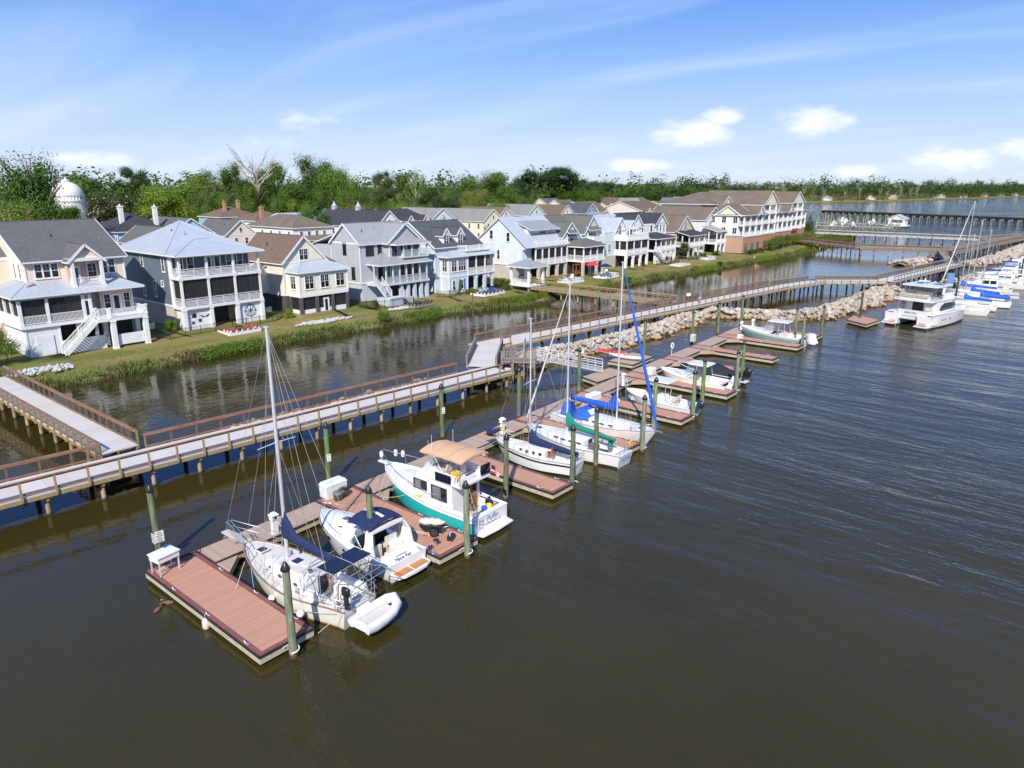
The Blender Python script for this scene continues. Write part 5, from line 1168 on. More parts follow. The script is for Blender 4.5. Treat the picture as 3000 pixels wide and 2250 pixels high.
def crown(name, seed, kind, mats, leaves=13000):
    """unit crown: radius about 1, height 0..1 (scaled per tree)"""
    q = np.random.RandomState(seed); C = []
    if kind == 'broad':
        lobes = [(q.uniform(-.55,.55), q.uniform(-.55,.55), q.uniform(.30,.80), q.uniform(.30,.48)) for _ in range(11)]+[(0,0,.45,.6),(.25,-.2,.72,.36),(-.3,.2,.66,.4)]
    elif kind == 'tall':
        lobes = [(q.uniform(-.45,.45), q.uniform(-.45,.45), z, q.uniform(.28,.42)) for z in np.linspace(.12,.88,11)]
    elif kind == 'pine':
        lobes = [(q.uniform(-.7,.7), q.uniform(-.7,.7), q.uniform(.35,.9), q.uniform(.2,.34)) for _ in range(15)]
    elif kind == 'cone':
        lobes = [((1-z)*.55*math.cos(a), (1-z)*.55*math.sin(a), z, .16+.34*(1-z)) for z, a in zip(np.linspace(.03,.97,22), np.arange(22)*2.4)]
    elif kind == 'sparse':
        lobes = [(q.uniform(-.7,.7), q.uniform(-.7,.7), q.uniform(.3,.95), q.uniform(.12,.24)) for _ in range(16)]
    elif kind == 'round':
        lobes = [(q.uniform(-.4,.4), q.uniform(-.4,.4), q.uniform(.25,.72), q.uniform(.35,.5)) for _ in range(8)]
    L_ = np.array(lobes); w = L_[:,3]**2; w /= w.sum()
    ncl = 260 if kind != 'sparse' else 110
    k = q.choice(len(L_), ncl, p=w); d = unit(q, ncl); d[:,2] = np.where(d[:,2] < -.35, -d[:,2]*.6, d[:,2]); d /= np.linalg.norm(d, axis=1)[:,None]
    rad = q.uniform(.55,.86,size=ncl)
    cc = L_[k,:3]+d*(L_[k,3]*rad)[:,None]*np.array([1,1,.62])
    per = leaves//ncl; cr = q.uniform(.085,.15,size=ncl)*(1 if kind != 'sparse' else .8)
    off = np.clip(q.normal(size=(ncl,per,3)),-1.35,1.35)*.9*cr[:,None,None]*np.array([1,1,.6])
    P = (cc[:,None,:]+off).reshape(-1,3); Nn = (d[:,None,:]*.75+off/cr[:,None,None]*.55+np.array([0,0,.35])).reshape(-1,3)
    # a thin inner fill so that the far side does not show through everywhere
    ni = leaves//3; ki = q.choice(len(L_), ni, p=w); di = unit(q, ni)
    Pi = L_[ki,:3]+di*(L_[ki,3]*q.uniform(.2,.75,size=ni))[:,None]*np.array([1,1,.62])
    P = np.vstack([P, Pi]); Nn = np.vstack([Nn, di])
    S = q.uniform(.013,.025,size=len(P)); S[-ni:] *= 1.9
    P[:,2] = np.clip(P[:,2], -.05, 1.1)
    mi = None
    if len(mats) > 1: mi = (q.random_sample(len(P)) < .035).astype(int); S = np.where(mi, S*1.15, S)
    return leaf_cloud(name, P, Nn, S, seed, mats, mi, zs=.5)
def trunk_mesh(name, seed, m, limbs=6, top=.62, r=.028, spread=.5):
    q = random.Random(seed); b = MB()
    pts = [(0,0,-.02),(q.uniform(-.01,.01),0,.15),(q.uniform(-.02,.02),q.uniform(-.02,.02),.35),(q.uniform(-.04,.04),q.uniform(-.03,.03),top)]
    b.tube(pts, [r*1.3,r,r*.8,r*.35], 7)
    for i in range(limbs):
        a = i*2.4+q.uniform(-.4,.4); z0 = q.uniform(.28,top-.05); L_ = q.uniform(.6,1)*spread
        p0 = (pts[2][0]*.6, pts[2][1]*.6, z0); p1 = (L_*.5*math.cos(a), L_*.5*math.sin(a), z0+.13); p2 = (L_*math.cos(a), L_*math.sin(a), z0+q.uniform(.2,.36))
        b.tube([p0,p1,p2], [r*.5,r*.36,r*.12], 5)
        for s_ in (-1,1):
            p3 = (p2[0]+.14*math.cos(a+s_*.9), p2[1]+.14*math.sin(a+s_*.9), p2[2]+.10); b.tube([p1,((p1[0]+p3[0])/2,(p1[1]+p3[1])/2,(p1[2]+p3[2])/2+.03),p3], [r*.28,r*.18,r*.07], 4)
    return b.mesh(name, m)
CR = dict(oak=[crown('crown',1,'broad',[LEAF]),crown('crown',2,'broad',[LEAF]),crown('crown',3,'broad',[LEAF])], bright=[crown('crown',4,'broad',[LEAFB]),crown('crown',5,'round',[LEAFB])],
  tall=[crown('crown',6,'tall',[LEAF]),crown('crown',7,'tall',[LEAF])], pine=[crown('crown',8,'pine',[LEAFD]),crown('crown',9,'pine',[LEAFD])], cone=[crown('crown',10,'cone',[LEAF],5000)],
  magnolia=[crown('crown',11,'round',[LEAFM,BLOOM])], yellow=[crown('crown',12,'broad',[LEAFY])], sparse=[crown('crown',13,'sparse',[LEAFB],2600)], red=[crown('crown',14,'round',[LEAFR],2500)], bare=[crown('crown',15,'sparse',[LEAFY],260)])
TK = trunk_mesh('trunk', 1, BARK); TKP = trunk_mesh('trunk', 2, BARK, 5, .8, .02, .4); TKS = trunk_mesh('trunk', 3, PALEB, 9, .75, .03, .6); TKB = trunk_mesh('trunk', 4, PALEB, 14, .9, .03, .75)
KW = dict(oak='dark green broadleaf tree', bright='bright green leafy tree', tall='tall dense green tree', pine='dark rounded pine tree', cone='conical evergreen tree', magnolia='magnolia tree dotted with cream blossoms', yellow='yellow-green flowering tree', sparse='thin-crowned pale-barked tree', red='reddish-brown leaved tree', bare='nearly bare pale dead tree')
TREES = []
def tree(x, y, hgt, rad, kind, label=None, k=0, base=1.4, group='trees standing behind the town', low=.12):
    t = thing('tree', label or '', 'tree', (x, y, base), rnd.uniform(0,6.28), group, (1,1,1))
    tk = {'pine': TKP, 'sparse': TKS, 'bare': TKB}.get(kind, TK)
    inst('trunk', tk, t, sc=(rad*1.15 if kind in ('bare','sparse') else hgt*.5, rad*1.15 if kind in ('bare','sparse') else hgt*.5, hgt*(1.0)))
    c0 = hgt*{'pine': .32, 'sparse': .3, 'bare': .35, 'cone': .03}.get(kind, low)
    cs = CR[kind]; inst('crown', cs[k % len(cs)], t, (0,0,c0), sc=(rad, rad, (hgt-c0)*.94)); TREES.append((t, kind, label)); return t
def tree_px(u, vtop, wpx, D, kind, label=None, k=0, low=.12):
    """u, top and width as seen from the drone, D metres ahead"""
    d = ray(u, vtop); f = d[0]*_s+d[1]*_c; tt = D/f; x, y, z = d[0]*tt, d[1]*tt, H+d[2]*tt
    return tree(x, y, z-1.4, wpx/FPX*D/2*1.02, kind, label, k, low=low)
tree_px(66,392,250,150,'oak','big dark broadleaf tree rising above the peach house roof, leftmost and tallest',0,.05)
tree_px(35,545,190,138,'bright','bright green tree low in front of the big leftmost tree',1,.05)
tree_px(165,640,130,150,'oak','small dark tree between the peach house roof and the white dome',1,.05)
tree_px(232,640,110,170,'bright','small bright tree just right of the white dome',0,.05)
tree_px(205,592,110,300,'oak','round dark tree hiding the foot of the white dome',1,.04)
tree_px(160,590,90,290,'bright','bright tree at the left foot of the white dome',1,.04)
tree_px(232,502,200,420,'oak','dark tree behind the white dome',2)
tree_px(395,486,120,400,'pine','dark round-headed pine standing over the magnolia',0)
tree_px(310,535,165,290,'magnolia','large magnolia dotted with cream blossoms right of the white dome',0,.03)
tree_px(500,520,250,280,'bright','wide bright green tree behind the silver hip roof',0,.05)
tree_px(585,478,150,330,'oak','dark crown behind the wide bright green tree',0)
tree_px(650,470,130,300,'tall','tall dark tree left of the dead tree',0)
tree_px(745,472,150,285,'bare','nearly bare pale dead tree standing in the wood',0)
tree_px(715,500,130,310,'oak','dark crown behind the dead tree',1)
tree_px(800,468,150,310,'tall','tall dark green tree right of the dead tree',1)
tree_px(930,450,190,300,'tall','tallest bright tree in the middle of the wood',0)
tree_px(985,470,140,295,'bright','bright shoulder crown right of the tallest wood tree',0)
tree_px(860,520,170,280,'oak','dense low crown in front of the tallest wood tree',2,.03)
tree_px(1130,494,110,420,'pine','flat-topped dark pine right of the tall wood',1)
tree_px(1080,540,140,380,'oak','dark crown left of the flat-topped pine',0)
tree_px(1215,492,85,360,'sparse','slim pale-barked thin-crowned tree',0)
tree_px(1275,522,100,340,'oak','round-headed tree right of the slim pale-barked one',1)
tree_px(1400,496,190,380,'oak','broad dark green tree behind the faded grey roofs',2)
tree_px(1460,500,110,390,'tall','right half crown of the broad dark green pair',1)
tree_px(1385,536,90,330,'yellow','yellow-green flowering tree in front of the broad dark pair',0,.04)
tree_px(1490,525,150,370,'oak','grey-green crown left of the big pines',0)
tree_px(1590,486,190,440,'pine','biggest pine, with wide clumped crown over the steep dark gable',0)
tree_px(1665,494,130,450,'pine','pine at the right shoulder of the biggest pine',1)
tree_px(1730,528,140,450,'pine','lower pine right of the biggest pine',0)
tree_px(1050,582,110,250,'yellow','cream-flowering tree behind the silver cupolas',0,.03)
tree_px(895,585,120,215,'bright','bushy bright tree left of the cupola house',1,.03); tree_px(955,600,110,210,'oak','dark bushy tree touching the cupola house roof',0,.03)
tree_px(1195,570,150,255,'bright','round green tree behind the charcoal roof',1,.03); tree_px(1310,565,90,260,'pine','small pine with visible trunk behind the faded grey roof',1)
tree_px(1275,600,90,250,'red','reddish-brown bush-like tree behind the grey roofs',0,.03); tree_px(1120,600,60,300,'red','rusty brown tree beside the rusty roofed house',0,.03)
tree_px(1015,545,90,300,'bright','bright rounded tree below the tallest wood tree',1,.03)
q = random.Random(3)
def wood_row(u0, u1, n, D0, D1, v0, v1, w0, w1, kinds, seed):
    qq = random.Random(seed)
    for i in range(n):
        u = u0+(u1-u0)*(i+.5)/n+qq.uniform(-.35,.35)*(u1-u0)/n; kd = qq.choice(kinds)
        D = qq.uniform(D0, D1)
        tree_px(u, qq.uniform(v0, v1), qq.uniform(w0, w1), D, kd, None, i, .04)
wood_row(20,640,11,300,420,525,575,110,170,['oak','oak','pine','tall'],1)
wood_row(540,1060,16,270,300,525,570,80,130,['oak','tall','bright','oak'],2)
wood_row(560,1100,12,255,275,575,600,80,120,['oak','bright','oak'],12)
wood_row(1060,1560,16,300,400,530,565,80,120,['oak','oak','bright','pine'],3)
wood_row(1080,1500,11,270,300,570,590,70,100,['oak','bright'],13)
wood_row(1480,1800,10,420,520,530,552,80,130,['pine','oak'],4)
wood_row(1740,2160,17,560,700,528,552,70,110,['pine','oak','oak'],5)
wood_row(1720,2200,15,520,560,545,566,60,90,['oak','pine'],15)
TREES.sort(key=lambda a: -math.atan2(a[0].location.y, a[0].location.x))
ONES = ['','first','second','third','fourth','fifth','sixth','seventh','eighth','ninth','tenth','eleventh','twelfth','thirteenth','fourteenth','fifteenth','sixteenth','seventeenth','eighteenth','nineteenth']
TENS = {2:'twent',3:'thirt',4:'fort',5:'fift',6:'sixt',7:'sevent',8:'eight',9:'ninet'}
def ordinal(n):
    if n < 20: return ONES[n]
    return TENS[n//10]+'ieth' if n % 10 == 0 else TENS[n//10]+'y-'+ONES[n % 10]
cnt = {}
for t_, kd, lb in TREES:
    if not lb:
        cnt[kd] = cnt.get(kd, 0)+1; t_['label'] = '%s in the wood behind town, %s such from left' % (KW[kd], ordinal(cnt[kd]))
# trees and clipped shrubs near the houses
tree(20.2,85.0,5.0,2.7,'bright','round clipped green tree at the left corner of the peach house',1,1.2,'garden trees',.05)
tree(163.6,81.8,5.6,2.3,'magnolia','small dark evergreen between the white house and the tan house',0,1.3,'garden trees',.02)
tree(254.5,84.5,11.5,3.6,'cone','tall conical evergreen at the end of the condominium',0,1.3,'garden trees',.02); tree(258.5,82.5,8.6,3.4,'cone','shorter conical evergreen beside the tall one at the condominium end',0,1.3,'garden trees',.02); tree(262,86,7,3.4,'oak','leafy dark tree right of the conical evergreens',0,1.3,'garden trees',.02)
for i, x in enumerate(np.linspace(204,228,8)): tree(x,75.6+i*.16+rnd.uniform(-.4,.4),rnd.uniform(3.2,4.6),1.8,'yellow' if i % 3 else 'bright','leafy shrub tree in the row before the condominium, %s from the left' % ordinal(i+1),i,1.2,'shrub trees before the condominium',.02)
for i, x in enumerate(np.linspace(233,247,4)): tree(x,78.8+rnd.uniform(-.3,.5),rnd.uniform(3,4.2),1.9,'yellow','leafy shrub tree beyond the footbridge head, %s from the left' % ordinal(i+1),i,1.2,'shrub trees before the condominium',.02)
tree(139.5,79.5,2.0,1.1,'red','dark red shrub at the foot of the white pergola house',0,1.2,'garden trees',.02); tree(150.8,79.2,2.6,1.3,'red','red-branched shrub by the long white stair',0,1.2,'garden trees',.02)
def bush(lab, x, y, r, h_, kind='bright', k=0, z=1.15, cat='bush'):
    t = thing('bush', lab, cat, (x, y, z), rnd.uniform(0,6), 'garden bushes'); inst('foliage', CR[kind][k % len(CR[kind])], t, (0,0,-.1*h_), sc=(r, r, h_*1.05)); return t
bush('clipped yellow-green round bush at the left corner of the cream house',54.6,86.0,1.0,1.9,'bright',1)
bush('light green shrub beside the slate blue house wall',39.6,89.0,1.1,2.0,'bright',0)
bush('tall dark clipped bush left of the blue deck chairs',86.2,84.0,.6,2.6,'tall'); bush('low round bush by the shuttered window',88.0,83.6,.8,1.0,'oak'); bush('smaller round bush beside the low one by the shutters',89.3,83.8,.55,.9,'oak')
bush('wide yellow-green hedge bush left of the gazebo',97.2,84.4,1.9,2.1,'yellow'); bush('dark upright conical bush left of the gazebo front',95.0,80.6,.85,2.6,'oak'); bush('dark bush seen through the gazebo',104.6,84.2,1.3,2.2,'oak',1)
bush('young shrub beside the grey house stairs',68.4,84.2,.8,1.5,'magnolia'); bush('low dark bush under the double porch house',180.3,80.6,1.7,1.7,'oak'); bush('low green bush by the tan house porch',172.5,80.6,1.1,1.5,'bright')
for i, x in enumerate((189.5,193.2,197.2)): bush('clipped green hedge block at the brick base, %s from the left' % ordinal(i+1),x,75.6,1.5,1.5,'oak',i)
bush('clipped hedge beyond the footbridge head',238,77.5,1.9,1.5,'bright'); bush('dark clump on the bank beside the footbridge posts',222.5,70.6,2.0,2.0,'oak')
for i, (x, y, r, hh) in enumerate(((64.3,77.6,1.3,1.9),(116.5,73.6,1.5,1.7),(123,73.2,1.2,1.4),(151,72.2,1.3,1.5),(163,71.8,1.2,1.5),(196,70.3,1.2,1.4))):
    bush('leafy dark green bank bush at the water edge, %s from the left' % ordinal(i+1),x,y,r,hh,'bright' if i % 2 else 'oak',i,.45)
# ---------------------------------------------------------------- bank growth
def ys(x): return ip(x, SHX, SHY)
def blades(name, lab, spots, hgt, wdt, m, seed, lean=.35):
    q = np.random.RandomState(seed); P = np.array(spots); n = len(P)
    h_ = q.uniform(.55,1.15,n)*hgt; a = q.uniform(0,6.28,n); le = q.uniform(.05,lean,n)*h_
    wx, wy = np.cos(a+1.57)*wdt/2, np.sin(a+1.57)*wdt/2; tx, ty = np.cos(a)*le, np.sin(a)*le
    v = np.empty((n,5,3))
    v[:,0] = P+np.stack([-wx,-wy,0*wx],1); v[:,1] = P+np.stack([wx,wy,0*wx],1)
    v[:,2] = P+np.stack([tx*.4+wx*.8,ty*.4+wy*.8,h_*.6],1); v[:,3] = P+np.stack([tx,ty,h_],1); v[:,4] = P+np.stack([tx*.4-wx*.8,ty*.4-wy*.8,h_*.6],1)
    me = bpy.data.meshes.new(name); me.vertices.add(5*n); me.vertices.foreach_set('co', v.reshape(-1)); me.loops.add(5*n); me.loops.foreach_set('vertex_index', np.arange(5*n,dtype=np.int32))
    me.polygons.add(n); me.polygons.foreach_set('loop_start', np.arange(0,5*n,5,dtype=np.int32)); me.polygons.foreach_set('loop_total', np.full(n,5,dtype=np.int32)); me.materials.append(m); me.update(calc_edges=True)
    return tag(inst(name, me), lab, 'reeds', kind='stuff')
q = np.random.RandomState(4)
def band(x0, x1, n, d0, d1, zf=.0, gap=None):
    o = []
    while len(o) < n:
        x = q.uniform(x0,x1); dens = .12+.88*(.5+.5*math.sin(x*.55)*math.sin(x*.17+1))**1.6; 
        if q.random_sample() > dens: continue
        d = d0+(d1-d0)*q.random_sample()**1.5; y = ys(x)+d; z = ip(d,[-1.2,0,.5,1.6,3.5,6.5],[-.1,.02,.35,.70,.95,1.15]); o.append((x,y,max(z,0)-.03))
    return o
blades('bank_reeds','green reeds fringing the canal bank',band(20,300,12000,-.35,1.4),.6,.055,REED,1)
blades('bank_straw','dry straw blades along the foot of the canal bank',band(20,300,11000,-.4,1.7),.62,.06,STRAW,2,.9)
blades('bank_reeds','bright tall green reeds below the gazebo',[(x,ys(x)+d,.3) for x, d in zip(q.uniform(86,98,2600),q.uniform(.6,2.6,2600))],1.15,.06,LEAFB,3,.25)
blades('spit_grass','yellow-green marsh grass on the spit by the distant boardwalk',[(x,ys(x)+d,.3+d*.08) for x, d in zip(q.uniform(248,302,7000),q.uniform(-.5,8,7000))],1.1,.14,LEAFY,5,.5)
blades('lawn_tufts','rough grass tufts on the lawn slope',[(x,ys(x)+d,ip(d,[0,1.6,3.5,6.5,10],[.02,.7,.95,1.15,1.35])-.03) for x, d in zip(q.uniform(18,250,9000),q.uniform(1.2,6,9000)**1.0)],.15,.05,leafmat('lawn_tuft_blades',(.24,.22,.07),warm=(.3,.2,.06)),6,.8)
def bank_leaves(name, lab, x0, x1, n, seed, m):
    qq = np.random.RandomState(seed); C = []
    ncl = n//45; 
    while len(C) < ncl:
        x = qq.uniform(x0,x1)
        if qq.random_sample() > .06+.94*max(0,math.sin(x*.42+seed)*.5+math.sin(x*.19+seed*2)*.5)**1.2: continue
        d = qq.uniform(-.5,1.5); C.append((x,ys(x)+d,ip(d,[-1,0,.5,1.6],[.1,.15,.4,.75])+qq.uniform(.05,.6)*qq.random_sample()**.5))
    C = np.array(C); P = (C[:,None,:]+qq.normal(size=(ncl,45,3))*np.array([.42,.36,.22])).reshape(-1,3); P[:,2] = np.maximum(P[:,2],.08)
    Nn = qq.normal(size=P.shape)*.6+np.array([0,-.3,1.0]); me = leaf_cloud(name, P, Nn, qq.uniform(.06,.13,len(P)), seed, [m]); return tag(inst(name, me), lab, 'undergrowth', kind='stuff')
bank_leaves('bank_undergrowth','leafy green undergrowth along the canal bank before the near houses',24,84,12000,3,LEAFB); bank_leaves('bank_undergrowth','leafy undergrowth along the canal bank beyond the gazebo',103,236,16000,5,LEAFB)
bank_leaves('breakwater_weeds','scattered green weeds on the bank near the far end',150,240,5000,8,LEAFY)
# ---------------------------------------------------------------- far shore wood
def far_wood(name, lab, path, n, h0, h1, depth, seed, per=70, mats=LEAFD):
    qq = np.random.RandomState(seed); P = [np.array(p) for p in path]; seg = [np.linalg.norm(b-a) for a, b in zip(P,P[1:])]; tot = sum(seg); PP = []; NN = []; SS = []
    for _ in range(n):
        t_ = qq.uniform(0,tot); i = 0
        while t_ > seg[i]: t_ -= seg[i]; i += 1
        d = (P[i+1]-P[i])/seg[i]; nn = np.array([-d[1],d[0]]); c = P[i]+d*t_+nn*qq.random_sample()**1.3*depth; h_ = qq.uniform(h0,h1)*(1 if qq.random_sample() > .14 else 1.38); r = h_*qq.uniform(.24,.38)
        m = per//7; cc = unit(qq,7)*np.array([r*.55,r*.55,h_*.16])+np.array([0,0,h_*.62])
        pts = (cc[:,None,:]+unit(qq,7*m).reshape(7,m,3)*r*.50*qq.uniform(.1,.9,size=(7,m,1))).reshape(-1,3)
        low = unit(qq,m*2)*np.array([r,r,h_*.25])+np.array([0,0,h_*.25]); pts = np.vstack([pts,low])
        PP.append(pts+np.array([c[0],c[1],1.2])); e = pts-np.array([0,0,h_*.55]); NN.append(e/np.linalg.norm(e,axis=1)[:,None]+np.array([0,0,.3])); SS.append(qq.uniform(.07,.14,len(pts))*r)
    me = leaf_cloud(name, np.vstack(PP), np.vstack(NN), np.concatenate(SS), seed, [mats]); return tag(inst(name, me), lab, 'woodland', kind='stuff')
far_wood('far_shore_wood','dense wood lining the far shore across the bay',[(540,262),(640,316),(800,322),(880,288),(975,250),(1100,230),(1256,202),(1400,175),(1575,152),(1900,100),(2500,0)],1500,14,25,60,1,84)
far_wood('far_shore_wood','distant wood continuing behind the far shore',[(700,420),(900,380),(1300,300),(1700,230),(2600,60),(4000,-180)],900,24,31,260,2,49)
far_wood('distant_wood','distant wood behind the town',[(60,520),(200,620),(380,560),(470,420),(520,300)][::-1],700,20,26,200,3,56,LEAF)
# pale dead trunks and small houses at the far waterline
q = random.Random(9)
for i in range(14):
    t_ = i/13; x = 700+t_*420; y = ip(x,[540,620,730,800,867,975,1100],[240,300,320,310,283,243,222])-1
    t = thing('tree', 'pale dead tree standing at the far waterline, %s from the left' % ordinal(i+1), 'tree', (x+q.uniform(-8,8), y+q.uniform(-2,3), .5), q.uniform(0,6), 'dead trees along the far shore'); h_ = q.uniform(11,17); inst('trunk', TKB, t, sc=(4,4,h_))
for i in range(9):
    x = 930+i*85+q.uniform(-30,30); y = ip(x,[867,975,1100,1256,1400,1575,1900],[283,243,222,194,166,143,90])+14
    hh = House('tiny far-shore waterfront house, %s from the left' % ordinal(i+1), x, y, 1.2, group='houses on the far shore', rz=0); w_ = q.uniform(9,14)
    hh.wall(x,x+w_,y,y+9,1.2,q.uniform(3.6,5),SD[q.choice(['white','cream','tan','pink'])],corner=False); hh.gable(x,x+w_,y,y+9,5,7.2,'x',q.choice([SH_BROWN,SH_GREY,METALR]),.5,SD['white']); hh.done()
# ================================================================ boats (x forward from the stern, y to port, z up)
def sstep(x): x = min(1, max(0, x)); return x*x*(3-2*x)
class Hull:
    def __init__(s, L, B, zs, zb, sw=.75, p=2.2, q=.8, rake=.5, wl=.9, draft=.5, tr=0.0, sag=.05, mid=.42):
        s.L, s.B, s.zs, s.zb, s.sw, s.p, s.q, s.rake, s.wl, s.draft, s.tr, s.sag, s.mid = L, B, zs, zb, sw, p, q, rake, wl, draft, tr, sag, mid
    def hb(s, t):
        if t < s.mid: return s.B/2*(s.sw+(1-s.sw)*sstep(t/s.mid))
        return s.B/2*max(0.0, 1-((t-s.mid)/(1-s.mid))**s.p)**s.q
    def sh(s, t): return s.zs+(s.zb-s.zs)*t**1.7-s.sag*math.sin(t*math.pi)
    def edge(s, t): return s.L*t, s.hb(t), s.sh(t)
    def at(s, t, z, side=1):
        """point of the hull skin at height z"""
        b, h = s.hb(t), s.sh(t); w = s.wl*(1-.5*t**3); f = min(1, max(0, z/h)); y = b*(w+(1-w)*f**.75)
        return (s.L*t-s.rake*(1-f)*t**5-s.tr*(1-f)*(1-t)**6*-1, side*y, z)
    def build(s, mb, bands):
        """bands: (top height as a share of the sheer, material index) from the sheer down"""
        ts = [1-(1-i/26)**1.25 for i in range(27)]; fr = [1.0]+[b[0] for b in bands[1:]]+[0.0]; levels = []
        for a, b, (_, mi) in zip(fr, fr[1:], bands): 
            n = max(1, round((a-b)/.22))
            for i in range(n): levels.append((a+(b-a)*i/n, mi))
        rings = []
        for t in ts:
            h = s.sh(t); P = [s.at(t, f*h) for f, _ in levels]+[s.at(t, 0)]; b = P[-1][1]; x = P[-1][0]
            P += [(x-.1*t, b*.72, -s.draft*.55), (x-.15*t, 0, -s.draft)]
            rings.append(P+[(px, -py, pz) for px, py, pz in P[-2::-1]])
        m = [mi for _, mi in levels]+[bands[-1][1]]*2; m = m+m[::-1]
        mb.loft(rings, closed=False, mf=lambda i, j: m[j]); mb.poly(rings[0][::-1], bands[0][1]); return rings[0]
    def rim(s, mb, r=.03, z=.0, mi=0, t0=0, t1=1, h=1, off=0):
        for sd in (1,-1): mb.tube([(s.L*t, sd*(s.hb(t)+off), s.sh(t)+z) for t in np.linspace(t0,t1,24)], r, 6, mi, sq=h)
    def deck(s, mb, t0, t1, mi=0, inset=.04, zoff=-.03, camb=.05, w0=None, n=14):
        """whole deck, or two side decks leaving a well of half width w0"""
        ts = np.linspace(t0, t1, n)
        def row(t):
            b = max(.001, s.hb(t)-inset); x = s.L*t; z = s.sh(t)+zoff
            if w0 is None: return [(x, b*k, z+camb*(1-k*k)*b/(s.B/2)) for k in (1,.5,0,-.5,-1)]
            return [(x,b,z),(x,min(w0,b-.01),z+camb)]
        if w0 is None: mb.loft([row(t) for t in ts], mi, closed=False)
        else:
            R_ = [row(t) for t in ts]; mb.loft(R_, mi, closed=False); mb.loft([[(x,-y,z) for x,y,z in r] for r in R_], mi, closed=False)
def boat(name, lab, x, y, hd, cat='boat', group=None): return thing(name, lab, cat, (x, y, 0), R(hd), group)
def well(t, x0, x1, w, zf, zt, mi, floor):
    b = MB(); b.add([(x0,w,zf),(x1,w,zf),(x1,-w,zf),(x0,-w,zf),(x0,w,zt),(x1,w,zt),(x1,-w,zt),(x0,-w,zt)],[(0,1,5,4),(1,2,6,5),(2,3,7,6),(3,0,4,7)],0); b.build('cockpit_liner', mi, t)
    MB().poly([(x0,w,zf),(x0,-w,zf),(x1,-w,zf),(x1,w,zf)]).build('cockpit_sole', floor, t)
def cabin(mb, secs, mi=0, cap=True):
    """secs: (x, half width, z base, z top)"""
    R_ = [[(x,w,zb),(x,w*.95,zb+(zt-zb)*.55),(x,w*.90,zt-.07),(x,w*.78,zt),(x,0,zt+.05),(x,-w*.78,zt),(x,-w*.90,zt-.07),(x,-w*.95,zb+(zt-zb)*.55),(x,-w,zb)] for x,w,zb,zt in secs]
    mb.loft(R_, mi, closed=False, sm=False)
    if cap: mb.poly(R_[0][::-1], mi); mb.poly(R_[-1], mi)
def portlight(t, x, y, z, rx=.16, rz=.1, name='portlight', ang=0):
    sd = 1 if y > 0 else -1; n = 14
    o = MB(); P = lambda k, d: [(x+rx*k*math.cos(a), y+sd*d, z+rz*k*math.sin(a)) for a in np.linspace(0,2*math.pi,n+1)[:-1]]
    o.loft([P(1.25,-.03),P(1.25,.012),P(1.0,.014)], closed=True, sm=False); r = o.build(name, STEEL, t)
    MB().poly(P(1.0,.010)).build('pane', GLASS, r)
def stays(t, mx, mz, pts, r=.011, name='rigging'):
    b = MB()
    for p, z in pts: b.tube([(mx,0,z),p], r, 4, cap=False)
    b.build(name, WIRE, t)
def pulpit(t, H_, t0, hgt=.62, fwd=.35, r=.016):
    b = MB(); e = [(H_.L*u, sd*(H_.hb(u)-.05), H_.sh(u)) for sd in (1,) for u in (t0, (t0+1)/2+.02)]
    tip = (H_.L+fwd, 0, H_.sh(1)+hgt)
    P = [(H_.L*t0, H_.hb(t0)-.04, H_.sh(t0)+hgt), (H_.L*(t0+.1), H_.hb(t0+.1)+.02, H_.sh(t0+.1)+hgt), (H_.L+fwd*.7, .18, tip[2]), (H_.L+fwd*.7,-.18,tip[2]), (H_.L*(t0+.1), -H_.hb(t0+.1)-.02, H_.sh(t0+.1)+hgt), (H_.L*t0, -H_.hb(t0)+.04, H_.sh(t0)+hgt)]
    b.tube(P, r, 6); b.tube([(p[0],p[1]*.98,p[2]-hgt*.45) for p in P], r*.8, 6)
    for i in (0,1,4,5): b.tube([P[i],(P[i][0]+.08,P[i][1]*.95,P[i][2]-hgt-.02)], r, 6)
    for sd in (.1,-.1): b.tube([(H_.L+fwd*.7,sd,tip[2]),(H_.L-.15,sd*.5,H_.sh(1))], r, 6)
    b.build('pulpit', STEEL, t)
def lifelines(t, H_, t0, t1, n=6, hgt=.6):
    st = MB(); wl_ = MB()
    for sd in (1,-1):
        top = []
        for u in np.linspace(t0,t1,n): x,y,z = H_.edge(u); st.tube([(x,sd*(y-.06),z),(x,sd*(y-.06),z+hgt)], .013, 5); top.append((x,sd*(y-.06),z+hgt))
        for k in (1,.55): wl_.tube([(p[0],p[1],p[2]-hgt*(1-k)) for p in top], .007, 4, cap=False)
    st.build('stanchions', STEEL, t); wl_.build('lifelines', WIRE, t)
def mast(t, x, z0, z1, r=.085, spr=((.55,1.0),), m=None, rake=0):
    b = MB(); b.tube([(x,0,z0),(x-rake*.5,0,(z0+z1)/2),(x-rake,0,z1)], [r,r*.95,r*.75], 10, sq=.75)
    b.box(x-rake-.12,x-rake+.16,-.05,.05,z1,z1+.05); b.build('mast', m or ALU, t)
    for f, w in spr:
        s_ = MB(); zz = z0+(z1-z0)*f; s_.tube([(x-rake*f,-w,zz-.03),(x-rake*f,0,zz+.02),(x-rake*f,w,zz-.03)], [.02,.03,.02], 6); s_.build('spreader', m or ALU, t)
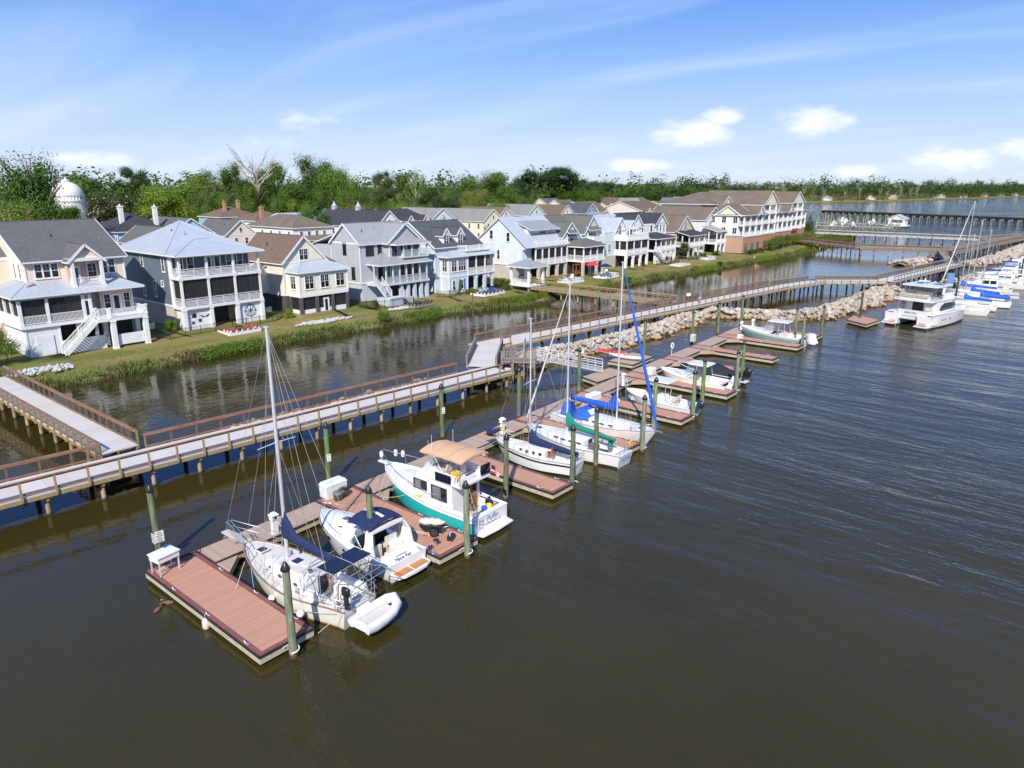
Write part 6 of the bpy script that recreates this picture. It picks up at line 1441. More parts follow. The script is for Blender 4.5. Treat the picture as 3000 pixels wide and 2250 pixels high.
def boom_cover(t, x, z, xa, za, m, r=.2, rise=.9):
    b = MB(); b.tube([(x-.05,0,z-.12),(xa-.1,0,za-.12)], .05, 8); b.build('boom', ALU, t)
    c = MB(); n = 11; q = random.Random(int(x*31)); R_ = []
    for i in range(n):
        f = i/(n-1); cx = x+.02+(xa-x)*f; cz = z+(za-z)*f; w = r*(1-.5*f)*(1+.08*q.uniform(-1,1)); up = rise*max(0,1-f*5.0)+r*1.5*(1-.55*f)+.03*q.uniform(-1,1)
        R_.append([(cx,w*.55,cz-.16),(cx,w*.75,cz+up*.15),(cx,w*.4,cz+up*.62),(cx,0,cz+up),(cx,-w*.4,cz+up*.62),(cx,-w*.75,cz+up*.15),(cx,-w*.55,cz-.16)])
    c.loft(R_, closed=True, cap=True); c.build('sail_cover', m, t)
def furled(t, p, q_, m, r=.07, name='furled_jib'):
    b = MB(); P = [tuple(np.array(p)+(np.array(q_)-np.array(p))*f) for f in np.linspace(0,1,9)]
    b.tube(P, [r*.5,r*1.25,r*1.3,r*1.15,r,r*.9,r*.75,r*.6,r*.3], 8); b.build(name, m, t)
def hatch(t, x, y, z, w=.45, d=.45):
    o = MB().box(x-d/2-.04,x+d/2+.04,y-w/2-.04,y+w/2+.04,z-.02,z+.035).build('hatch', WHITE, t); MB().box(x-d/2,x+d/2,y-w/2,y+w/2,z+.03,z+.045).build('pane', NAVY, o)
def lettering(t, s_, loc, rot, size, m, name='lettering', shear=0):
    c = bpy.data.curves.new(name, 'FONT'); c.body = s_; c.size = size; c.align_x = 'CENTER'; c.extrude = .003; c.shear = shear; c.materials.append(m)
    o = bpy.data.objects.new(name, c); me = bpy.data.meshes.new_from_object(o); bpy.data.objects.remove(o); return inst(name, me, t, loc, rot)
def outboard(t, x, y, z, m, k=1.0, tilt=0.0, name='outboard_motor'):
    e = bpy.data.objects.new(name, None); COL.objects.link(e); e.parent = t; e.location = (x,y,z); e.rotation_euler = (0,tilt,0)
    c = MB(); c.loft([[(px*k,py*k*w,pz*k) for px,py in ((.22,.0),(.16,.14),(-.1,.17),(-.3,.13),(-.36,0),(-.3,-.13),(-.1,-.17),(.16,-.14))] for pz,w in ((.12,.7),(.2,1),(.5,1.05),(.62,.85),(.66,.4))], closed=True, cap=True); c.build('cowling', m, e)
    s_ = MB(); s_.loft([[(px*k,py*k,pz*k) for px,py in ((.1,.07),(-.2,.07),(-.2,-.07),(.1,-.07))] for pz in (.12,-.5)], cap=True, sm=False); s_.box(-.32*k,.12*k,-.12*k,.12*k,-.42*k,-.39*k); s_.tube([(.16*k,0,-.62*k),(-.28*k,0,-.62*k)],[.03*k,.075*k],8); s_.loft([[(px*k,py*k,pz*k) for px,py in ((.06,.03),(-.12,.03),(-.12,-.03),(.06,-.03))] for pz in (-.5,-.8)], cap=True, sm=False); s_.build('lower_unit', m, e)
    return e
def fender(lab, x, y, z, m, r=.13, l=.4, rope=.5, ball=False):
    t = thing('fender', lab, 'fender', (x,y,z), 0, 'fenders hung along docks and hulls')
    MB().lathe([(.02,-l/2-r*.4),(r*.7,-l/2-r*.2),(r,-l/2+.06),(r,l/2-.06),(r*.7,l/2+r*.2),(.03,l/2+r*.5)] if not ball else [(r*math.cos(a),r*math.sin(a)) for a in np.linspace(-1.57,1.57,9)], n=12).build('body', m, t)
    MB().tube([(0,0,l/2 if not ball else r),(0,.03,l/2+rope)], .012, 5).build('rope', ROPE, t); return t
# ---- 1 cream cruising sailboat with navy sail cover
t = boat('sailboat', 'large cream-hulled cruising sailboat with navy sail cover and a solar panel over its stern', 17.05, 23.15, 95.3, 'sailboat')
HU = Hull(8.2,3.1,.98,1.62,.62,2.0,.72,.9,.86,.9,.25,.10)
b = MB(); HU.build(b, [(1,0),(.55,0),(.10,1)]); b.build('hull', [GELW,mat('rust_stained_waterline',(.42,.22,.08),.7,var=.3)], t)
b = MB(); HU.rim(b,.045,.03,h=.8); b.build('toe_rail', mat('weathered_teak_rail',(.20,.15,.11),.8,var=.2), t)
b = MB(); HU.deck(b,.30,1.0); HU.deck(b,.07,.30,w0=.82); HU.deck(b,0,.07); b.build('deck', NONSKID, t)
well(t,.6,2.45,.82,.5,1.05,GEL,NONSKID)
b = MB(); cabin(b,[(2.45,1.02,1.0,1.62),(3.6,1.02,1.02,1.66),(5.0,.82,1.1,1.62),(5.9,.52,1.2,1.52),(6.15,.40,1.25,1.38)]); b.build('cabin', GEL, t)
b = MB(); b.box(2.6,5.0,-.62,.62,1.64,1.70); b.box(5.15,5.8,-.32,.32,1.58,1.62); b.build('cabin_nonskid', NONSKID, t)
b = MB(); 
for x0,x1,zt in ((.62,2.4,1.32),): b.box(x0,x1,.82,1.0,1.0,zt); b.box(x0,x1,-1.0,-.82,1.0,zt)
b.box(.65,2.4,.45,.82,.5,.86); b.box(.65,2.4,-.82,-.45,.5,.86); b.build('cockpit_seats', GEL, t)
MB().box(2.40,2.46,-.28,.28,.72,1.6).build('companionway', SHADE, t); MB().box(2.36,2.40,-.72,-.34,.95,1.5).build('washboard', WHITE, t)
b = MB(); b.lathe([(.09,-.01),(.09,.01),(.01,.012)],(2.37,.5,.95),14,axis='x'); b.build('blue_roundel', BLUE, t)
b = MB(); b.tube([(2.3,-.36,.9),(2.28,-.3,1.9)],.05,6); b.build('wooden_post', TEAK, t)
hatch(t,6.9,0,1.52,.42,.42); hatch(t,4.25,-.05,1.72,.45,.45); hatch(t,3.0,.25,1.72,.3,.3)
for sd in (1,-1):
    for x,w in ((5.4,.66),(4.4,.93),(3.2,1.0)): portlight(t,x,sd*(w*.975),1.33,.14,.08)
b = MB()
for x,y in ((5.5,.9),(5.3,-.5),(2.9,1.15),(2.9,-1.15)): b.lathe([(.09,0),(.07,.12),(.08,.16),(.02,.17)],(x,y,1.15 if abs(y)>.8 else 1.6),12)
b.build('winches', STEEL, t)
b = MB(); b.box(8.0,10.0,-.2,.2,1.60,1.68); b.box(8.0,9.9,-.12,.12,1.50,1.6); b.build('bowsprit', mat('bleached_sprit',(.55,.50,.42),.8,var=.15), t)
b = MB(); b.tube([(9.7,.12,1.60),(8.9,.12,1.55),(8.6,.12,1.45)],.035,6); b.tube([(9.75,-.05,1.45),(9.75,.3,1.45)],.04,6); b.tube([(9.7,.12,1.62),(9.85,.12,1.35)],.04,6); b.build('anchor', STEEL, t)
pulpit(t,HU,.80,.72,1.9,.019); lifelines(t,HU,.10,.80,8,.62)
mast(t,4.95,1.55,13.0,.10,((.53,1.05),),rake=.05)
boom_cover(t,4.95,3.0,.85,2.55,NAVY,.24,1.0)
stays(t,4.93,12.9,[((9.9,0,1.7),12.9),((8.2,0,1.65),10.6),((.2,1.2,1.1),12.9),((.2,-1.2,1.1),12.9),((4.9,1.42,1.1),12.7),((4.9,-1.42,1.1),12.7),((5.4,1.35,1.1),7.5),((5.4,-1.35,1.1),7.5),((4.3,1.45,1.1),7.5),((4.3,-1.45,1.1),7.5),((.9,0,2.6),12.9)])
b = MB()     # bare dodger and bimini frames
for x,z,w in ((2.9,2.0,1.0),(2.5,2.25,1.02),(2.2,2.2,1.02)): b.tube([(2.6,w,1.15),(x,w*.97,z-.25),(x,w*.75,z),(x,0,z+.04),(x,-w*.75,z),(x,-w*.97,z-.25),(2.6,-w,1.15)],.018,6)
for x,z,w in ((2.1,2.75,1.1),(1.3,2.85,1.1),(.45,2.8,1.1)): b.tube([(1.2,w*1.08,1.2),(x,w,z-.2),(x,w*.8,z),(x,-w*.8,z),(x,-w,z-.2),(1.2,-w*1.08,1.2)],.02,6)
for y in (1.05,-1.05): b.tube([(2.5,y,2.2),(1.3,y,2.82),(-.35,y,2.75)],.022,6)
b.build('canopy_frame', STEEL, t)
b = MB(); 
for sd in (1,-1): b.tube([(.35,sd*1.0,1.0),(.2,sd*1.0,2.4),(-.5,sd*.95,2.62),(-1.1,sd*.9,2.58)],.028,6)
for x in (.15,-.35,-.75): b.tube([(x,1.0,2.5),(x,-1.0,2.5)],.024,6)
for zz in (1.35,1.65): b.tube([(1.4,1.35,zz),(.05,1.05,zz),(-.05,0,zz),(.05,-1.05,zz),(1.4,-1.35,zz)],.018,6)
for y in (.9,.5,-.5,-.9): b.tube([(.02,y,1.0),(.02,y,1.65)],.018,6)
b.build('stern_arch', STEEL, t)
o = MB().box(.35,1.4,-1.1,1.1,2.86,2.90).build('solar_panel', SOLAR, t); MB().box(.33,1.42,-1.12,1.12,2.845,2.858).build('panel_frame', ALU, o); MB().box(.35,1.4,-.015,.015,2.90,2.905).build('panel_seam', ALU, o)
outboard(t,-.02,.85,1.75,BLACK,.75); 
b = MB(); b.lathe([(.26,-.03),(.29,0),(.26,.03)],(1.0,0,1.15),18,axis='x'); b.build('steering_wheel', STEEL, t)
b = MB(); b.loft([[(-.12,.35,1.0),(-.12,-.35,1.0)],[(-.28,.55,.6),(-.28,-.55,.6)],[(-.2,.4,.1),(-.2,-.4,.1)]],closed=False); b.build('transom_platform', GEL, t)
b = MB(); b.tube([(.3,1.25,1.06),(1.6,1.62,.85),(3,1.62,.5)],.012,5); b.tube([(6.8,1.1,1.4),(6.2,2.1,.62)],.014,5); b.tube([(.1,1.1,1.0),(.3,2.2,.62)],.014,5); b.build('mooring_line', ROPE, t)
dg = boat('inflatable_dinghy','white canvas-covered inflatable dinghy slung across the stern of the cream sailboat',17.35,22.45,5,'dinghy')
b = MB(); qd = random.Random(2); R_ = []
path = [(-1.05,.50,.62),(-.6,.53,.60),(0,.53,.60),(.55,.50,.66),(.95,.36,.78),(1.15,.0,.90),(.95,-.36,.78),(.55,-.50,.66),(0,-.53,.60),(-.6,-.53,.60),(-1.05,-.50,.62)]
for i,p in enumerate(path):
    a_ = Vector(path[max(0,i-1)]); c_ = Vector(path[min(10,i+1)]); tg = (c_-a_).normalized(); n_ = Vector((-tg.y,tg.x,0)); r_ = .22*(1-.15*(i in (0,10)))
    R_.append([tuple(Vector(p)+n_*r_*math.cos(th)*(1+qd.uniform(-.1,.1))+Vector((0,0,r_*math.sin(th)*(1.0 if math.sin(th) > 0 else 1.5)*(1+qd.uniform(-.12,.12)))) ) for th in np.linspace(0,2*math.pi,13)[:-1]])
b.loft(R_,closed=True,cap=True); b.build('cover', mat('white_vinyl_cover',(.66,.67,.70),.55,var=.08,scale=2,bmp=.6,bscale=3), dg)
MB().box(-1.0,.9,-.36,.36,.48,.56).build('floor', NONSKID, dg); MB().box(-1.08,-.98,-.42,.42,.45,.85).build('transom', GEL, dg)
b = MB()
for x in (-.4,.2): b.lathe([(.07,-.012),(.085,0),(.07,.012)],(x,-.50,.62),10,axis='y')
b.build('patches', GRAVEL, dg)
# ---- 2 white express cruiser
t = boat('motor_cruiser','white express cruiser with navy bimini, green-tinted windscreen and teak swim platform',21.25,24.05,91.5,'motorboat')
HU = Hull(6.9,2.85,.95,1.55,.92,2.6,.75,.9,.86,.4,0,.02,.35)
root = bpy.data.objects.new('hull', MB().mesh('hull', GEL)); b = MB(); HU.build(b,[(1,0),(.12,0)]); b.v = [(x+.65,y,z) for x,y,z in b.v]; bpy.data.objects.remove(root); b.build('hull', GEL, t)
S = lambda p: (p[0]+.65,p[1],p[2])
b = MB(); 
for sd in (1,-1): b.tube([(HU.L*u+.65,sd*(HU.hb(u)+.012),HU.sh(u)-.08) for u in np.linspace(0,1,24)],.028,6)
b.build('rub_rail', mat('grey_rub_rail',(.35,.35,.36),.5), t)
b = MB(); R_ = []      # crowned foredeck
for u in np.linspace(.46,1,15):
    w = max(.01,HU.hb(u)-.05); z = HU.sh(u); k = .48*(1-((u-.46)/.54)**2.0)+.03; R_.append([(HU.L*u+.65,w*c_,z-.02+k*(1-abs(c_)**2.6)) for c_ in (1,.9,.7,.35,0,-.35,-.7,-.9,-1)])
b.loft(R_,closed=False); b.poly(R_[0][::-1]); b.build('foredeck', GEL, t)
b = MB(); HU.deck(b,.0,.46,w0=1.02,inset=.03); b.v = [S(p) for p in b.v]; b.build('side_deck', GEL, t)
well(t,1.5,3.8,1.02,.45,.98,GEL,TEAKD)
ws = MB(); top = []; bot = []
for a in np.linspace(-1.25,1.25,13): bot.append((3.0+1.35*math.cos(a),1.12*math.sin(a)/math.sin(1.25),1.42-.25*abs(a)/1.25+.0)); top.append((2.75+1.05*math.cos(a),.98*math.sin(a)/math.sin(1.25),1.92-.05*abs(a)))
ws.loft([bot,top],closed=False); ws.build('windscreen', screenmat('green_screen_glass',.55,(.10,.22,.17)), t)
b = MB(); b.tube(top,.025,6); b.tube(bot,.03,6); b.tube([bot[6],top[6]],.02,6); b.tube([bot[3],top[3]],.02,6); b.tube([bot[9],top[9]],.02,6); b.build('screen_frame', STEEL, t)
b = MB(); b.box(3.3,4.15,-1.0,.9,.45,1.30); b.build('dashboard', mat('dark_navy_dash',(.015,.018,.035),.4), t)
b = MB(); b.lathe([(.17,-.02),(.2,0),(.17,.02)],(3.15,-.5,1.35),16,axis='x'); b.build('helm_wheel', BLACK, t)
b = MB(); b.box(2.45,2.9,-.85,-.15,.45,.95); b.box(2.35,2.5,-.85,-.15,.95,1.45); b.box(2.1,3.2,.4,1.0,.45,.9); b.box(2.1,2.25,.4,1.0,.9,1.35); b.box(1.5,2.0,-.95,.35,.45,.88); b.build('seats', CUSH, t)
b = MB(); b.box(2.0,2.35,-.95,-.3,.45,1.12); b.build('wet_bar', GEL, t)
b = MB()
for sd in (1,-1): b.loft([[(1.6,sd*1.25,.9),(2.55,sd*1.25,.95),(2.55,sd*1.36,.95),(1.6,sd*1.36,.9)],[(1.75,sd*1.22,1.7),(2.3,sd*1.22,1.75),(2.3,sd*1.31,1.75),(1.75,sd*1.31,1.7)],[(2.0,sd*1.02,2.2),(2.45,sd*1.02,2.22),(2.45,sd*1.12,2.2),(2.0,sd*1.12,2.18)]],closed=True,cap=True,sm=False)
b.box(2.0,2.45,-1.05,1.05,2.17,2.28); b.build('radar_arch', GEL, t)
b = MB(); R_ = []
for x in np.linspace(2.1,3.9,7): R_.append([(x,1.12*c_,2.45+.28*(1-abs(c_)**2.4)-.12*abs((x-3.0)/.9)**2) for c_ in (1,.85,.5,0,-.5,-.85,-1)])
b.loft(R_,closed=False); bt = [[(x,y,z-.03) for x,y,z in r] for r in R_]; b.loft(bt,closed=False); o = b.build('bimini', NAVY, t); o['label'] = 'navy canvas bimini with a white centre stripe'
b = MB(); b.loft([[(x,y,2.745-.12*abs((x-3.0)/.9)**2) for y in (.1,-.1)] for x in np.linspace(2.35,3.85,7)],closed=False); b.build('bimini_stripe', WHITE, o)
b = MB()
for sd in (1,-1): b.tube([(2.6,sd*1.2,1.05),(2.2,sd*1.1,2.45)],.014,5); b.tube([(2.6,sd*1.2,1.05),(3.8,sd*1.1,2.4)],.014,5)
b.build('bimini_frame', STEEL, t)
b = MB(); b.loft([[(.62,1.2,.45),(.62,-1.2,.45)],[(.85,1.18,.62),(.85,-1.18,.62)],[(1.3,1.1,1.05),(1.3,-1.1,1.05)],[(1.55,1.0,1.06),(1.55,-1.0,1.06)],[(1.56,1.0,.5),(1.56,-1.0,.5)]],closed=False,sm=False); b.build('transom', GEL, t)
b = MB(); b.loft([[(.80,.62,.62),(.80,-.62,.62)],[(1.22,.58,1.04),(1.22,-.58,1.04)]],closed=False); b.build('transom_hatch', WHITE, t)
b = MB(); b.box(1.1,1.12,-.35,.35,.965,.985); b.build('vent_slot', BLACK, t)
lettering(t,'Macie Rae',(.935,0,.80),(R(45),0,R(-90)),.26,mat('navy_lettering',(.02,.03,.12),.4),shear=.25); lettering(t,'Washington NC',(.775,-.15,.615),(R(42),0,R(-90)),.12,mat('grey_lettering',(.10,.10,.12),.4))
b = MB(); P = [(.75,1.22),(.75,-1.22),(.15,-1.12),(.0,-.7),(-.04,0),(.0,.7),(.15,1.12)]; b.prism(P,.34,.46); b.build('swim_platform', GEL, t)
b = MB(); b.box(.14,.66,.04,1.02,.461,.468); b.box(.14,.66,-1.02,-.04,.461,.468); b.build('platform_teak', TEAKD, t)
pulpit_b = MB()
for sd in (1,-1):
    P = [(HU.L*u+.65,sd*(HU.hb(u)-.12),HU.sh(u)+.42) for u in np.linspace(.55,.985,9)]; pulpit_b.tube([(P[0][0]-.3,P[0][1],P[0][2]-.4),*P],.014,5)
    for k in (1,3,5,7): pulpit_b.tube([P[k],(P[k][0],P[k][1],P[k][2]-.42)],.011,5)
pulpit_b.build('bow_rail', STEEL, t)
for x,y,r1,r2 in ((5.35,.0,.34,.2),(5.1,.72,.28,.07),(5.1,-.72,.28,.07)):
    zz = HU.sh((x-.65)/6.9)+.48*(1-(((x-.65)/6.9-.46)/.54)**2)*(1-abs(y/1.1)**2.6)+.045; MB().poly([(x+r1*math.cos(a),y+r2*math.sin(a),zz-.06*math.cos(a)) for a in np.linspace(0,6.28,13)[:-1]]).build('deck_hatch', GLASS, t)
for u,z,rx in ((.70,.95,.17),(.48,.78,.14),(.34,.70,.14)):
    p = HU.at(u,z); 
    for sd in (1,-1): portlight(t,p[0]+.65,sd*(p[1]+.02),z,rx,.07 if rx < .17 else .1)
# ---- 3 turquoise trawler
t = boat('trawler_yacht','turquoise and white trawler yacht with tan flybridge canopy and varnished wooden door',27.55,24.05,91.5,'motorboat')
HU = Hull(8.75,3.25,1.12,1.95,.90,2.1,.72,.8,.88,.6,0,.03,.38); dx_ = .65
b = MB(); HU.build(b,[(1,0),(.80,1),(.10,2)]); b.v = [(x+dx_,y,z) for x,y,z in b.v]; b.build('hull',[GEL,TURQ,BOOT],t)
b = MB(); HU.rim(b,.04,.02); HU.rim(b,.022,-.21,t1=.97,off=.0); b.v = [(x+dx_,y,z) for x,y,z in b.v]; b.build('gunwale', GEL, t)
b = MB(); HU.deck(b,.22,1.0,zoff=-.08); HU.deck(b,0.0,.22,w0=1.2,zoff=-.02); b.v = [(x+dx_,y,z) for x,y,z in b.v]; b.build('deck', WHITE, t)
well(t,.75,2.55,1.2,.55,1.1,GEL,NONSKID)
b = MB(); b.loft([[(x,w,zb),(x,w,zt-.06),(x,w-.08,zt),(x,-w+.08,zt),(x,-w,zt-.06),(x,-w,zb)] for x,w,zb,zt in ((2.5,1.18,.6,2.62),(5.4,1.18,1.05,2.66),(6.15,1.1,1.1,2.05),(6.4,1.05,1.2,1.75))],closed=False,sm=False); b.poly([(2.5,1.18,.6),(2.5,-1.18,.6),(2.5,-1.18,2.6),(2.5,1.18,2.6)]); b.build('deckhouse', GEL, t)
b = MB(); cabin(b,[(6.2,1.0,1.2,1.72),(7.4,.85,1.35,1.75),(8.2,.45,1.55,1.72)]); b.build('forward_trunk', GEL, t)
for sd in (1,-1):
    for x0,x1,z0,z1 in ((2.95,4.15,1.45,2.25),(4.55,5.6,1.75,2.3)):
        w = MB(); w.box(x0-.04,x1+.04,sd*1.18-.012,sd*1.18+.012,z0-.04,z1+.04); o = w.build('side_window', BLACK, t); w = MB(); w.box(x0,x1,sd*1.195-.004,sd*1.195+.004,z0,z1); w.build('pane', GLASS, o); w = MB(); w.box(x0+.45,x0+.5,sd*1.2-.004,sd*1.2+.004,z0,z1); w.box(x0+.52,x1-.1,sd*1.2-.003,sd*1.2+.003,z0+.02,z1-.02); w.build('curtain', mat('grey_curtain_%d' % (sd+1),(.16,.17,.19),.8), o)
w = MB(); w.loft([[(5.55,1.02,2.5),(5.55,-1.02,2.5)],[(6.1,.98,2.08),(6.1,-.98,2.08)]],closed=False); w.v = [(x+.03,y,z+.03) for x,y,z in w.v]; w.build('front_window', GLASS, t)
MB().box(2.44,2.52,-.62,.05,.6,2.35).build('doorway', SHADE, t)
o = MB().box(2.30,2.36,-.72,-.22,.62,2.4).build('door', TEAK, t); MB().box(2.285,2.30,-.62,-.32,1.75,2.2).build('pane', GLASS, o); MB().box(2.287,2.30,-.60,-.34,.8,1.5).build('door_panel', mat('teak_panel',(.33,.11,.03),.4,var=.2), o)
b = MB(); b.prism([(1.75,1.3),(5.2,1.2),(5.55,.9),(5.55,-.9),(5.2,-1.2),(1.75,-1.3)],2.64,2.74); b.build('flybridge_floor', GEL, t)
b = MB(); fo = [(2.3,1.2),(4.6,1.12),(5.3,.75),(5.45,0),(5.3,-.75),(4.6,-1.12),(2.3,-1.2)]; fi = [(x-.08 if x > 4 else x,y*.93) for x,y in fo]
b.loft([[(x,y,2.74) for x,y in fo],[(x-(.35 if x > 4 else 0),y*.96,3.30 if x > 3 else 3.12) for x,y in fo],[(x-(.35 if x > 4 else 0)-.04,y*.90,3.30 if x > 3 else 3.12) for x,y in fi],[(x,y*.9,2.75) for x,y in fi]],closed=False,sm=False); b.build('flybridge_coaming', GEL, t)
b = MB(); b.loft([[(x-(.35 if x > 4 else 0),y*.95,3.30) for x,y in fo[1:-1]],[(x-(.62 if x > 4 else .1),y*.9,3.62) for x,y in fo[1:-1]]],closed=False); b.build('flybridge_screen', CLEARV, t)
for x,y in ((3.6,.45),(3.6,-.35),(2.9,0)): b = MB(); b.box(x-.2,x+.2,y-.22,y+.22,2.95,3.1); b.box(x-.26,x-.2,y-.22,y+.22,3.1,3.5); b.tube([(x,y,2.74),(x,y,2.95)],.05,6); b.build('helm_seat', CUSH, t)
MB().box(2.5,2.95,.55,.8,2.76,3.25).build('yellow_float', YELL, t)
b = MB(); R_ = []
for x in np.linspace(1.75,5.05,9): R_.append([(x,1.14*c_,4.18+.20*(1-c_*c_)-.05*abs((x-3.4)/1.65)**2+.015*math.sin(x*7.6)) for c_ in (1,.8,.4,0,-.4,-.8,-1)])
b.loft(R_,closed=False); b.loft([[(x,y,z-.025) for x,y,z in r] for r in R_],closed=False); b.loft([[p,(p[0],p[1],p[2]-.10)] for p in R_[0]],closed=False,sm=False); b.loft([[r[0],(r[0][0],r[0][1],r[0][2]-.1)] for r in R_],closed=False,sm=False); o = b.build('canopy', TAN, t)
b = MB()
for x in (2.9,4.0): b.loft([[(x-.012,1.14*c_,4.195+.20*(1-c_*c_)-.05*abs((x-3.4)/1.65)**2+.015*math.sin(x*7.6)),(x+.012,1.14*c_,4.195+.20*(1-c_*c_)-.05*abs((x-3.4)/1.65)**2+.015*math.sin(x*7.6))] for c_ in np.linspace(-1,1,9)],closed=False)
b.build('canopy_seam', mat('tan_seam',(.45,.27,.15),.9), o)
b = MB()
for sd in (1,-1):
    for xa,xb in ((3.2,1.9),(3.2,2.9),(3.3,4.0),(3.4,4.95)): b.tube([(xa,sd*1.12,3.25),(xb,sd*1.12,4.15)],.016,5)
    b.tube([(1.95,sd*1.2,2.74),(1.8,sd*1.14,4.15)],.014,5)
b.tube([(1.8,1.25,2.74),(1.8,1.25,3.4),(1.8,-1.25,3.4),(1.8,-1.25,2.74)],.018,6); b.tube([(1.8,1.25,3.4),(2.4,1.22,3.4)],.018,6); b.tube([(1.8,-1.25,3.4),(2.4,-1.22,3.4)],.018,6); b.build('canopy_frame', STEEL, t)
o = MB().box(2.5,3.7,1.27,1.31,2.72,3.22).build('solar_panel', SOLAR, t); o['label'] = 'dark solar panel hung on the port flybridge rail'
o = MB().box(1.72,1.76,-1.25,-.45,2.9,3.5).build('solar_panel', SOLAR, t)
b = MB()
for sd in (1,-1):
    P = [(HU.L*u+dx_,sd*(HU.hb(u)-.03),HU.sh(u)+.72) for u in np.linspace(.30,1,13)]; b.tube([(P[0][0]-.3,P[0][1],P[0][2]-.7),*P[:-1],(P[-1][0]+.35,sd*.12,P[-1][2]+.05)],.018,6)
    for k in range(0,12,2): b.tube([P[k],(P[k][0]-.08,P[k][1],P[k][2]-.74)],.013,5)
b.tube([(9.75,.12,2.7),(9.75,-.12,2.7)],.018,6); b.build('side_rail', STEEL, t)
b = MB(); b.box(9.1,9.95,-.18,.18,1.93,2.02); b.build('anchor_pulpit', GEL, t); b = MB()
for a in ((9.5,.25,2.55),(9.1,-.6,2.5),(8.7,-.85,2.45)): b.lathe([(.03,.24),(.12,.15),(.13,-.15),(.03,-.24)],a,8)
b.build('bow_fenders', WHITE, t)
b = MB(); b.box(.60,.72,-1.42,1.42,.25,1.12); b.box(.58,.95,-1.45,1.45,1.10,1.16); b.build('transom', GEL, t)
b = MB(); b.prism([(.62,1.42),(.62,-1.42),(.05,-1.32),(-.02,0),(.05,1.32)],.22,.29); b.build('swim_platform', GEL, t)
b = MB()
for y in (1.05,.75): b.tube([(.56,y,.3),(.56,y,1.0)],.018,6)
for z in (.5,.72,.94): b.tube([(.56,1.05,z),(.56,.75,z)],.016,6)
b.build('boarding_ladder', STEEL, t)
lettering(t,'Puffin',(.592,-.12,.68),(R(90),0,R(-90)),.46,mat('blue_grey_lettering',(.03,.16,.27),.4),shear=.15); lettering(t,'OUTER BANKS, NC',(.592,-.15,.48),(R(90),0,R(-90)),.17,mat('dark_lettering',(.05,.04,.04),.5))
MB().lathe([(.05,-.004),(.05,.004)],(.593,-.3,1.04),8,axis='x').build('bird_emblem', BLACK, t)
b = MB()
for y in (.62,.30): b.tube([(1.35,y,.58),(2.15,y,2.70)],.02,6)
for k in range(1,7): f = k/7; b.bar((1.35+.8*f,.62,.58+2.12*f),(1.35+.8*f,.30,.58+2.12*f),.07,.03)
b.build('flybridge_ladder', STEEL, t)
for x,y,m_,r,hh,lb in ((1.3,-.2,BLUE,.17,.34,'blue'),(1.25,-.55,YELL,.19,.36,'yellow'),(1.05,-.8,BLACK,.2,.2,'dark'),(1.0,.05,BLACK,.17,.2,'black')): o = MB().lathe([(r*.8,.56),(r,.56+hh),(r*.9,.56+hh),(r*.7,.6)],(x,y,.3),14).build('bucket', m_, t); o['label'] = lb+' bucket in the cockpit'
b = MB(); b.tube([(1.75,-.95,.6),(1.7,-.95,1.25),(1.55,-.95,1.4),(1.4,-.95,1.2),(1.4,-.95,.7)],[.12,.12,.12,.11,.1],8); b.build('folded_seat', BLACK, t); MB().box(.85,1.2,-1.15,-.6,1.1,1.13).build('hatch_board', TEAK, t); MB().box(3.2,3.8,1.28,1.5,1.08,1.12).build('plywood_board', TAN, t); MB().box(4.9,5.25,1.25,1.42,1.25,1.38).build('yellow_crate', YELL, t)
b = MB(); b.tube([(4.3,.9,2.72),(4.3,.9,5.2)],.012,5); b.tube([(4.9,.55,3.1),(4.95,.55,4.6)],.01,5); b.tube([(4.4,-1.0,3.2),(4.4,-1.0,5.0)],.012,5); b.build('aerials', WHITE, t)
fl = MB(); nS = 7
def flagpt(u,v): return (1.45-.55*u, -1.05-.06*math.sin(u*6)-.05*u, 3.45-.42*v-.25*u+.05*math.sin(u*5))
for i in range(nS):
    for k in range(6): fl.add([flagpt(k/6,i/nS),flagpt((k+1)/6,i/nS),flagpt((k+1)/6,(i+1)/nS),flagpt(k/6,(i+1)/nS)],[(0,1,2,3)],2 if (k < 3 and i < 4) else i % 2)
fl.build('flag',[REDM,WHITE,NAVY],t); MB().tube([(1.8,-1.0,2.9),(1.42,-1.05,3.6)],.014,5).build('flag_staff', TEAK, t)
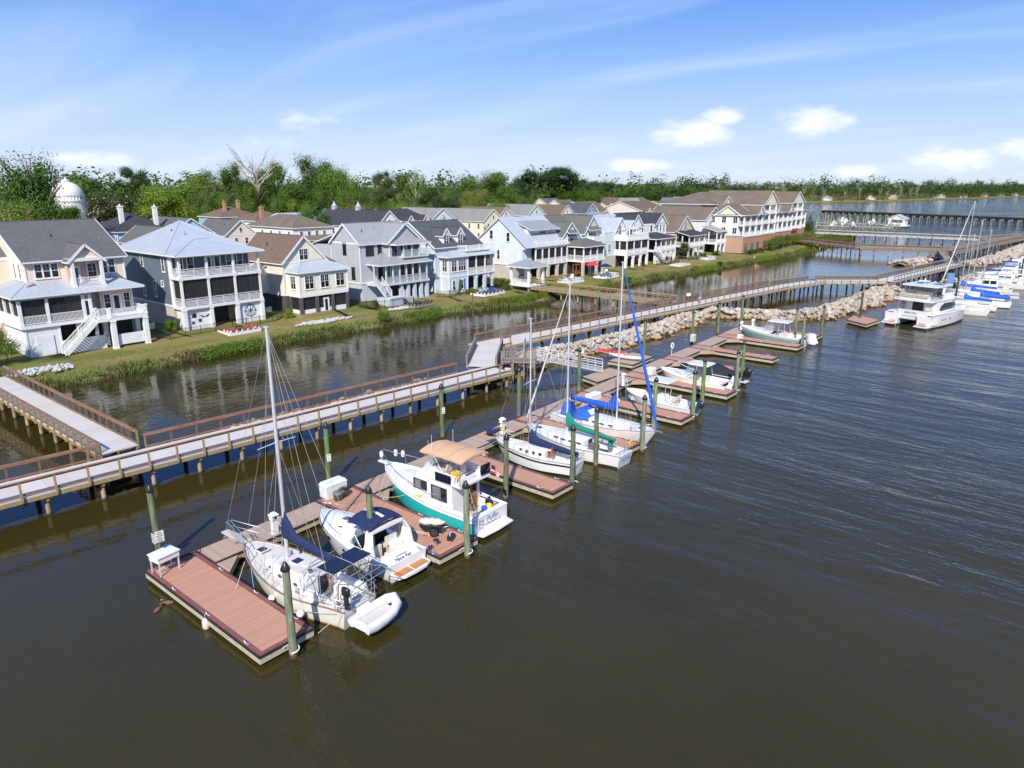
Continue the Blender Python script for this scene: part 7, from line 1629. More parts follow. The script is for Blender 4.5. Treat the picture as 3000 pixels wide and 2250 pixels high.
# ---- sailing yachts of the middle slips
def sailboat(lab, x, y, hd, L, B, zs, zb, mx, mz, cover, hullm, bands, decks=GEL, boom=None, jib=None, cab=None, spr=((.52,.8),), lines=True, det=True, sw=.62, win='long', group=None, r=.085, tilt=0):
    t = boat('sailboat', lab, x, y, hd, 'sailboat', group); Hh = Hull(L,B,zs,zb,sw,2.0,.75,.9,.88,.6,.2,.06)
    b = MB(); Hh.build(b, bands); b.build('hull', hullm, t); b = MB(); Hh.rim(b,.025,.015); b.build('toe_rail', WOODG if det else GEL, t)
    ca, cb_ = cab or (.34*L,.74*L); b = MB(); Hh.deck(b,ca/L,1.0); Hh.deck(b,.05,ca/L,w0=B*.25); Hh.deck(b,0,.05); b.build('deck', decks, t)
    well(t,.06*L,ca,B*.25,zs-.45,zs+.05,decks,NONSKID); b = MB(); zc = zs+.42; cabin(b,[(ca,B*.31,zs-.02,zc),(ca+(cb_-ca)*.5,B*.30,zs+.03,zc),(cb_-.3,B*.20,zs+.12,zc-.05),(cb_,B*.13,zs+.18,zc-.18)]); b.build('cabin', decks, t)
    MB().box(ca-.03,ca+.01,-.25,.25,zs-.3,zc).build('companionway', TEAK if win == 'round' else SHADE, t)
    if det:
        for sd in (1,-1):
            for k in range(4):
                f = (k+.6)/4.4; xx = ca+(cb_-ca)*f*.85; ww = B*.31-(B*.31-B*.22)*max(0,(f*.85-.5)/.5)
                portlight(t,xx,sd*ww*.975,zs+.22,.11 if win == 'round' else .22,.11 if win == 'round' else .06)
        hatch(t,(cb_+L)/2-.1,0,zs+(zb-zs)*.62+.03,.4,.4); lifelines(t,Hh,.08,.82,6,.55); pulpit(t,Hh,.82,.55,.15); b = MB()
        for zz in (.35,.6): b.tube([(L*.12,Hh.hb(.12)-.05,zs+zz),(.03,Hh.hb(0)*.9,zs+zz),(.03,-Hh.hb(0)*.9,zs+zz),(L*.12,-Hh.hb(.12)+.05,zs+zz)],.014,5)
        for yy in (.9,.3,-.3,-.9): b.tube([(.03,Hh.hb(0)*yy,zs),(.03,Hh.hb(0)*yy,zs+.6)],.013,5)
        b.build('stern_rail', STEEL, t); b = MB()
        for sd in (1,-1): b.lathe([(.07,0),(.06,.12),(.02,.13)],(ca-.4,sd*(B*.33),zs+.03),10)
        b.build('winches', STEEL, t)
    mast(t,mx,zs+.35,mz,r,spr)
    if boom: boom_cover(t,mx,boom[0],boom[1],boom[2],cover,boom[3],boom[4])
    if lines: stays(t,mx,mz,[((L,0,zb),mz-.1),((.05,0,zs+.1),mz-.05),((mx,Hh.hb(mx/L)-.05,zs+.1),mz-.1),((mx,-Hh.hb(mx/L)+.05,zs+.1),mz-.1),((mx+.4,Hh.hb(mx/L)-.1,zs+.1),mz*.55),((mx+.4,-Hh.hb(mx/L)+.1,zs+.1),mz*.55),((mx-.5,Hh.hb(mx/L)-.05,zs+.1),mz*.55),((mx-.5,-Hh.hb(mx/L)+.05,zs+.1),mz*.55)],.010 if det else .014)
    if jib: furled(t,(L+.05,0,zb+.25),(mx+.15,0,mz-.5),jib[0],jib[1])
    return t, Hh
BLKB = mat('black_hull_band',(.012,.012,.014),.3)
t, HU = sailboat('small white sailboat with black hull stripes, round portlights and a varnished hatch',37.35,25.35,97,7.0,2.35,.95,1.45,3.95,10.4,NAVY,[GEL,BLKB,GEL],[(1,0),(.86,1),(.72,0),(.14,1)],boom=(1.75,.1,1.45,.26,.5),win='round',r=.075)
b = MB(); b.box(6.9,7.9,-.12,.12,1.42,1.50); b.build('bowsprit', TEAK, t); MB().box(2.1,2.9,-.34,.34,1.40,1.47).build('sliding_hatch', WHITE, t); o = MB().box(2.02,2.08,-.32,.32,1.05,1.62).build('hatch_door', TEAK, t)
b = MB(); b.tube([(6.6,.35,2.0),(7.3,.3,1.75),(7.5,0,1.7),(7.3,-.3,1.75),(6.6,-.35,2.0)],[.12,.2,.22,.2,.12],8); b.build('bow_covers', NAVY, t); MB().lathe([(.16,-.05),(.2,0),(.16,.05)],(6.5,-.3,2.05),12).build('coiled_hose', YELL, t)
t, HU = sailboat('white sailboat with dark green sail cover and green winch cover, stern to the river',40.75,23.75,90.5,8.9,2.95,.95,1.30,5.1,12.3,GREENC,[GEL,mat('green_boot_stripe',(.02,.18,.10),.5),BOOT],[(1,0),(.16,2)],boom=(2.05,.9,1.75,.22,.95),jib=(WHITE,.055),spr=((.5,.85),))
MB().lathe([(.18,0),(.2,.35),(.12,.62),(.02,.7)],(1.5,-.3,.95),12).build('winch_cover', GREENC, t); MB().box(1.9,2.6,.5,.9,.9,1.35).build('spray_panel', mat('grey_canvas_panel',(.13,.12,.12),.8), t); MB().box(1.6,2.3,-.25,.3,.62,.75).build('cockpit_cushion', BLACK, t)
b = MB(); b.tube([(.1+.0*a,-.75+.22*math.cos(a),1.45+.26*math.sin(a)) for a in np.linspace(-.9,4.0,12)],.055,8); b.build('horseshoe_buoy', YELL, t)
lettering(t,'Sea Dream',(-.03,0,.62),(R(82),0,R(-90)),.26,mat('sky_lettering',(.10,.25,.50),.4),shear=.3)
t, HU = sailboat('white sailboat moored bow outward with bright blue sail cover, dodger and furled jib',45.55,33.2,-92,9.3,3.15,1.0,1.40,5.75,13.6,BLUE,[mat('greyed_gelcoat',(.66,.66,.65),.3,var=.04,coat=.4),GEL,BOOT],[(1,1),(.9,0),(.08,2)],boom=(2.35,1.3,2.45,.26,1.1),jib=(BLUE,.10),spr=((.5,.9),),sw=.72)
b = MB(); R_ = []
for x,z in ((2.2,1.25),(2.35,1.75),(2.75,1.98),(3.3,1.85),(3.75,1.45)): R_.append([(x,1.0,1.15),(x,.95,1.15+(z-1.15)*.7),(x,.6,z),(x,0,z+.05),(x,-.6,z),(x,-.95,1.15+(z-1.15)*.7),(x,-1.0,1.15)])
b.loft(R_,closed=False); o = b.build('dodger', BLUE, t); b = MB(); b.box(3.35,3.7,-.5,.5,1.72,1.74); b.v = [(x,y,z-(x-3.35)*.9+.12) for x,y,z in b.v]; b.build('dodger_window', WHITE, o)
b = MB(); b.loft([[(.6,.6,1.0),(.6,-.5,1.0),(1.5,-.5,1.0),(1.5,.6,1.0)],[(.8,.4,2.0),(.8,-.3,2.0),(1.3,-.3,1.95),(1.3,.4,1.95)]],closed=True,cap=True); b.build('helm_cover', BLUE, t)
b = MB(); b.lathe([(.02,-.012),(.24,-.01),(.24,.01),(.02,.012)],(5.62,.18,3.0),10,axis='y'); b.build('cover_badge', WHITE, t)
b = MB(); b.box(9.2,9.75,-.1,.1,1.36,1.44); b.tube([(9.75,0,1.42),(9.85,0,1.2),(9.6,0,1.1)],.05,6); b.build('anchor', STEEL, t)
# ---- open and cabin motorboats
def motorboat(lab, x, y, hd, L, B, zs, zb, hm, bands, group='small motorboats in the slips'):
    t = boat('motorboat', lab, x, y, hd, 'motorboat', group); Hh = Hull(L,B,zs,zb,.92,2.4,.72,.7,.86,.35,0,.03,.38)
    b = MB(); Hh.build(b,bands); b.build('hull',hm,t); b = MB(); Hh.rim(b,.04,.01); b.build('gunwale',GEL,t); return t, Hh
def ttop(t, x0, x1, w, z, posts, m=None):
    b = MB(); P = [(x0,w*.9),(x0+.1,w),(x1-.35,w),(x1,w*.75),(x1,-w*.75),(x1-.35,-w),(x0+.1,-w),(x0,-w*.9)]; b.prism(P,z,z+.05); b.prism([(px*.96+(x0+x1)/2*.04,py*.9) for px,py in P],z+.05,z+.09); b.build('hardtop', m or GEL, t)
    b = MB()
    for a, c in posts:
        for sd in (1,-1): b.tube([(a[0],sd*a[1],a[2]),(c[0],sd*c[1],z)],.024,6)
    b.build('top_frame', ALU, t)
t, HU = motorboat('open white centre console boat with white T-top and dark blue outboard',54.6,25.25,90,6.9,2.5,.75,1.15,[GEL],[(1,0),(.1,0)])
b = MB(); HU.deck(b,.04,.97,w0=.98,zoff=0,camb=.0); b.build('side_deck',GEL,t); P = [(HU.L*u,max(.02,HU.hb(u)-.22)) for u in np.linspace(.05,.95,14)]
b = MB(); pl = [(x,y) for x,y in P]+[(x,-y) for x,y in P[::-1]]; b.poly([(x,y,.38) for x,y in pl][::-1]); n = len(pl); b.add([(x,y,.38) for x,y in pl]+[(x*1.0,y*1.02,HU.sh(x/HU.L)-.01) for x,y in pl],[(i,(i+1)%n,n+(i+1)%n,n+i) for i in range(n)]); b.build('cockpit_liner',WHITE,t)
b = MB(); b.loft([[(2.7,.42,.38),(3.8,.42,.38),(3.8,-.42,.38),(2.7,-.42,.38)],[(2.8,.38,1.3),(3.5,.38,1.3),(3.5,-.38,1.3),(2.8,-.38,1.3)]],closed=True,cap=True,sm=False); b.build('console',GEL,t)
b = MB(); b.box(1.7,2.2,-.5,.5,.95,1.05); b.box(1.62,1.72,-.5,.5,1.1,1.4); b.box(1.8,2.1,-.4,.4,.4,.95); b.box(3.85,4.3,-.35,.35,.38,.75); b.box(.4,.75,-.9,.9,.4,.72); b.build('seats',CUSH,t); b = MB()
for sd in (1,-1): b.box(4.7,6.0,sd*.45-.2,sd*.45+.2,.38,.68)
b.build('bow_benches',CUSH,t); ttop(t,2.2,4.4,.95,2.55,(((2.75,.5,.9),(2.6,.6)),((3.6,.5,.9),(4.0,.6)))); MB().box(3.5,3.54,-.36,.36,1.3,1.65).build('windscreen',GLASSG,t); outboard(t,-.12,0,.75,mat('dark_blue_cowling',(.02,.035,.08),.2,coat=.6),1.1,R(-32))
t, HU = motorboat('white walkaround boat with white hardtop, framed windscreen and pale outboard',63.1,25.95,90,7.3,2.7,.85,1.3,[GEL],[(1,0),(.1,0)])
b = MB(); HU.deck(b,.55,1.0,camb=.25); HU.deck(b,.04,.55,w0=1.05,zoff=0,camb=0); b.build('deck',GEL,t); well(t,.5,4.0,1.05,.4,.9,WHITE,CUSH); b = MB(); b.loft([[(3.9,.85,.9),(3.9,-.85,.9)],[(4.7,.75,1.25),(4.7,-.75,1.25)],[(5.6,.5,1.3),(5.6,-.5,1.3)]],closed=False,sm=False); b.build('cuddy',GEL,t)
b = MB(); b.loft([[(3.3,.95,1.05),(4.4,.8,1.3),(4.75,0,1.35),(4.4,-.8,1.3),(3.3,-.95,1.05)],[(3.1,.85,1.95),(3.8,.72,2.0),(4.0,0,2.02),(3.8,-.72,2.0),(3.1,-.85,1.95)]],closed=False); b.build('windscreen',CLEARV,t); ttop(t,1.9,4.15,.98,2.35,(((2.2,1.0,.95),(2.3,.8)),((3.2,.98,1.0),(3.0,.85)),((4.3,.8,1.3),(3.8,.75)))); b = MB(); b.box(2.3,2.8,-.75,-.25,.4,1.1); b.box(2.3,2.8,.25,.75,.4,1.1); b.box(.5,.9,-.9,.9,.4,.75); b.build('seats',CUSH,t); outboard(t,-.15,0,.9,GEL,1.15,R(-25)); MB().box(-.75,.02,-.5,.5,.28,.36).build('swim_bracket',GEL,t)
t, HU = motorboat('boat shrouded in a humped black canvas cover with a big black outboard',66.7,26.2,89,7.0,2.6,.8,1.15,[mat('grey_hull_paint',(.30,.31,.33),.3)],[(1,0),(.1,0)])
b = MB(); R_ = []
for i,u in enumerate(np.linspace(.06,1,16)): w = HU.hb(u)+.04; z = HU.sh(u); k = (.75*math.exp(-((u-.42)/.26)**2)+.12)*(1-u**8); R_.append([(HU.L*u,w*c_,z-.1+(.1+k)*(1-abs(c_)**1.8)) for c_ in (1,.9,.6,.25,0,-.25,-.6,-.9,-1)])
b.loft(R_,closed=False); b.poly(R_[0][::-1]); b.build('cover',BLKC,t); outboard(t,-.2,0,.95,BLACK,1.35,R(-28)); MB().box(-.6,.02,-.45,.45,.3,.38).build('swim_bracket',GEL,t)
t, HU = motorboat('sea-green hulled sportfishing boat with white hardtop and covered outboards at its stern',89.1,27.2,90,8.6,2.8,.9,1.5,[HULLG,GEL],[(1,1),(.8,0),(.1,0)])
b = MB(); HU.deck(b,.5,1.0,camb=.2); HU.deck(b,.04,.5,w0=1.08,zoff=0,camb=0); b.build('deck',GEL,t); well(t,.5,4.2,1.08,.45,.95,WHITE,CUSH); b = MB(); b.loft([[(4.1,1.0,1.0),(5.4,.85,1.35),(5.7,0,1.4),(5.4,-.85,1.35),(4.1,-1.0,1.0)],[(3.9,.9,2.1),(4.7,.75,2.15),(4.9,0,2.17),(4.7,-.75,2.15),(3.9,-.9,2.1)]],closed=False); b.build('windscreen',CLEARV,t)
ttop(t,2.2,4.9,1.08,2.6,(((2.5,1.05,1.0),(2.7,.9)),((3.4,1.05,1.0),(3.3,.9)),((4.3,1.0,1.1),(4.2,.9)),((5.4,.8,1.4),(4.7,.8)))); b = MB(); b.box(2.7,3.3,-.8,.8,.45,1.2); b.box(.5,.9,-.9,.9,.45,.8); b.build('seats',CUSH,t)
for y in (.45,-.45):
    b = MB(); b.loft([[(px,py+y,pz) for px,py in ((.15,.2),(-.5,.22),(-.75,0),(-.5,-.22),(.15,-.2))] for pz in (.35,.9,1.45)],closed=True,cap=True); b.v = [(x-.5*max(0,1.2-z),yy,z) for x,yy,z in b.v]; b.build('outboard_cover',mat('white_motor_cover_%d' % int(y*10+10),(.70,.71,.73),.7,bmp=.5,bscale=4),t)
# kayaks on their rack
for k,(dy,z,m1,lb) in enumerate(((0,.95,REDM,'red and white kayak lying on the rack of the low float'),(.75,.85,WHITE,'white kayak lying beside the red one'))):
    t = thing('kayak',lb,'kayak',(66.9-k*.5,41.6-dy*3.2,z),R(-82))
    b = MB(); R_ = []
    for f in np.linspace(0,1,11): w = .34*math.sin(f*math.pi)**.7+.01; R_.append([(4*f-2,w*math.cos(a),.2*math.sin(a)*(.6+.4*math.sin(f*math.pi))+.12*abs(2*f-1)**3) for a in np.linspace(0,6.28,11)[:-1]])
    b.loft(R_,closed=True,mf=lambda i,j: 0 if j < 5 else 1); b.build('hull',[m1,WHITE],t); MB().lathe([(.22,.0),(.25,.03),(.2,.03)],(-.1,0,.19),12).build('cockpit_rim',BLACK,t)
b = MB(); t = thing('kayak_rack','pale pipe rack holding the kayaks on the low float','rack',(66.6,40.2,.52),R(-82))
for x in (-1,1): b.tube([(x,-.6,0),(x,-.6,1.0),(x,.9,1.0),(x,.9,0)],.03,6)
b.tube([(-1,-.6,1.0),(1,-.6,1.0)],.03,6); b.build('frame',STEEL,t)
# ---- big power catamaran
t = boat('catamaran_yacht','big white power catamaran yacht with flybridge hardtop, tinted windows and twin stern platforms',109.6,20.9,-14,'yacht'); LC = 13.6
for sd in (1,-1):
    Hc = Hull(LC-.9,2.1,1.75,2.15,.9,2.6,.8,.5,.82,.5,.0,.0,.35); b = MB(); Hc.build(b,[(1,0),(.12,1)]); b.v = [(x+.9,y+sd*2.2,z) for x,y,z in b.v]; b.build('hull',[GEL,BOOT],t)
    b = MB(); b.prism([(1.0,sd*1.25),(1.0,sd*3.2),(-.1,sd*3.05),(-.1,sd*1.4)][::-sd],.30,.46); b.build('stern_platform',GEL,t); MB().box(.05,.9,min(sd*1.5,sd*2.9),max(sd*1.5,sd*2.9),.465,.475).build('platform_teak',TEAKD,t)
    b = MB()
    for i in range(5): b.box(.9+i*.28,1.2+i*.28,min(sd*1.6,sd*2.5),max(sd*1.6,sd*2.5),.46,.75+i*.26)
    b.build('stern_steps',GEL,t)
    b = MB(); b.loft([[(.75,sd*3.14,.5),(2.9,sd*3.22,.5)],[(1.9,sd*3.12,1.75),(2.9,sd*3.2,1.75)]],closed=False); b.v += [(x,y-sd*.5,z) for x,y,z in b.v[:4]]; b.add([(.75,sd*3.14,.5),(1.9,sd*3.12,1.75),(1.9,sd*2.6,1.75),(.75,sd*2.6,.5)],[(0,1,2,3)]); b.build('quarter_wing',GEL,t)
    for k,x in enumerate((4.3,5.1,6.6)): p = Hc.at((x-.9)/(LC-.9),1.05); portlight(t,p[0]+.9,sd*(2.2+p[1]+.01),1.05,.13,.13)
    b = MB(); P = [Hc.at(u,z) for u,z in ((.68,1.25),(.93,1.95),(.95,1.8),(.74,1.15))]; b.poly([(x+.9,sd*(2.2+y+.02),z) for x,y,z in P]); b.build('hull_window',GLASS,t)
b = MB(); b.box(1.3,11.2,-2.2,2.2,1.0,2.0); b.prism([(11.2,2.2),(11.2,-2.2),(12.6,-1.6),(12.6,1.6)][::-1],1.5,2.05); b.box(1.5,12.2,-3.1,3.1,1.80,1.92); b.build('bridge_deck',GEL,t)
b = MB(); b.box(1.25,1.4,-2.4,1.6,1.1,2.35); b.build('transom_wall',GEL,t); lettering(t,"Bella Vita",(1.23,-.1,1.85),(R(90),0,R(-90)),.42,BLACK,shear=.3); MB().box(1.22,1.25,-1.3,1.1,1.45,1.48).build('transom_line',BLACK,t)
b = MB(); cs = [(3.2,2.75,1.9,3.55),(7.6,2.75,2.0,3.6),(9.6,2.4,2.05,3.2),(11.4,1.8,2.1,2.3)]
b.loft([[(x,w,zb),(x,w*.96,zt-.15),(x,w*.86,zt),(x,-w*.86,zt),(x,-w*.96,zt-.15),(x,-w,zb)] for x,w,zb,zt in cs],closed=False,sm=False); b.poly([(3.2,2.75,1.9),(3.2,-2.75,1.9),(3.2,-2.6,3.5),(3.2,2.6,3.5)]); b.build('saloon',GEL,t)
for sd in (1,-1):
    b = MB(); xs_ = np.linspace(3.9,9.75,14); zt_ = [ip(x,[3.9,4.3,5.2,8.4,9.75],[2.42,2.95,3.28,3.22,2.62]) for x in xs_]; zb_ = [ip(x,[3.9,4.3,8.8,9.75],[2.38,2.25,2.35,2.58]) for x in xs_]
    yy_ = lambda x, z: sd*(ip(x,[3.2,7.6,9.6,11.4],[2.75,2.75,2.4,1.8])*(1-.035*(z-1.95)/1.5)+.035)
    b.loft([[(x,yy_(x,zt),zt),(x,yy_(x,(zt+zb)/2),(zt+zb)/2),(x,yy_(x,zb),zb)] for x,zt,zb in zip(xs_,zt_,zb_)],closed=False); b.build('saloon_window',GLASS,t)
b = MB(); b.poly([(3.17,-.9,1.95),(3.17,.6,1.95),(3.17,.6,3.35),(3.17,-.9,3.35)]); b.build('saloon_door',SHADE,t)
b = MB(); b.poly([(9.75,2.2,3.12),(9.75,-2.2,3.12),(11.25,-1.7,2.42),(11.25,1.7,2.42)]); b.v = [(x+.03,y,z+.06) for x,y,z in b.v]; b.build('front_window',GLASSG,t)
b = MB(); P = [(1.7,2.7),(8.2,2.75),(9.8,1.9),(9.8,-1.9),(8.2,-2.75),(1.7,-2.7),(1.4,-1.5),(1.4,1.5)]; b.prism(P[::-1],3.56,3.82); b.build('flybridge_deck',GEL,t)
b = MB()
for sd in (1,-1): b.loft([[(4.4,sd*2.7,3.8),(9.4,sd*2.2,3.8)],[(5.3,sd*2.45,4.6),(8.0,sd*2.2,4.5)]],closed=False); b.loft([[(4.4,sd*2.6,3.8),(9.4,sd*2.1,3.8)],[(5.3,sd*2.35,4.6),(8.0,sd*2.1,4.5)]],closed=False); b.loft([[(5.0,sd*2.4,4.4),(5.5,sd*2.4,4.55),(5.5,sd*2.3,4.55),(5.0,sd*2.3,4.4)],[(5.4,sd*2.3,5.45),(6.0,sd*2.3,5.45),(6.0,sd*2.2,5.45),(5.4,sd*2.2,5.45)]],closed=True,sm=False)
b.loft([[(9.4,2.2,3.8),(9.4,-2.2,3.8)],[(8.0,2.2,4.5),(8.0,-2.2,4.5)]],closed=False); b.build('flybridge_coaming',GEL,t)
b = MB(); P = [(3.0,2.3),(3.4,2.5),(8.0,2.3),(8.3,1.8),(8.3,-1.8),(8.0,-2.3),(3.4,-2.5),(3.0,-2.3)]; b.prism(P[::-1],5.45,5.6); b.build('hardtop',GEL,t)
o = MB().box(5.8,7.6,-1.7,-.5,5.61,5.65).build('solar_panel',SOLAR,t); MB().box(5.8,7.6,.5,1.7,5.61,5.65).build('solar_panel',SOLAR,t)
b = MB(); 
for sd in (1,-1): b.poly([(5.2,sd*2.38,4.6),(7.9,sd*2.2,4.5),(7.9,sd*2.15,5.45),(5.7,sd*2.28,5.45)])
b.poly([(8.0,2.2,4.5),(8.0,-2.2,4.5),(8.15,-1.9,5.45),(8.15,1.9,5.45)]); b.poly([(3.5,2.3,4.1),(3.5,-2.3,4.1),(3.4,-2.3,5.45),(3.4,2.3,5.45)]); b.build('enclosure',screenmat('smoky_clear_vinyl',.35,(.22,.22,.22)),t)
b = MB(); b.box(1.9,2.7,-1.9,1.9,3.82,4.2); b.box(1.75,1.95,-1.9,1.9,4.1,4.55); b.box(4.6,5.4,-.9,.9,3.82,4.5); b.build('flybridge_seats',CUSH,t)
b = MB()
for y in np.linspace(-2.5,2.5,9): b.tube([(1.55,y,3.82),(1.55,y,4.5)],.02,5)
b.tube([(4.2,2.6,4.5),(1.55,2.55,4.5),(1.55,-2.55,4.5),(4.2,-2.6,4.5)],.025,6)
for sd in (1,-1):
    P = [(x,sd*(2.95-max(0,(x-9))*.16),2.6+(x-5)*.03) for x in np.linspace(4.4,13,8)]; b.tube(P,.02,5)
    for p in P: b.tube([p,(p[0],p[1],1.95)],.016,5)
b.build('guard_rail',STEEL,t)
b = MB(); b.tube([(4.6,0,5.6),(4.5,0,6.5)],[.14,.08],8); b.lathe([(.02,.0),(.32,.03),(.32,.2),(.02,.26)],(4.75,.55,5.9),14); b.box(4.1,4.6,-.7,.7,6.1,6.2); b.build('radar_mast',GEL,t); b = MB(); b.tube([(4.3,1.6,5.6),(4.2,1.6,8.2)],.015,5); b.tube([(7.0,-1.7,5.6),(7.0,-1.7,8.0)],.015,5); b.build('aerials',WHITE,t)
b = MB(); b.box(2.3,3.0,-2.5,-1.6,1.95,2.35); b.box(2.2,2.35,-2.5,-1.6,2.35,2.8); b.build('aft_seats',CUSH,t); b = MB()
for i in range(6): b.box(2.4+i*.13,2.7+i*.13,1.5,2.2,2.05+i*.25,2.1+i*.25)
b.build('flybridge_stair',TEAK,t)
# ---- moored boats farther right
GR = 'moored boats beyond the catamaran'
sailboat('small white sailboat with blue cover and leaning white mast just past the catamaran bow',133.4,12.7,98,8.2,2.6,.9,1.2,4.6,11.6,BLUE,[GELW,GELW,BOOT],[(1,0),(.12,2)],boom=(1.8,.8,1.6,.3,.3),det=False,group=GR)
sailboat('cream sailboat under a bright blue cockpit cover, second past the catamaran',138.6,11.4,98,8.6,2.7,.95,1.25,4.4,12.2,BLUE,[GEL,GEL,BOOT],[(1,0),(.12,2)],boom=(1.7,.3,1.5,.55,.2),det=False,group=GR)
sailboat('sailboat with long blue sail cover and the tallest distant mast',148.2,13.6,98,9.5,3.0,1.0,1.35,6.4,16.4,BLUE,[GEL,GEL,BOOT],[(1,0),(.12,2)],boom=(2.1,1.0,1.9,.28,.6),jib=(WHITE,.08),det=False,group=GR,r=.1)
sailboat('sailboat with white mast behind the dark piling and blue sail cover',143.2,12.8,98,8.8,2.8,.95,1.25,5.0,13.4,BLUE,[GEL,GEL,BOOT],[(1,0),(.12,2)],boom=(1.9,.8,1.7,.26,.5),det=False,group=GR)
t, HU = motorboat('small white runabout with bright blue stern panel under the catamaran bow',128.2,13.4,100,5.6,2.2,.7,1.0,[GEL,BLUE],[(1,0),(.1,0)],GR); b = MB(); HU.deck(b,.4,1.0,camb=.15); HU.deck(b,.04,.4,w0=.8,zoff=0,camb=0); b.build('deck',GEL,t); well(t,.3,2.3,.8,.35,.75,WHITE,NONSKID); MB().box(-.03,.0,-.75,.75,.25,.62).build('stern_panel',BLUE,t); outboard(t,-.2,0,.8,GEL,.9,R(-30))
def cabinboat(lab, x, y, hd, top=NAVY):
    t, HU = motorboat(lab, x, y, hd, 9.2, 3.1, 1.0, 1.7, [GEL], [(1,0),(.1,0)], GR); b = MB(); HU.deck(b,.25,1.0); HU.deck(b,0,.25,w0=1.1); b.build('deck',GEL,t); well(t,.4,2.3,1.1,.5,1.0,WHITE,NONSKID)
    b = MB(); cabin(b,[(2.3,1.2,1.0,2.7),(4.8,1.15,1.1,2.7),(6.2,.95,1.3,2.0),(7.6,.5,1.5,1.8)]); b.build('cabin',GEL,t)
    for sd in (1,-1):
        for x0,x1 in ((2.6,3.5),(3.7,4.6)): MB().box(x0,x1,sd*1.17-.02,sd*1.17+.02,1.75,2.35).build('side_window',GLASS,t)
    MB().box(2.26,2.31,-.8,.8,1.1,2.5).build('aft_window',GLASS,t); b = MB(); b.prism([(.5,1.2),(5.0,1.15),(5.0,-1.15),(.5,-1.2)][::-1],2.72,2.8); b.box(2.4,4.6,-1.0,1.0,2.8,3.3); b.build('flybridge',GEL,t)
    b = MB(); b.loft([[(xx,1.1*c_,4.1+.2*(1-c_*c_)) for c_ in (1,.5,0,-.5,-1)] for xx in (2.2,3.4,4.6)],closed=False); b.build('bimini',top,t); b = MB()
    for xx in (2.3,4.5):
        for sd in (1,-1): b.tube([(3.4,sd*1.05,3.2),(xx,sd*1.08,4.1)],.02,5)
    b.build('bimini_frame',STEEL,t); return t
cabinboat('white cabin boat with navy flybridge canopy among the distant masts',157,13.2,98); cabinboat('white cabin boat with blue canopy at the right edge of the photo',166.5,12.0,98,BLUE)
cabinboat('white flybridge boat in front of the stone mound at far right',177,12.6,98); cabinboat('low white cabin boat with cream canopy farthest right',187.5,10.8,98,CUSH)
t, HU = motorboat('small blue-striped boat at the right edge by the cabin boats',151.8,11.6,98,6,2.3,.8,1.1,[GEL,BLUE],[(1,0),(.8,1),(.6,0),(.1,0)],GR); b = MB(); HU.deck(b,.05,1.0,camb=.1); b.build('deck',TAN,t)
for i,(x,y) in enumerate(((216,15.5),(226,14.6),(238,13.2))):
    t, HU = motorboat('tiny white boat at the narrow distant dock, %s from the left' % ordinal(i+1),x,y,98,6,2.3,.8,1.2,[GEL],[(1,0),(.1,0)],GR); b = MB(); HU.deck(b,.05,1.0,camb=.2); b.build('deck',GEL,t); b = MB(); cabin(b,[(1.5,.8,.8,1.6),(3.8,.6,.9,1.5)]); b.build('cabin',GEL,t)
# ================================================================ things on the docks
def at(zu, zv, z, zoom): x, y, k = zoom; return G(x+zu*k, y+zv*k, z)
Z7 = (400,1400,900/2212); Z8 = (900,1200,700/2212); Z11 = (1300,850,700/2212); Z12 = (1700,850,700/2212); Z14 = (650,1450,650/2201); Z1 = (0,560,800/2212); Z2 = (700,560,600/2212); Z3 = (1200,540,600/2212); Z4 = (1700,520,700/2212)
x, y = G(487,1672,.56); t = thing('cleaning_table','white fish-cleaning table on metal legs at the near end of the dock','table',(x,y,Z0+.004),R(8))
MB().box(-.55,.55,-.4,.4,.72,1.0).build('tub',WHITE,t); MB().box(-.6,.6,-.45,.45,1.0,1.05).build('lid',WHITE,t)
for sx in (-.5,.5):
    for sy in (-.35,.35): MB().box(sx-.03,sx+.03,sy-.03,sy+.03,0,.72).build('leg',ALU,t)
MB().box(-.5,.5,-.02,.02,.2,.25).build('brace',ALU,t); MB().prism([(.25,.3),(.6,.35),(.6,.45),(.25,.42)],1.055,1.10).build('blue_tray',BLUE,t)
x, y = G(545,1634,.56); b = MB(); P = [(.38*(1-.02*i)*math.cos(i*.5),.38*(1-.02*i)*math.sin(i*.5)*.9,.02+.004*i) for i in range(40)]+[(.5,.2,.02),(.75,.0,.02),(.9,.3,.02)]
tag(MB().tube(P,.022,5).build('hose_coil',RUBBER,None,(x,y,Z0+.004)),'coiled black hose lying beside the fish-cleaning table','hose')
def pedestal(u,v,lab):
    x,y = G(u,v,.55); t = thing('power_pedestal',lab,'pedestal',(x,y,Z0),0,'white power pedestals on the walkway')
    MB().prism([(-.17,-.13),(.17,-.13),(.17,.13),(-.17,.13)],0,.85,top=[(-.13,-.1),(.13,-.1),(.13,.1),(-.13,.1)]).build('body',WHITE,t); b = MB(); b.box(-.2,.2,-.16,.16,.85,1.1); b.prism([(-.24,-.2),(.24,-.2),(.24,.2),(-.24,.2)],1.1,1.26,top=[(-.1,-.08),(.1,-.08),(.1,.08),(-.1,.08)]); b.build('head',WHITE,t)
    b = MB(); b.tube([(.16,-.1,.7),(.3,-.25,.35),(.2,-.3,.02),(.5,-.2,.02),(.3,.1,.02)],.025,5); b.build('cable',WHITE,t); MB().box(-.1,.1,-.17,-.155,.9,1.05).build('outlet_panel',BLACK,t)
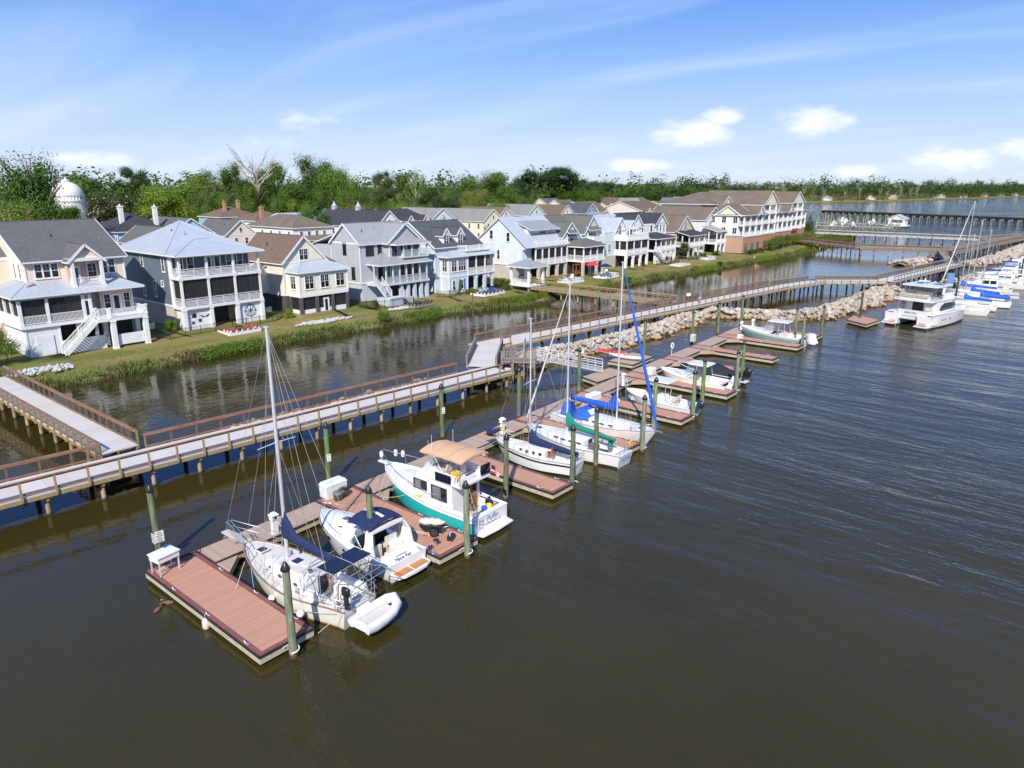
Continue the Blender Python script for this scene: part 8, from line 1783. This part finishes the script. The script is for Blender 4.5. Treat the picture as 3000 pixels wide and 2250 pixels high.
pedestal(806,1562,'white power pedestal beside the bow of the cream sailboat'); pedestal(1472,1268,'white power pedestal behind the coiled yellow hose of the black-striped sailboat'); pedestal(1827,1130,'white power pedestal at the head of the centre console boat slip'); pedestal(2172,968,'white power pedestal at the bow of the sea-green hulled boat'); pedestal(2205,962,'white power pedestal by the last dock finger')
def dockbox(u,v,lab,sx=1.1,sy=.55,h=.65,rz=0,m=WHITE,z=Z0):
    x,y = G(u,v,z); t = thing('dock_box',lab,'storage box',(x,y,z+.005),rz,'storage boxes on the dock'); MB().box(-sx/2,sx/2,-sy/2,sy/2,0,h*.82).build('body',m,t); MB().prism([(-sx/2-.03,-sy/2-.03),(sx/2+.03,-sy/2-.03),(sx/2+.03,sy/2+.03),(-sx/2-.03,sy/2+.03)],h*.82,h,top=[(-sx/2+.06,-sy/2+.05),(sx/2-.06,-sy/2+.05),(sx/2-.06,sy/2-.05),(-sx/2+.06,sy/2-.05)]).build('lid',m,t); return t
dockbox(978,1448,'large white chest freezer-like box beside the grey tubs',1.5,.75,.95); dockbox(1738,1170,'low white dock box behind the blue sail cover',1.5,.7,.6); dockbox(1907,1096,'white dock box at the head of the centre console slip',.8,.7,.7); dockbox(2168,990,'small white step box near the sea-green hulled boat',.7,.5,.45); dockbox(2030,1000,'tan step box near the two thin pilings',.6,.5,.9,m=CONC)
for i,(u,v,lb) in enumerate(((992,1463,'grey storage tub beside the large white box, nearest the piling'),(1009,1452,'grey storage tub beside the large white box, with a black lid'))):
    x,y = G(u,v,.56); t = thing('storage_tub',lb,'tub',(x,y,Z0+.005),.2*i,'grey storage tubs'); mt = mat('grey_green_plastic_%d' % i,(.13,.15,.135),.5,var=.1); MB().lathe([(.01,0),(.27,0),(.32,.42),(.34,.44),(.30,.45)],n=14).build('body',mt,t); MB().lathe([(.33,.44),(.3,.5),(.02,.52)],n=14).build('lid',BLACK if i else mt,t); MB().tube([(-.3,0,.45),(-.2,0,.66),(.2,0,.66),(.3,0,.45)],.015,5).build('handle',STEEL,t)
x,y = G(1272,1563,.56); t = thing('garden_cart','black two-wheeled garden cart piled with a pale canvas sail bag','cart',(x,y,Z0+.005),R(-60))
b = MB(); b.prism([(-.55,-.3),(.45,-.3),(.45,.3),(-.55,.3)],.30,.62,top=[(-.75,-.38),(.6,-.38),(.6,.38),(-.75,.38)]); b.build('tray',BLACK,t)
for sy in (-.42,.42):
    o = MB().lathe([(.14,-.04),(.24,-.05),(.25,0),(.24,.05),(.14,.04)],(.1,sy,.25),18,axis='y').build('wheel',RUBBER,t); b = MB()
    for a in np.linspace(0,6.28,7)[:-1]: b.bar((.1,sy,.25),(.1+.15*math.cos(a),sy,.25+.15*math.sin(a)),.03,.05)
    b.build('spokes',mat('dark_grey_spokes',(.05,.05,.05),.5),o)
MB().tube([(.5,-.25,.5),(1.05,-.25,.72),(1.05,.25,.72),(.5,.25,.5)],.018,6).build('handle',STEEL,t)
b = MB(); qd = random.Random(4); R_ = []
for i in range(9): f = i/8; R_.append([(-.85+1.5*f,(.30+.05*math.sin(f*9))*abs(math.sin(f*3.1+.03))**.4*math.cos(a)+qd.uniform(-.03,.03),.72+.20*abs(math.sin(f*3.1))**.5*math.sin(a)+qd.uniform(-.04,.04)) for a in np.linspace(0,6.28,10)[:-1]])
b.loft(R_,closed=True,cap=True); b.build('canvas_bag',mat('pale_canvas_bag',(.60,.54,.47),.9,var=.1,bmp=.6,bscale=5),t)
x,y = G(1322,1580,.56); t = thing('battery_box','small black and blue power box with a carry handle on the dock finger','box',(x,y,Z0+.005),.4); MB().box(-.22,.22,-.16,.16,0,.26).build('body',BLACK,t); MB().box(-.2,.2,-.14,.14,.265,.30).build('lid',NAVY,t); MB().tube([(-.2,0,.28),(-.12,0,.42),(.12,0,.42),(.2,0,.28)],.02,6).build('handle',WHITE,t)
x,y = G(1228,1562,.56)
for i in (0,1): t = thing('oar','pale wooden oar lying on the dock finger, %s' % ('nearer the cruiser','nearer the cart')[i],'oar',(x+.13*i,y,Z0+.03),R(-72+7*i)); MB().tube([(-.9,0,0),(.6,0,0)],.022,6).build('shaft',CONC,t); MB().prism([(.6,-.04),(1.1,-.09),(1.15,0),(1.1,.09),(.6,.04)],-.012,.012).build('blade',WHITE,t)
x,y = G(1247,1568,.56); tag(MB().tube([(.14*(1-.03*i)*math.cos(i*.8),.14*(1-.03*i)*math.sin(i*.8),.01) for i in range(22)],.014,5).build('coiled_rope',REDM,None,(x,y,Z0+.01)),'small coil of red rope beside the oars','rope')
x,y = G(1278,1600,.56); t = thing('dock_stool','round black-topped pad on a short post at the finger corner','stool',(x,y,Z0)); MB().tube([(0,0,0),(0,0,.35)],.03,6).build('post',STEEL,t); MB().lathe([(.01,.35),(.16,.35),(.17,.38),(.02,.4)],n=14).build('pad',BLACK,t)
fender('bright blue cylindrical fender hanging from the finger corner by the cruiser',*[*G(1270,1632,.35)],.30,mat('sky_blue_fender',(.05,.38,.72),.35),.10,.5,.35); fender('navy oval fender wedged between cruiser and finger',*[*G(1262,1612,.45)],.42,NAVY,.17,.5,.2)
fender('white barrel fender hanging off the outer side of the nearest finger',*[*G(604,1829,.2)],.22,CUSH,.17,.42,.3); fender('navy and white ball fender at the midship of the cream sailboat',*[*G(796,1752,.55)],.55,WHITE,.16,.3,.6,True); fender('navy-topped white ball fender near the stern of the cream sailboat',*[*G(880,1798,.55)],.55,WHITE,.18,.3,.6,True)
fender('white ball fender on the side of the finger behind the blue-covered sailboat',*[*G(1863,1203,.3)],.28,WHITE,.2,.3,.3,True); fender('white ball fender near the outer end of the same finger',*[*G(1984,1233,.25)],.25,WHITE,.22,.3,.3,True)
for i,u in enumerate((2243,2317)): fender('black tyre fender on the finger of the sea-green boat, %s' % ('nearer the walkway','nearer the river')[i],*[*G(u,1008+i*11,.3)],.3,RUBBER,.26,.3,.1,True)
x,y = G(1967,1042,.55); t = thing('life_ring_post','white life ring hanging on a post beside the walkway','life ring',(x,y,Z0)); MB().tube([(0,0,0),(0,0,1.5)],.035,6).build('post',WHITE,t); MB().tube([(.3*math.cos(a),-.06,1.15+.3*math.sin(a)) for a in np.linspace(0,6.28,17)],.075,8,cap=False).build('ring',WHITE,t)
# gangway with its gate
A = Vector((*G(1572,1050,1.75),1.78)); Bv = Vector((*G(1765,1086,.62),.64)); t = thing('gangway','long aluminium gangway sloping from the boardwalk to the floating dock','gangway',A,math.atan2(Bv.y-A.y,Bv.x-A.x)); Lg = (Bv.xy-A.xy).length; dz = Bv.z-A.z
b = MB(); b.add([(0,-.6,0),(Lg,-.6,dz),(Lg,.6,dz),(0,.6,0),(0,-.6,-.06),(Lg,-.6,dz-.06),(Lg,.6,dz-.06),(0,.6,-.06)],[(0,1,2,3),(4,7,6,5),(0,4,5,1),(3,2,6,7)]); b.build('deck',mat('ribbed_aluminium',(.50,.47,.42),.5,metal=.3,var=.1),t)
for sd in (-.64,.64):
    b = MB()
    for zz in (.05,.55,1.05): b.bar((0,sd,zz),(Lg,sd,dz+zz),.05,.06)
    n = 9
    for i in range(n+1): xx = Lg*i/n; b.bar((xx,sd,dz*i/n-.05),(xx,sd,dz*i/n+1.05),.045,.045)
    b.build('railing',ALU,t)
x,y = A.x-1.2,A.y+.6; t = thing('gate_landing','grey timber landing with a tall mesh gate at the head of the gangway','gate',(x,y,0),math.atan2(Bv.y-A.y,Bv.x-A.x)); b = MB(); b.box(-2.4,1.2,-.9,.9,1.62,1.74); b.build('landing',PLANKG,t); b = MB()
for sd in (-.95,.95):
    for xx in (-2.3,-1.1,.0,1.1): b.box(xx-.06,xx+.06,sd-.06,sd+.06,-1,2.85)
    b.box(-2.4,1.2,sd-.07,sd+.07,2.72,2.78)
    for xx in np.arange(-2.2,1.1,.18): b.box(xx-.04,xx+.04,sd-.015,sd+.015,1.85,2.7)
b.build('railing',WOODG,t); b = MB()
for yy in (-.9,-.3,.3,.9): b.box(-.03,.03,yy-.03,yy+.03,1.74,3.9)
for zz in (1.8,2.8,3.87): b.box(-.025,.025,-.9,.9,zz-.03,zz+.03)
b.build('gate_frame',ALU,t); MB().box(-.005,.005,-.88,.88,1.85,3.82).build('gate_mesh',MESHW,t); MB().box(-.05,-.035,-.45,.25,2.4,3.2).build('notice',WHITE,t)
# walker on the boardwalk
def person(x,y,z,rz,lab):
    t = thing('person',lab,'person',(x,y,z),rz)
    J = [(0,0,.95),(0,0,1.15),(0,.0,1.38),(0,.01,1.5),(0,.02,1.60),(0,.03,1.70),(.1,.0,.92),(.12,.14,.5),(.12,.02,.06),(.12,.16,.03),(-.1,.0,.92),(-.12,-.05,.5),(-.12,-.28,.1),(-.12,-.16,.03),(.19,0,1.40),(.24,-.08,1.12),(.22,.04,.88),(-.19,0,1.40),(-.24,.06,1.12),(-.22,.2,.92)]
    E = [(0,1),(1,2),(2,3),(3,4),(4,5),(0,6),(6,7),(7,8),(8,9),(0,10),(10,11),(11,12),(12,13),(2,14),(14,15),(15,16),(2,17),(17,18),(18,19)]; Rr = [.14,.13,.15,.06,.095,.085,.09,.06,.04,.035,.09,.06,.04,.035,.06,.045,.035,.06,.045,.035]
    me = bpy.data.meshes.new('body'); me.from_pydata(J,E,[]); me.materials.append(mat('skin_tone',(.50,.30,.21),.6,var=.05)); o = inst('body',me,t); md = o.modifiers.new('skin','SKIN'); sv = me.skin_vertices[0].data
    for v, r in zip(sv,Rr): v.radius = (r,r)
    sv[0].use_root = True; o.modifiers.new('sub','SUBSURF').levels = 1; o.modifiers['sub'].render_levels = 2
    shirt = mat('mauve_grey_shirt',(.17,.15,.25),.8); b = MB(); b.loft([[(w*math.cos(a),d*math.sin(a)+oy,zz) for a in np.linspace(0,6.28,13)[:-1]] for w,d,oy,zz in ((.19,.14,0,.88),(.18,.13,0,1.1),(.205,.14,0,1.34),(.19,.11,0,1.45),(.08,.08,.01,1.5))],closed=True); b.tube([(.17,0,1.41),(.24,-.04,1.2)],[.085,.075],8); b.tube([(-.17,0,1.41),(-.24,.04,1.2)],[.085,.075],8); b.build('shirt',shirt,t)
    b = MB(); b.tube([(.09,0,.97),(.115,.12,.52)],[.12,.09],9); b.tube([(-.09,0,.97),(-.115,-.04,.52)],[.12,.09],9); b.build('shorts',mat('pale_shorts',(.50,.46,.40),.8),t); b = MB(); b.lathe([(.0,1.80),(.09,1.78),(.105,1.71)],(0,.03,0),12); b.box(-.07,.07,.1,.2,1.715,1.73); b.build('cap',mat('dusty_red_cap',(.45,.14,.13),.8),t)
    b = MB(); b.lathe([(.0,-.02),(.025,0),(.0,.02)],(0,.125,1.665),6); b.build('nose',bpy.data.materials['skin_tone'],t); b = MB()
    for sx in (-.035,.035): b.box(sx-.012,sx+.012,.115,.122,1.69,1.70)
    b.box(-.025,.025,.115,.121,1.625,1.632); b.build('face',BLACK,t)
px_, py_ = G(2050,888,1.75); person(px_,py_,1.76,R(80),'person in a mauve shirt and cap walking on the long boardwalk')
x,y = G(2017,870,2.6); t = thing('info_board','small white information board on the boardwalk rail','sign',(x,y,2.75),R(-30)); MB().box(-.35,.35,-.02,.02,0,.45).build('panel',WHITE,t); MB().box(-.03,.03,.02,.06,-.6,.3).build('post',WOODG,t)
for i,(u,v) in enumerate(((462,1787),(494,1766))):
    x,y = G(u,v,.03); t = thing('duck','brown duck on the water left of the nearest finger, %s' % ('farther from the dock','closer to the dock')[i],'duck',(x,y,0),R(30+100*i)); b = MB(); b.loft([[(xx,w*math.cos(a),.05+hh*math.sin(a)) for a in np.linspace(0,6.28,11)[:-1]] for xx,w,hh in ((-.26,.01,.02),(-.16,.08,.07),(0,.12,.10),(.14,.09,.08),(.2,.04,.06),(.23,.035,.10))],closed=True,cap=True); b.lathe([(.0,-.055),(.045,-.03),(.055,.0),(.04,.04),(.0,.055)],(.24,0,.20),8); b.build('body',mat('brown_plumage_%d' % i,(.16,.09,.05),.8,var=.4,scale=20),t); MB().prism([(.28,-.015),(.36,-.02),(.36,.02),(.28,.015)],.18,.20).build('bill',YELL,t)
# ================================================================ gardens
def firedeck(u0,v0,zoom,wx,wy,lab,m,bench=True,z=1.45,side=WHITE):
    x,y = at(u0,v0,z,zoom); t = thing('lawn_deck',lab,'deck',(x,y,0)); MB().box(-wx/2,wx/2,-wy/2,wy/2,z-.08,z).build('boards',m,t); b = MB()
    for a in ((-wx/2-.04,wx/2+.04,-wy/2-.04,-wy/2),(-wx/2-.04,wx/2+.04,wy/2,wy/2+.04),(-wx/2-.04,-wx/2,-wy/2,wy/2),(wx/2,wx/2+.04,-wy/2,wy/2)): b.box(*a,z-.38,z+.01)
    b.build('skirt',side,t); b = MB()
    for sx in (-wx/2+.3,wx/2-.3):
        for sy in (-wy/2+.3,wy/2-.3): b.box(sx-.08,sx+.08,sy-.08,sy+.08,.6,z-.08)
    b.build('legs',side,t)
    if bench:
        b = MB()
        for a in ((-wx/2,wx/2,-wy/2,-wy/2+.4),(-wx/2,-wx/2+.4,-wy/2+.4,wy/2),(wx/2-.4,wx/2,-wy/2+.4,wy/2)): b.box(*a,z+.38,z+.44)
        b.build('bench',m,t); b = MB()
        for k in range(6): xx = -wx/2+.2+(wx-.4)*k/5; b.box(xx-.09,xx+.09,-wy/2+.08,-wy/2+.3,z,z+.38)
        for sx in (-1,1):
            for k in (1,2): b.box(sx*(wx/2-.2)-.09,sx*(wx/2-.2)+.09,-wy/2+.8*k,-wy/2+.8*k+.2,z,z+.38)
        b.build('bench_supports',side,t)
    return x,y,z
RW = mat('red_stained_boards',(.30,.075,.035),.6,var=.2,scale=4); BR = mat('dark_brown_boards',(.10,.06,.045),.7,var=.2,scale=4)
def adirondack(x,y,z,rz,m,lab):
    t = thing('garden_chair',lab,'chair',(x,y,z),rz,'slatted garden chairs'); b = MB(); b.add([(-.3,-.35,.36),(.3,-.35,.36),(.3,.2,.28),(-.3,.2,.28)],[(0,1,2,3)]); b.box(-.3,.3,-.35,-.3,.2,.37); b.build('seat',m,t); b = MB()
    for k in range(5): xx = -.24+.12*k; b.add([(xx-.05,.18,.28),(xx+.05,.18,.28),(xx+.06,.5,1.02+.05*(2-abs(k-2))),(xx-.06,.5,1.02+.05*(2-abs(k-2)))],[(0,1,2,3)])
    b.build('backrest',m,t); b = MB()
    for sx in (-.36,.36): b.box(sx-.06,sx+.06,-.4,.3,.58,.61)
    b.build('armrests',m,t); 
    for sx in (-.34,.34): MB().box(sx-.03,sx+.03,-.38,-.3,0,.58).build('leg',m,t); MB().bar((sx,-.2,.4),(sx,.45,.02),.04,.1).build('leg',m,t)
def fire(x,y,z,lab): t = thing('fire_table',lab,'fire pit',(x,y,z)); MB().lathe([(.0,0),(.4,0),(.48,.3),(.48,.36),(.36,.37),(.34,.3),(0,.3)],n=14).build('bowl',BLACK,t)
x,y,z = firedeck(1940,1118,Z1,4.2,3.0,'red-brown lawn deck with white skirt and benches before the slate blue house',RW); fire(x,y+.1,z,'dark round fire table on the red-brown lawn deck')
x,y,z = firedeck(1935,1215,Z2,4.0,2.8,'dark brown bench deck on the lawn before the grey house',BR,side=WOODG); fire(x,y,z,'dark fire bowl on the brown bench deck')
x,y,z = firedeck(845,1165,Z3,5.2,3.2,'white-skirted lawn deck with blue chairs before the shuttered house',BR)
adirondack(x-.2,y-.7,z,R(150),BLUE,'bright blue slatted chair on the white-skirted deck, left one'); adirondack(x+1.4,y-.4,z,R(210),BLUE,'bright blue slatted chair on the white-skirted deck, right one'); PBL = mat('pale_aqua_paint',(.42,.66,.72),.5); adirondack(x-1.4,y+.6,z,R(60),PBL,'pale aqua slatted chair on the white-skirted deck, left one'); adirondack(x+.3,y+.9,z,R(10),PBL,'pale aqua slatted chair at the back of the white-skirted deck')
x,y,z = firedeck(1740,1040,Z3,4.6,3.0,'white bench deck with a dark fire bowl right of the gazebo',WHITE); fire(x,y,z,'dark fire bowl between two white chairs'); adirondack(x-1.0,y+.5,z,R(70),WHITE,'white slatted chair left of the dark fire bowl'); adirondack(x+1.0,y+.5,z,R(-70),WHITE,'white slatted chair right of the dark fire bowl')
x,y,z = firedeck(2125,985,Z3,4.8,3.0,'white bench deck with white table before the sage-blue house',WHITE)
t = thing('garden_table','white round table on the bench deck beneath the navy parasol','table',(x,y,z)); MB().lathe([(0,.7),(.6,.7),(.6,.74),(0,.74)],n=16).build('tabletop',WHITE,t); MB().tube([(0,0,0),(0,0,.7)],.05,6).build('leg',WHITE,t)
for k,a in enumerate((.6,2.2,3.8)): adirondack(x+1.1*math.cos(a),y+1.1*math.sin(a),z,a-1.57,WHITE,'white chair at the round white table, %s' % ('right','left','front')[k])
firedeck(927,800,Z4,5.0,2.6,'low white railed platform on the bank before the white house',CONC,False); firedeck(1178,748,Z4,4.4,2.4,'white planter platform on the bank before the double-porch house',WHITE,True)
def parasol(u,v,zoom,m,lab,yy):
    x,y = at(u,v,4.0,zoom); t = thing('parasol',lab,'parasol',(x,y,1.4)); b = MB(); b.lathe([(1.45,2.25),(.75,2.62),(.05,2.85)],n=8,sm=False); b.build('canopy',m,t); MB().tube([(0,0,0),(0,0,2.85)],.03,6).build('pole',STEEL,t)
parasol(1975,850,Z3,REDM,'bright red parasol in the garden before the sage-blue house',83); parasol(2115,868,Z3,NAVY,'navy parasol over the bench deck before the sage-blue house',82)
x,y = at(1835,990,1.4,Z3); t = thing('garden_swing','red-brown timber swing arbor with a green-backed bench','swing',(x,y,1.4)); b = MB()
for sx in (-1.2,1.2): b.box(sx-.08,sx+.08,-.08,.08,0,2.3); b.box(sx-.08,sx+.08,.7,.86,0,2.3)
for k in range(5): b.box(-1.5,1.5,-.1+k*.22,-.04+k*.22,2.3,2.38)
b.build('arbor',RW,t); MB().box(-1.1,1.1,.72,.84,.1,1.2).build('green_screen',LEAF,t); MB().box(-.9,.9,.05,.6,.5,.56).build('bench',RW,t)
def fence(lab,pts,h_=1.1):
    x0,y0 = pts[0]; t = thing('garden_fence',lab,'fence',(x0,y0,1.25),0,'black metal garden fences'); b = MB(); 
    for a,c in zip(pts,pts[1:]):
        a = Vector((a[0]-x0,a[1]-y0,0)); c = Vector((c[0]-x0,c[1]-y0,0)); Ln = (c-a).length; Zv = Vector((0,0,1))
        for zz in (.15,h_-.12): b.bar(a+Zv*zz,c+Zv*zz,.03,.03)
        n = int(Ln/.14)
        for i in range(n+1): p = a+(c-a)*i/max(1,n); b.bar(p-Zv*.1,p+Zv*h_,.016,.016)
        for i in range(int(Ln/2)+1): p = a+(c-a)*min(1,i*2/Ln); b.bar(p-Zv*.2,p+Zv*(h_+.08),.06,.06)
    b.build('railings',BLACK,t)
fence('black metal fence running before the slate blue house',[(36.0,88.5),(37.6,85.0),(44,85.6),(52.6,85.9),(55.2,88)]); fence('black metal fence before the stair of the grey house',[(66.8,89),(67.4,84.0),(70.4,82.6),(74.6,82.4)]); fence('black metal fence at the left corner of the shuttered house',[(81.6,84.6),(83.0,83.0),(85,83.6)]); fence('short black metal fence by the peach house garage',[(19.6,87.6),(23.2,85.6)])
fence('black metal fence before the long white stair',[(147.8,80.6),(154,80.2),(158.8,80.4)]); fence('black metal fence before the tan house',[(163.2,80.2),(170,79.9)])
for i,(x,y,m,lab) in enumerate(((38.4,92.2,WHITE,'white air conditioning unit beside the slate blue house'),(54.8,91.8,WHITE,'white air conditioning unit left of the cream house'),(107.6,87.8,BLACK,'dark grey air conditioning unit at the base of the ice-blue house'),(109.4,87.6,GRAVEL,'pale air conditioning unit at the base of the ice-blue house'))):
    t = thing('air_conditioner',lab,'air conditioner',(x,y,1.35)); MB().box(-.45,.45,-.45,.45,0,.95).build('casing',m,t); MB().lathe([(.05,.95),(.36,.955),(.36,.99),(.05,.99)],n=14).build('fan_grille',BLACK,t)
x,y = 22.5,92; t = thing('utility_pole','grey utility pole with transformer among the trees','pole',(*G(430,640,9),0)); 
t.location = (150,300,0); MB().tube([(0,0,0),(0,0,16.2)],[.18,.12],8).build('pole',WOODG,t); MB().box(-1.3,1.3,-.06,.06,14.6,14.75).build('crossarm',WOODG,t); MB().lathe([(.0,12),(.35,12),(.35,13.2),(0,13.3)],(.45,0,0),12).build('transformer',GRAVEL,t)
for u,v,hh,lab in ((1386,963,4.6,'rusty thin post standing in the canal before the ice-blue house'),(2203,838,5.4,'thin white-topped post in the canal before the condominium')):
    x,y = G(u,v,0); t = thing('channel_post',lab,'post',(x,y,0)); MB().tube([(0,0,-1),(0,0,hh)],.07,7).build('post',mat('rusty_pipe_%d' % u,(.14,.075,.05),.8,var=.3),t); MB().lathe([(0,hh),(.12,hh),(.12,hh+.25),(0,hh+.3)],n=8).build('cap',WHITE if u > 2000 else BARK,t)
for i,(x,y) in enumerate(((225,39),(262.5,36),(291,40))):
    t = thing('channel_post','dark thin channel post near the distant boardwalks, %s from the left' % ordinal(i+1),'post',(x,y,0)); MB().tube([(0,0,-1),(0,0,7)],.13,7).build('post',BARK,t)
for i,(u,v) in enumerate(((1965,832),(2215,781))):
    x,y = G(u,v,.05); t = thing('water_fountain','small white spray of a canal aerator, %s' % ('left one','right one')[i],'fountain',(x,y,0)); b = MB(); qd = random.Random(i)
    for k in range(40): a = qd.uniform(0,6.28); r = qd.uniform(.0,.7); b.lathe([(0,-.05),(.06,0),(0,.05)],(r*math.cos(a),r*math.sin(a),.05+max(0,.8-r*1.1)*qd.uniform(.3,1)),5)
    b.build('spray',WHITE,t)
t = thing('garden_shed','grey timber storage rack with a blue side beside the weathered boardwalk','shed',(*G(2781,838,1.0),0),R(10)); b = MB(); b.box(-.9,.9,-.5,.5,1.0,3.3); b.build('slatted_body',WOODG,t); MB().box(-1.1,-.92,-.55,.55,1.0,3.5).build('blue_side',mat('mid_blue_panel',(.12,.26,.55),.6),t)
for k in (-.9,.9): MB().box(k-.1,k+.1,-.4,.4,-1,1.0).build('leg',WOODY,t)
# ================================================================ railway trestle, lift slips, boathouse
A = Vector((486,148,0)); Bv = Vector((402,-26,0)); d = Bv-A; t = thing('railway_trestle','long dark timber railway trestle crossing the bay','trestle',A,math.atan2(d.y,d.x)); Lt = d.length
b = MB(); b.box(0,Lt,-1.6,1.6,2.9,3.9); b.build('deck',mat('creosoted_timber',(.022,.020,.020),.9,var=.3),t); b = MB(); b.box(0,Lt,-.8,-.7,3.9,4.05); b.box(0,Lt,.7,.8,3.9,4.05); b.build('rails',BARK,t)
cpm = MB(); cpm.box(-.35,.35,-2.2,2.2,2.2,2.9); CAPB = cpm.mesh('pile_cap',WOODY); bm2 = MB()
for yy in (-1.8,-.6,.6,1.8): bm2.tube([(0,yy*1.15,-1),(0,yy,2.2)],.22,7)
BENT = bm2.mesh('pile_bent',mat('dark_brown_piles',(.075,.045,.03),.9,var=.5,scale=1))
for i in range(int(Lt/4.4)+1): inst('pile_cap',CAPB,t,(i*4.4,0,0)); inst('pile_bent',BENT,t,(i*4.4,0,0))
GPM = MB().tube([(0,0,-1),(0,0,4.2)],.2,7).mesh('post',pilemat('pale_green_lift_pile',(.25,.29,.15),(.3,.24,.12)))
q = random.Random(11); PX = []
for r,(x0,y0,x1,y1) in enumerate(((341,106,343,76),(352,109,355,76),(366,113,370,78),(382,118,388,82),(398,121,402,88))):
    for i in range(13): f = i/12; PX.append((x0+(x1-x0)*f+q.uniform(-.8,.8),y0+(y1-y0)*f+q.uniform(-.4,.4),r,i))
RN = ['nearest','second','third','fourth','farthest']
for x,y,r,i in PX:
    o = inst('lift_piling',GPM,None,(x,y,0),sc=(1,1,q.uniform(.8,1.15))); tag(o,'pale green boat-lift piling in the %s row, %s from the left' % (RN[r],ordinal(i+1)),'piling','boat-lift pilings in the distant slips')
for r,(x0,y0,x1,y1) in enumerate(((346.5,108,349,76),(374,115,379,80))):
    a = Vector((x0,y0,0)); d = Vector((x1-x0,y1-y0,0)); t = thing('slip_catwalk','thin pale catwalk between the %s lift pilings' % ('nearer','farther')[r],'catwalk',a,math.atan2(d.y,d.x)); MB().box(0,d.length,-.6,.6,1.3,1.5).build('deck',CONC,t); b = MB()
    for k in range(9): b.box(d.length*k/8-.1,d.length*k/8+.1,-.5,.5,-1,1.3)
    b.build('piles',PILEB,t)
for i,(x,y) in enumerate(((347,101),(349,92),(360,100),(361,88),(376,104),(378,92),(392,110))):
    t = thing('lifted_boat','small white boat hanging in the distant lift slips, %s from the left' % ordinal(i+1),'boat',(x,y,1.6),R(q.choice((0,180))),'boats in the distant lift slips'); Hq = Hull(6,2.2,.8,1.1); b = MB(); Hq.build(b,[(1,0)]); b.build('hull',GEL,t); b = MB(); Hq.deck(b,0,1,camb=.2); b.build('deck',GEL,t); MB().box(2.2,3.2,-.5,.5,.8,2.0).build('console',GEL,t)
h = House('small white boathouse with pale gable roof standing in the bay',379,78.5,.5,'boathouse','boathouse',None)
h.wall(379,385,78,79,1.0,4.2,SD['white'],corner=False); h.wall(379,385,84,85,1.0,4.2,SD['white'],corner=False); h.wall(379,380,79,84,1.0,2.2,SD['white'],corner=False); h.cols([(379.2,78.3),(379.2,84.7),(384.8,78.3)],-1,4.2,.5); h.wall(379,379.9,79,84,3.6,4.2,SD['white'],corner=False); h.gable(379,385,78,85,4.2,6.0,'x',METALR,.5,SD['white']); h.floor(378,387,77,86,.6,.95,WHITE,'platform'); h.done()
# mooring lines across the slips
def line(p,q_,lab,sag=.25,r=.013,m=None):
    p = Vector(p); q_ = Vector(q_); P = [p+(q_-p)*f-Vector((0,0,sag*4*f*(1-f))) for f in np.linspace(0,1,9)]
    tag(MB().tube([tuple(a-p) for a in P],r,5).build('mooring_line',m or ROPE,None,tuple(p)),lab,'rope','mooring lines')
line((26.5,32.6,1.6),(25.5,32.2,.62),'pale mooring line from the trawler bow to the tan walkway',.1); line((26.3,29.5,1.5),(25.5,32.0,.62),'pale mooring line crossing the gap left of the trawler hull',.2); line((16.0,30.6,1.4),(15.0,28.6,.62),'light blue mooring line from the cream sailboat bow to the near finger',.1,m=mat('light_blue_rope',(.25,.45,.75),.9)); line((20.7,30.6,1.5),(22.8,32.4,.62),'thin mooring line from the cruiser bow',.1); line((36.6,31.8,1.4),(35,33,.62),'mooring line from the black-striped bow',.1); line((40.6,32.3,1.3),(42.5,33,.62),'mooring line from the green-covered sailboat bow',.1); line((45.4,24.4,1.4),(44.1,25.2,.62),'mooring line from the blue jib bow to the finger',.08)
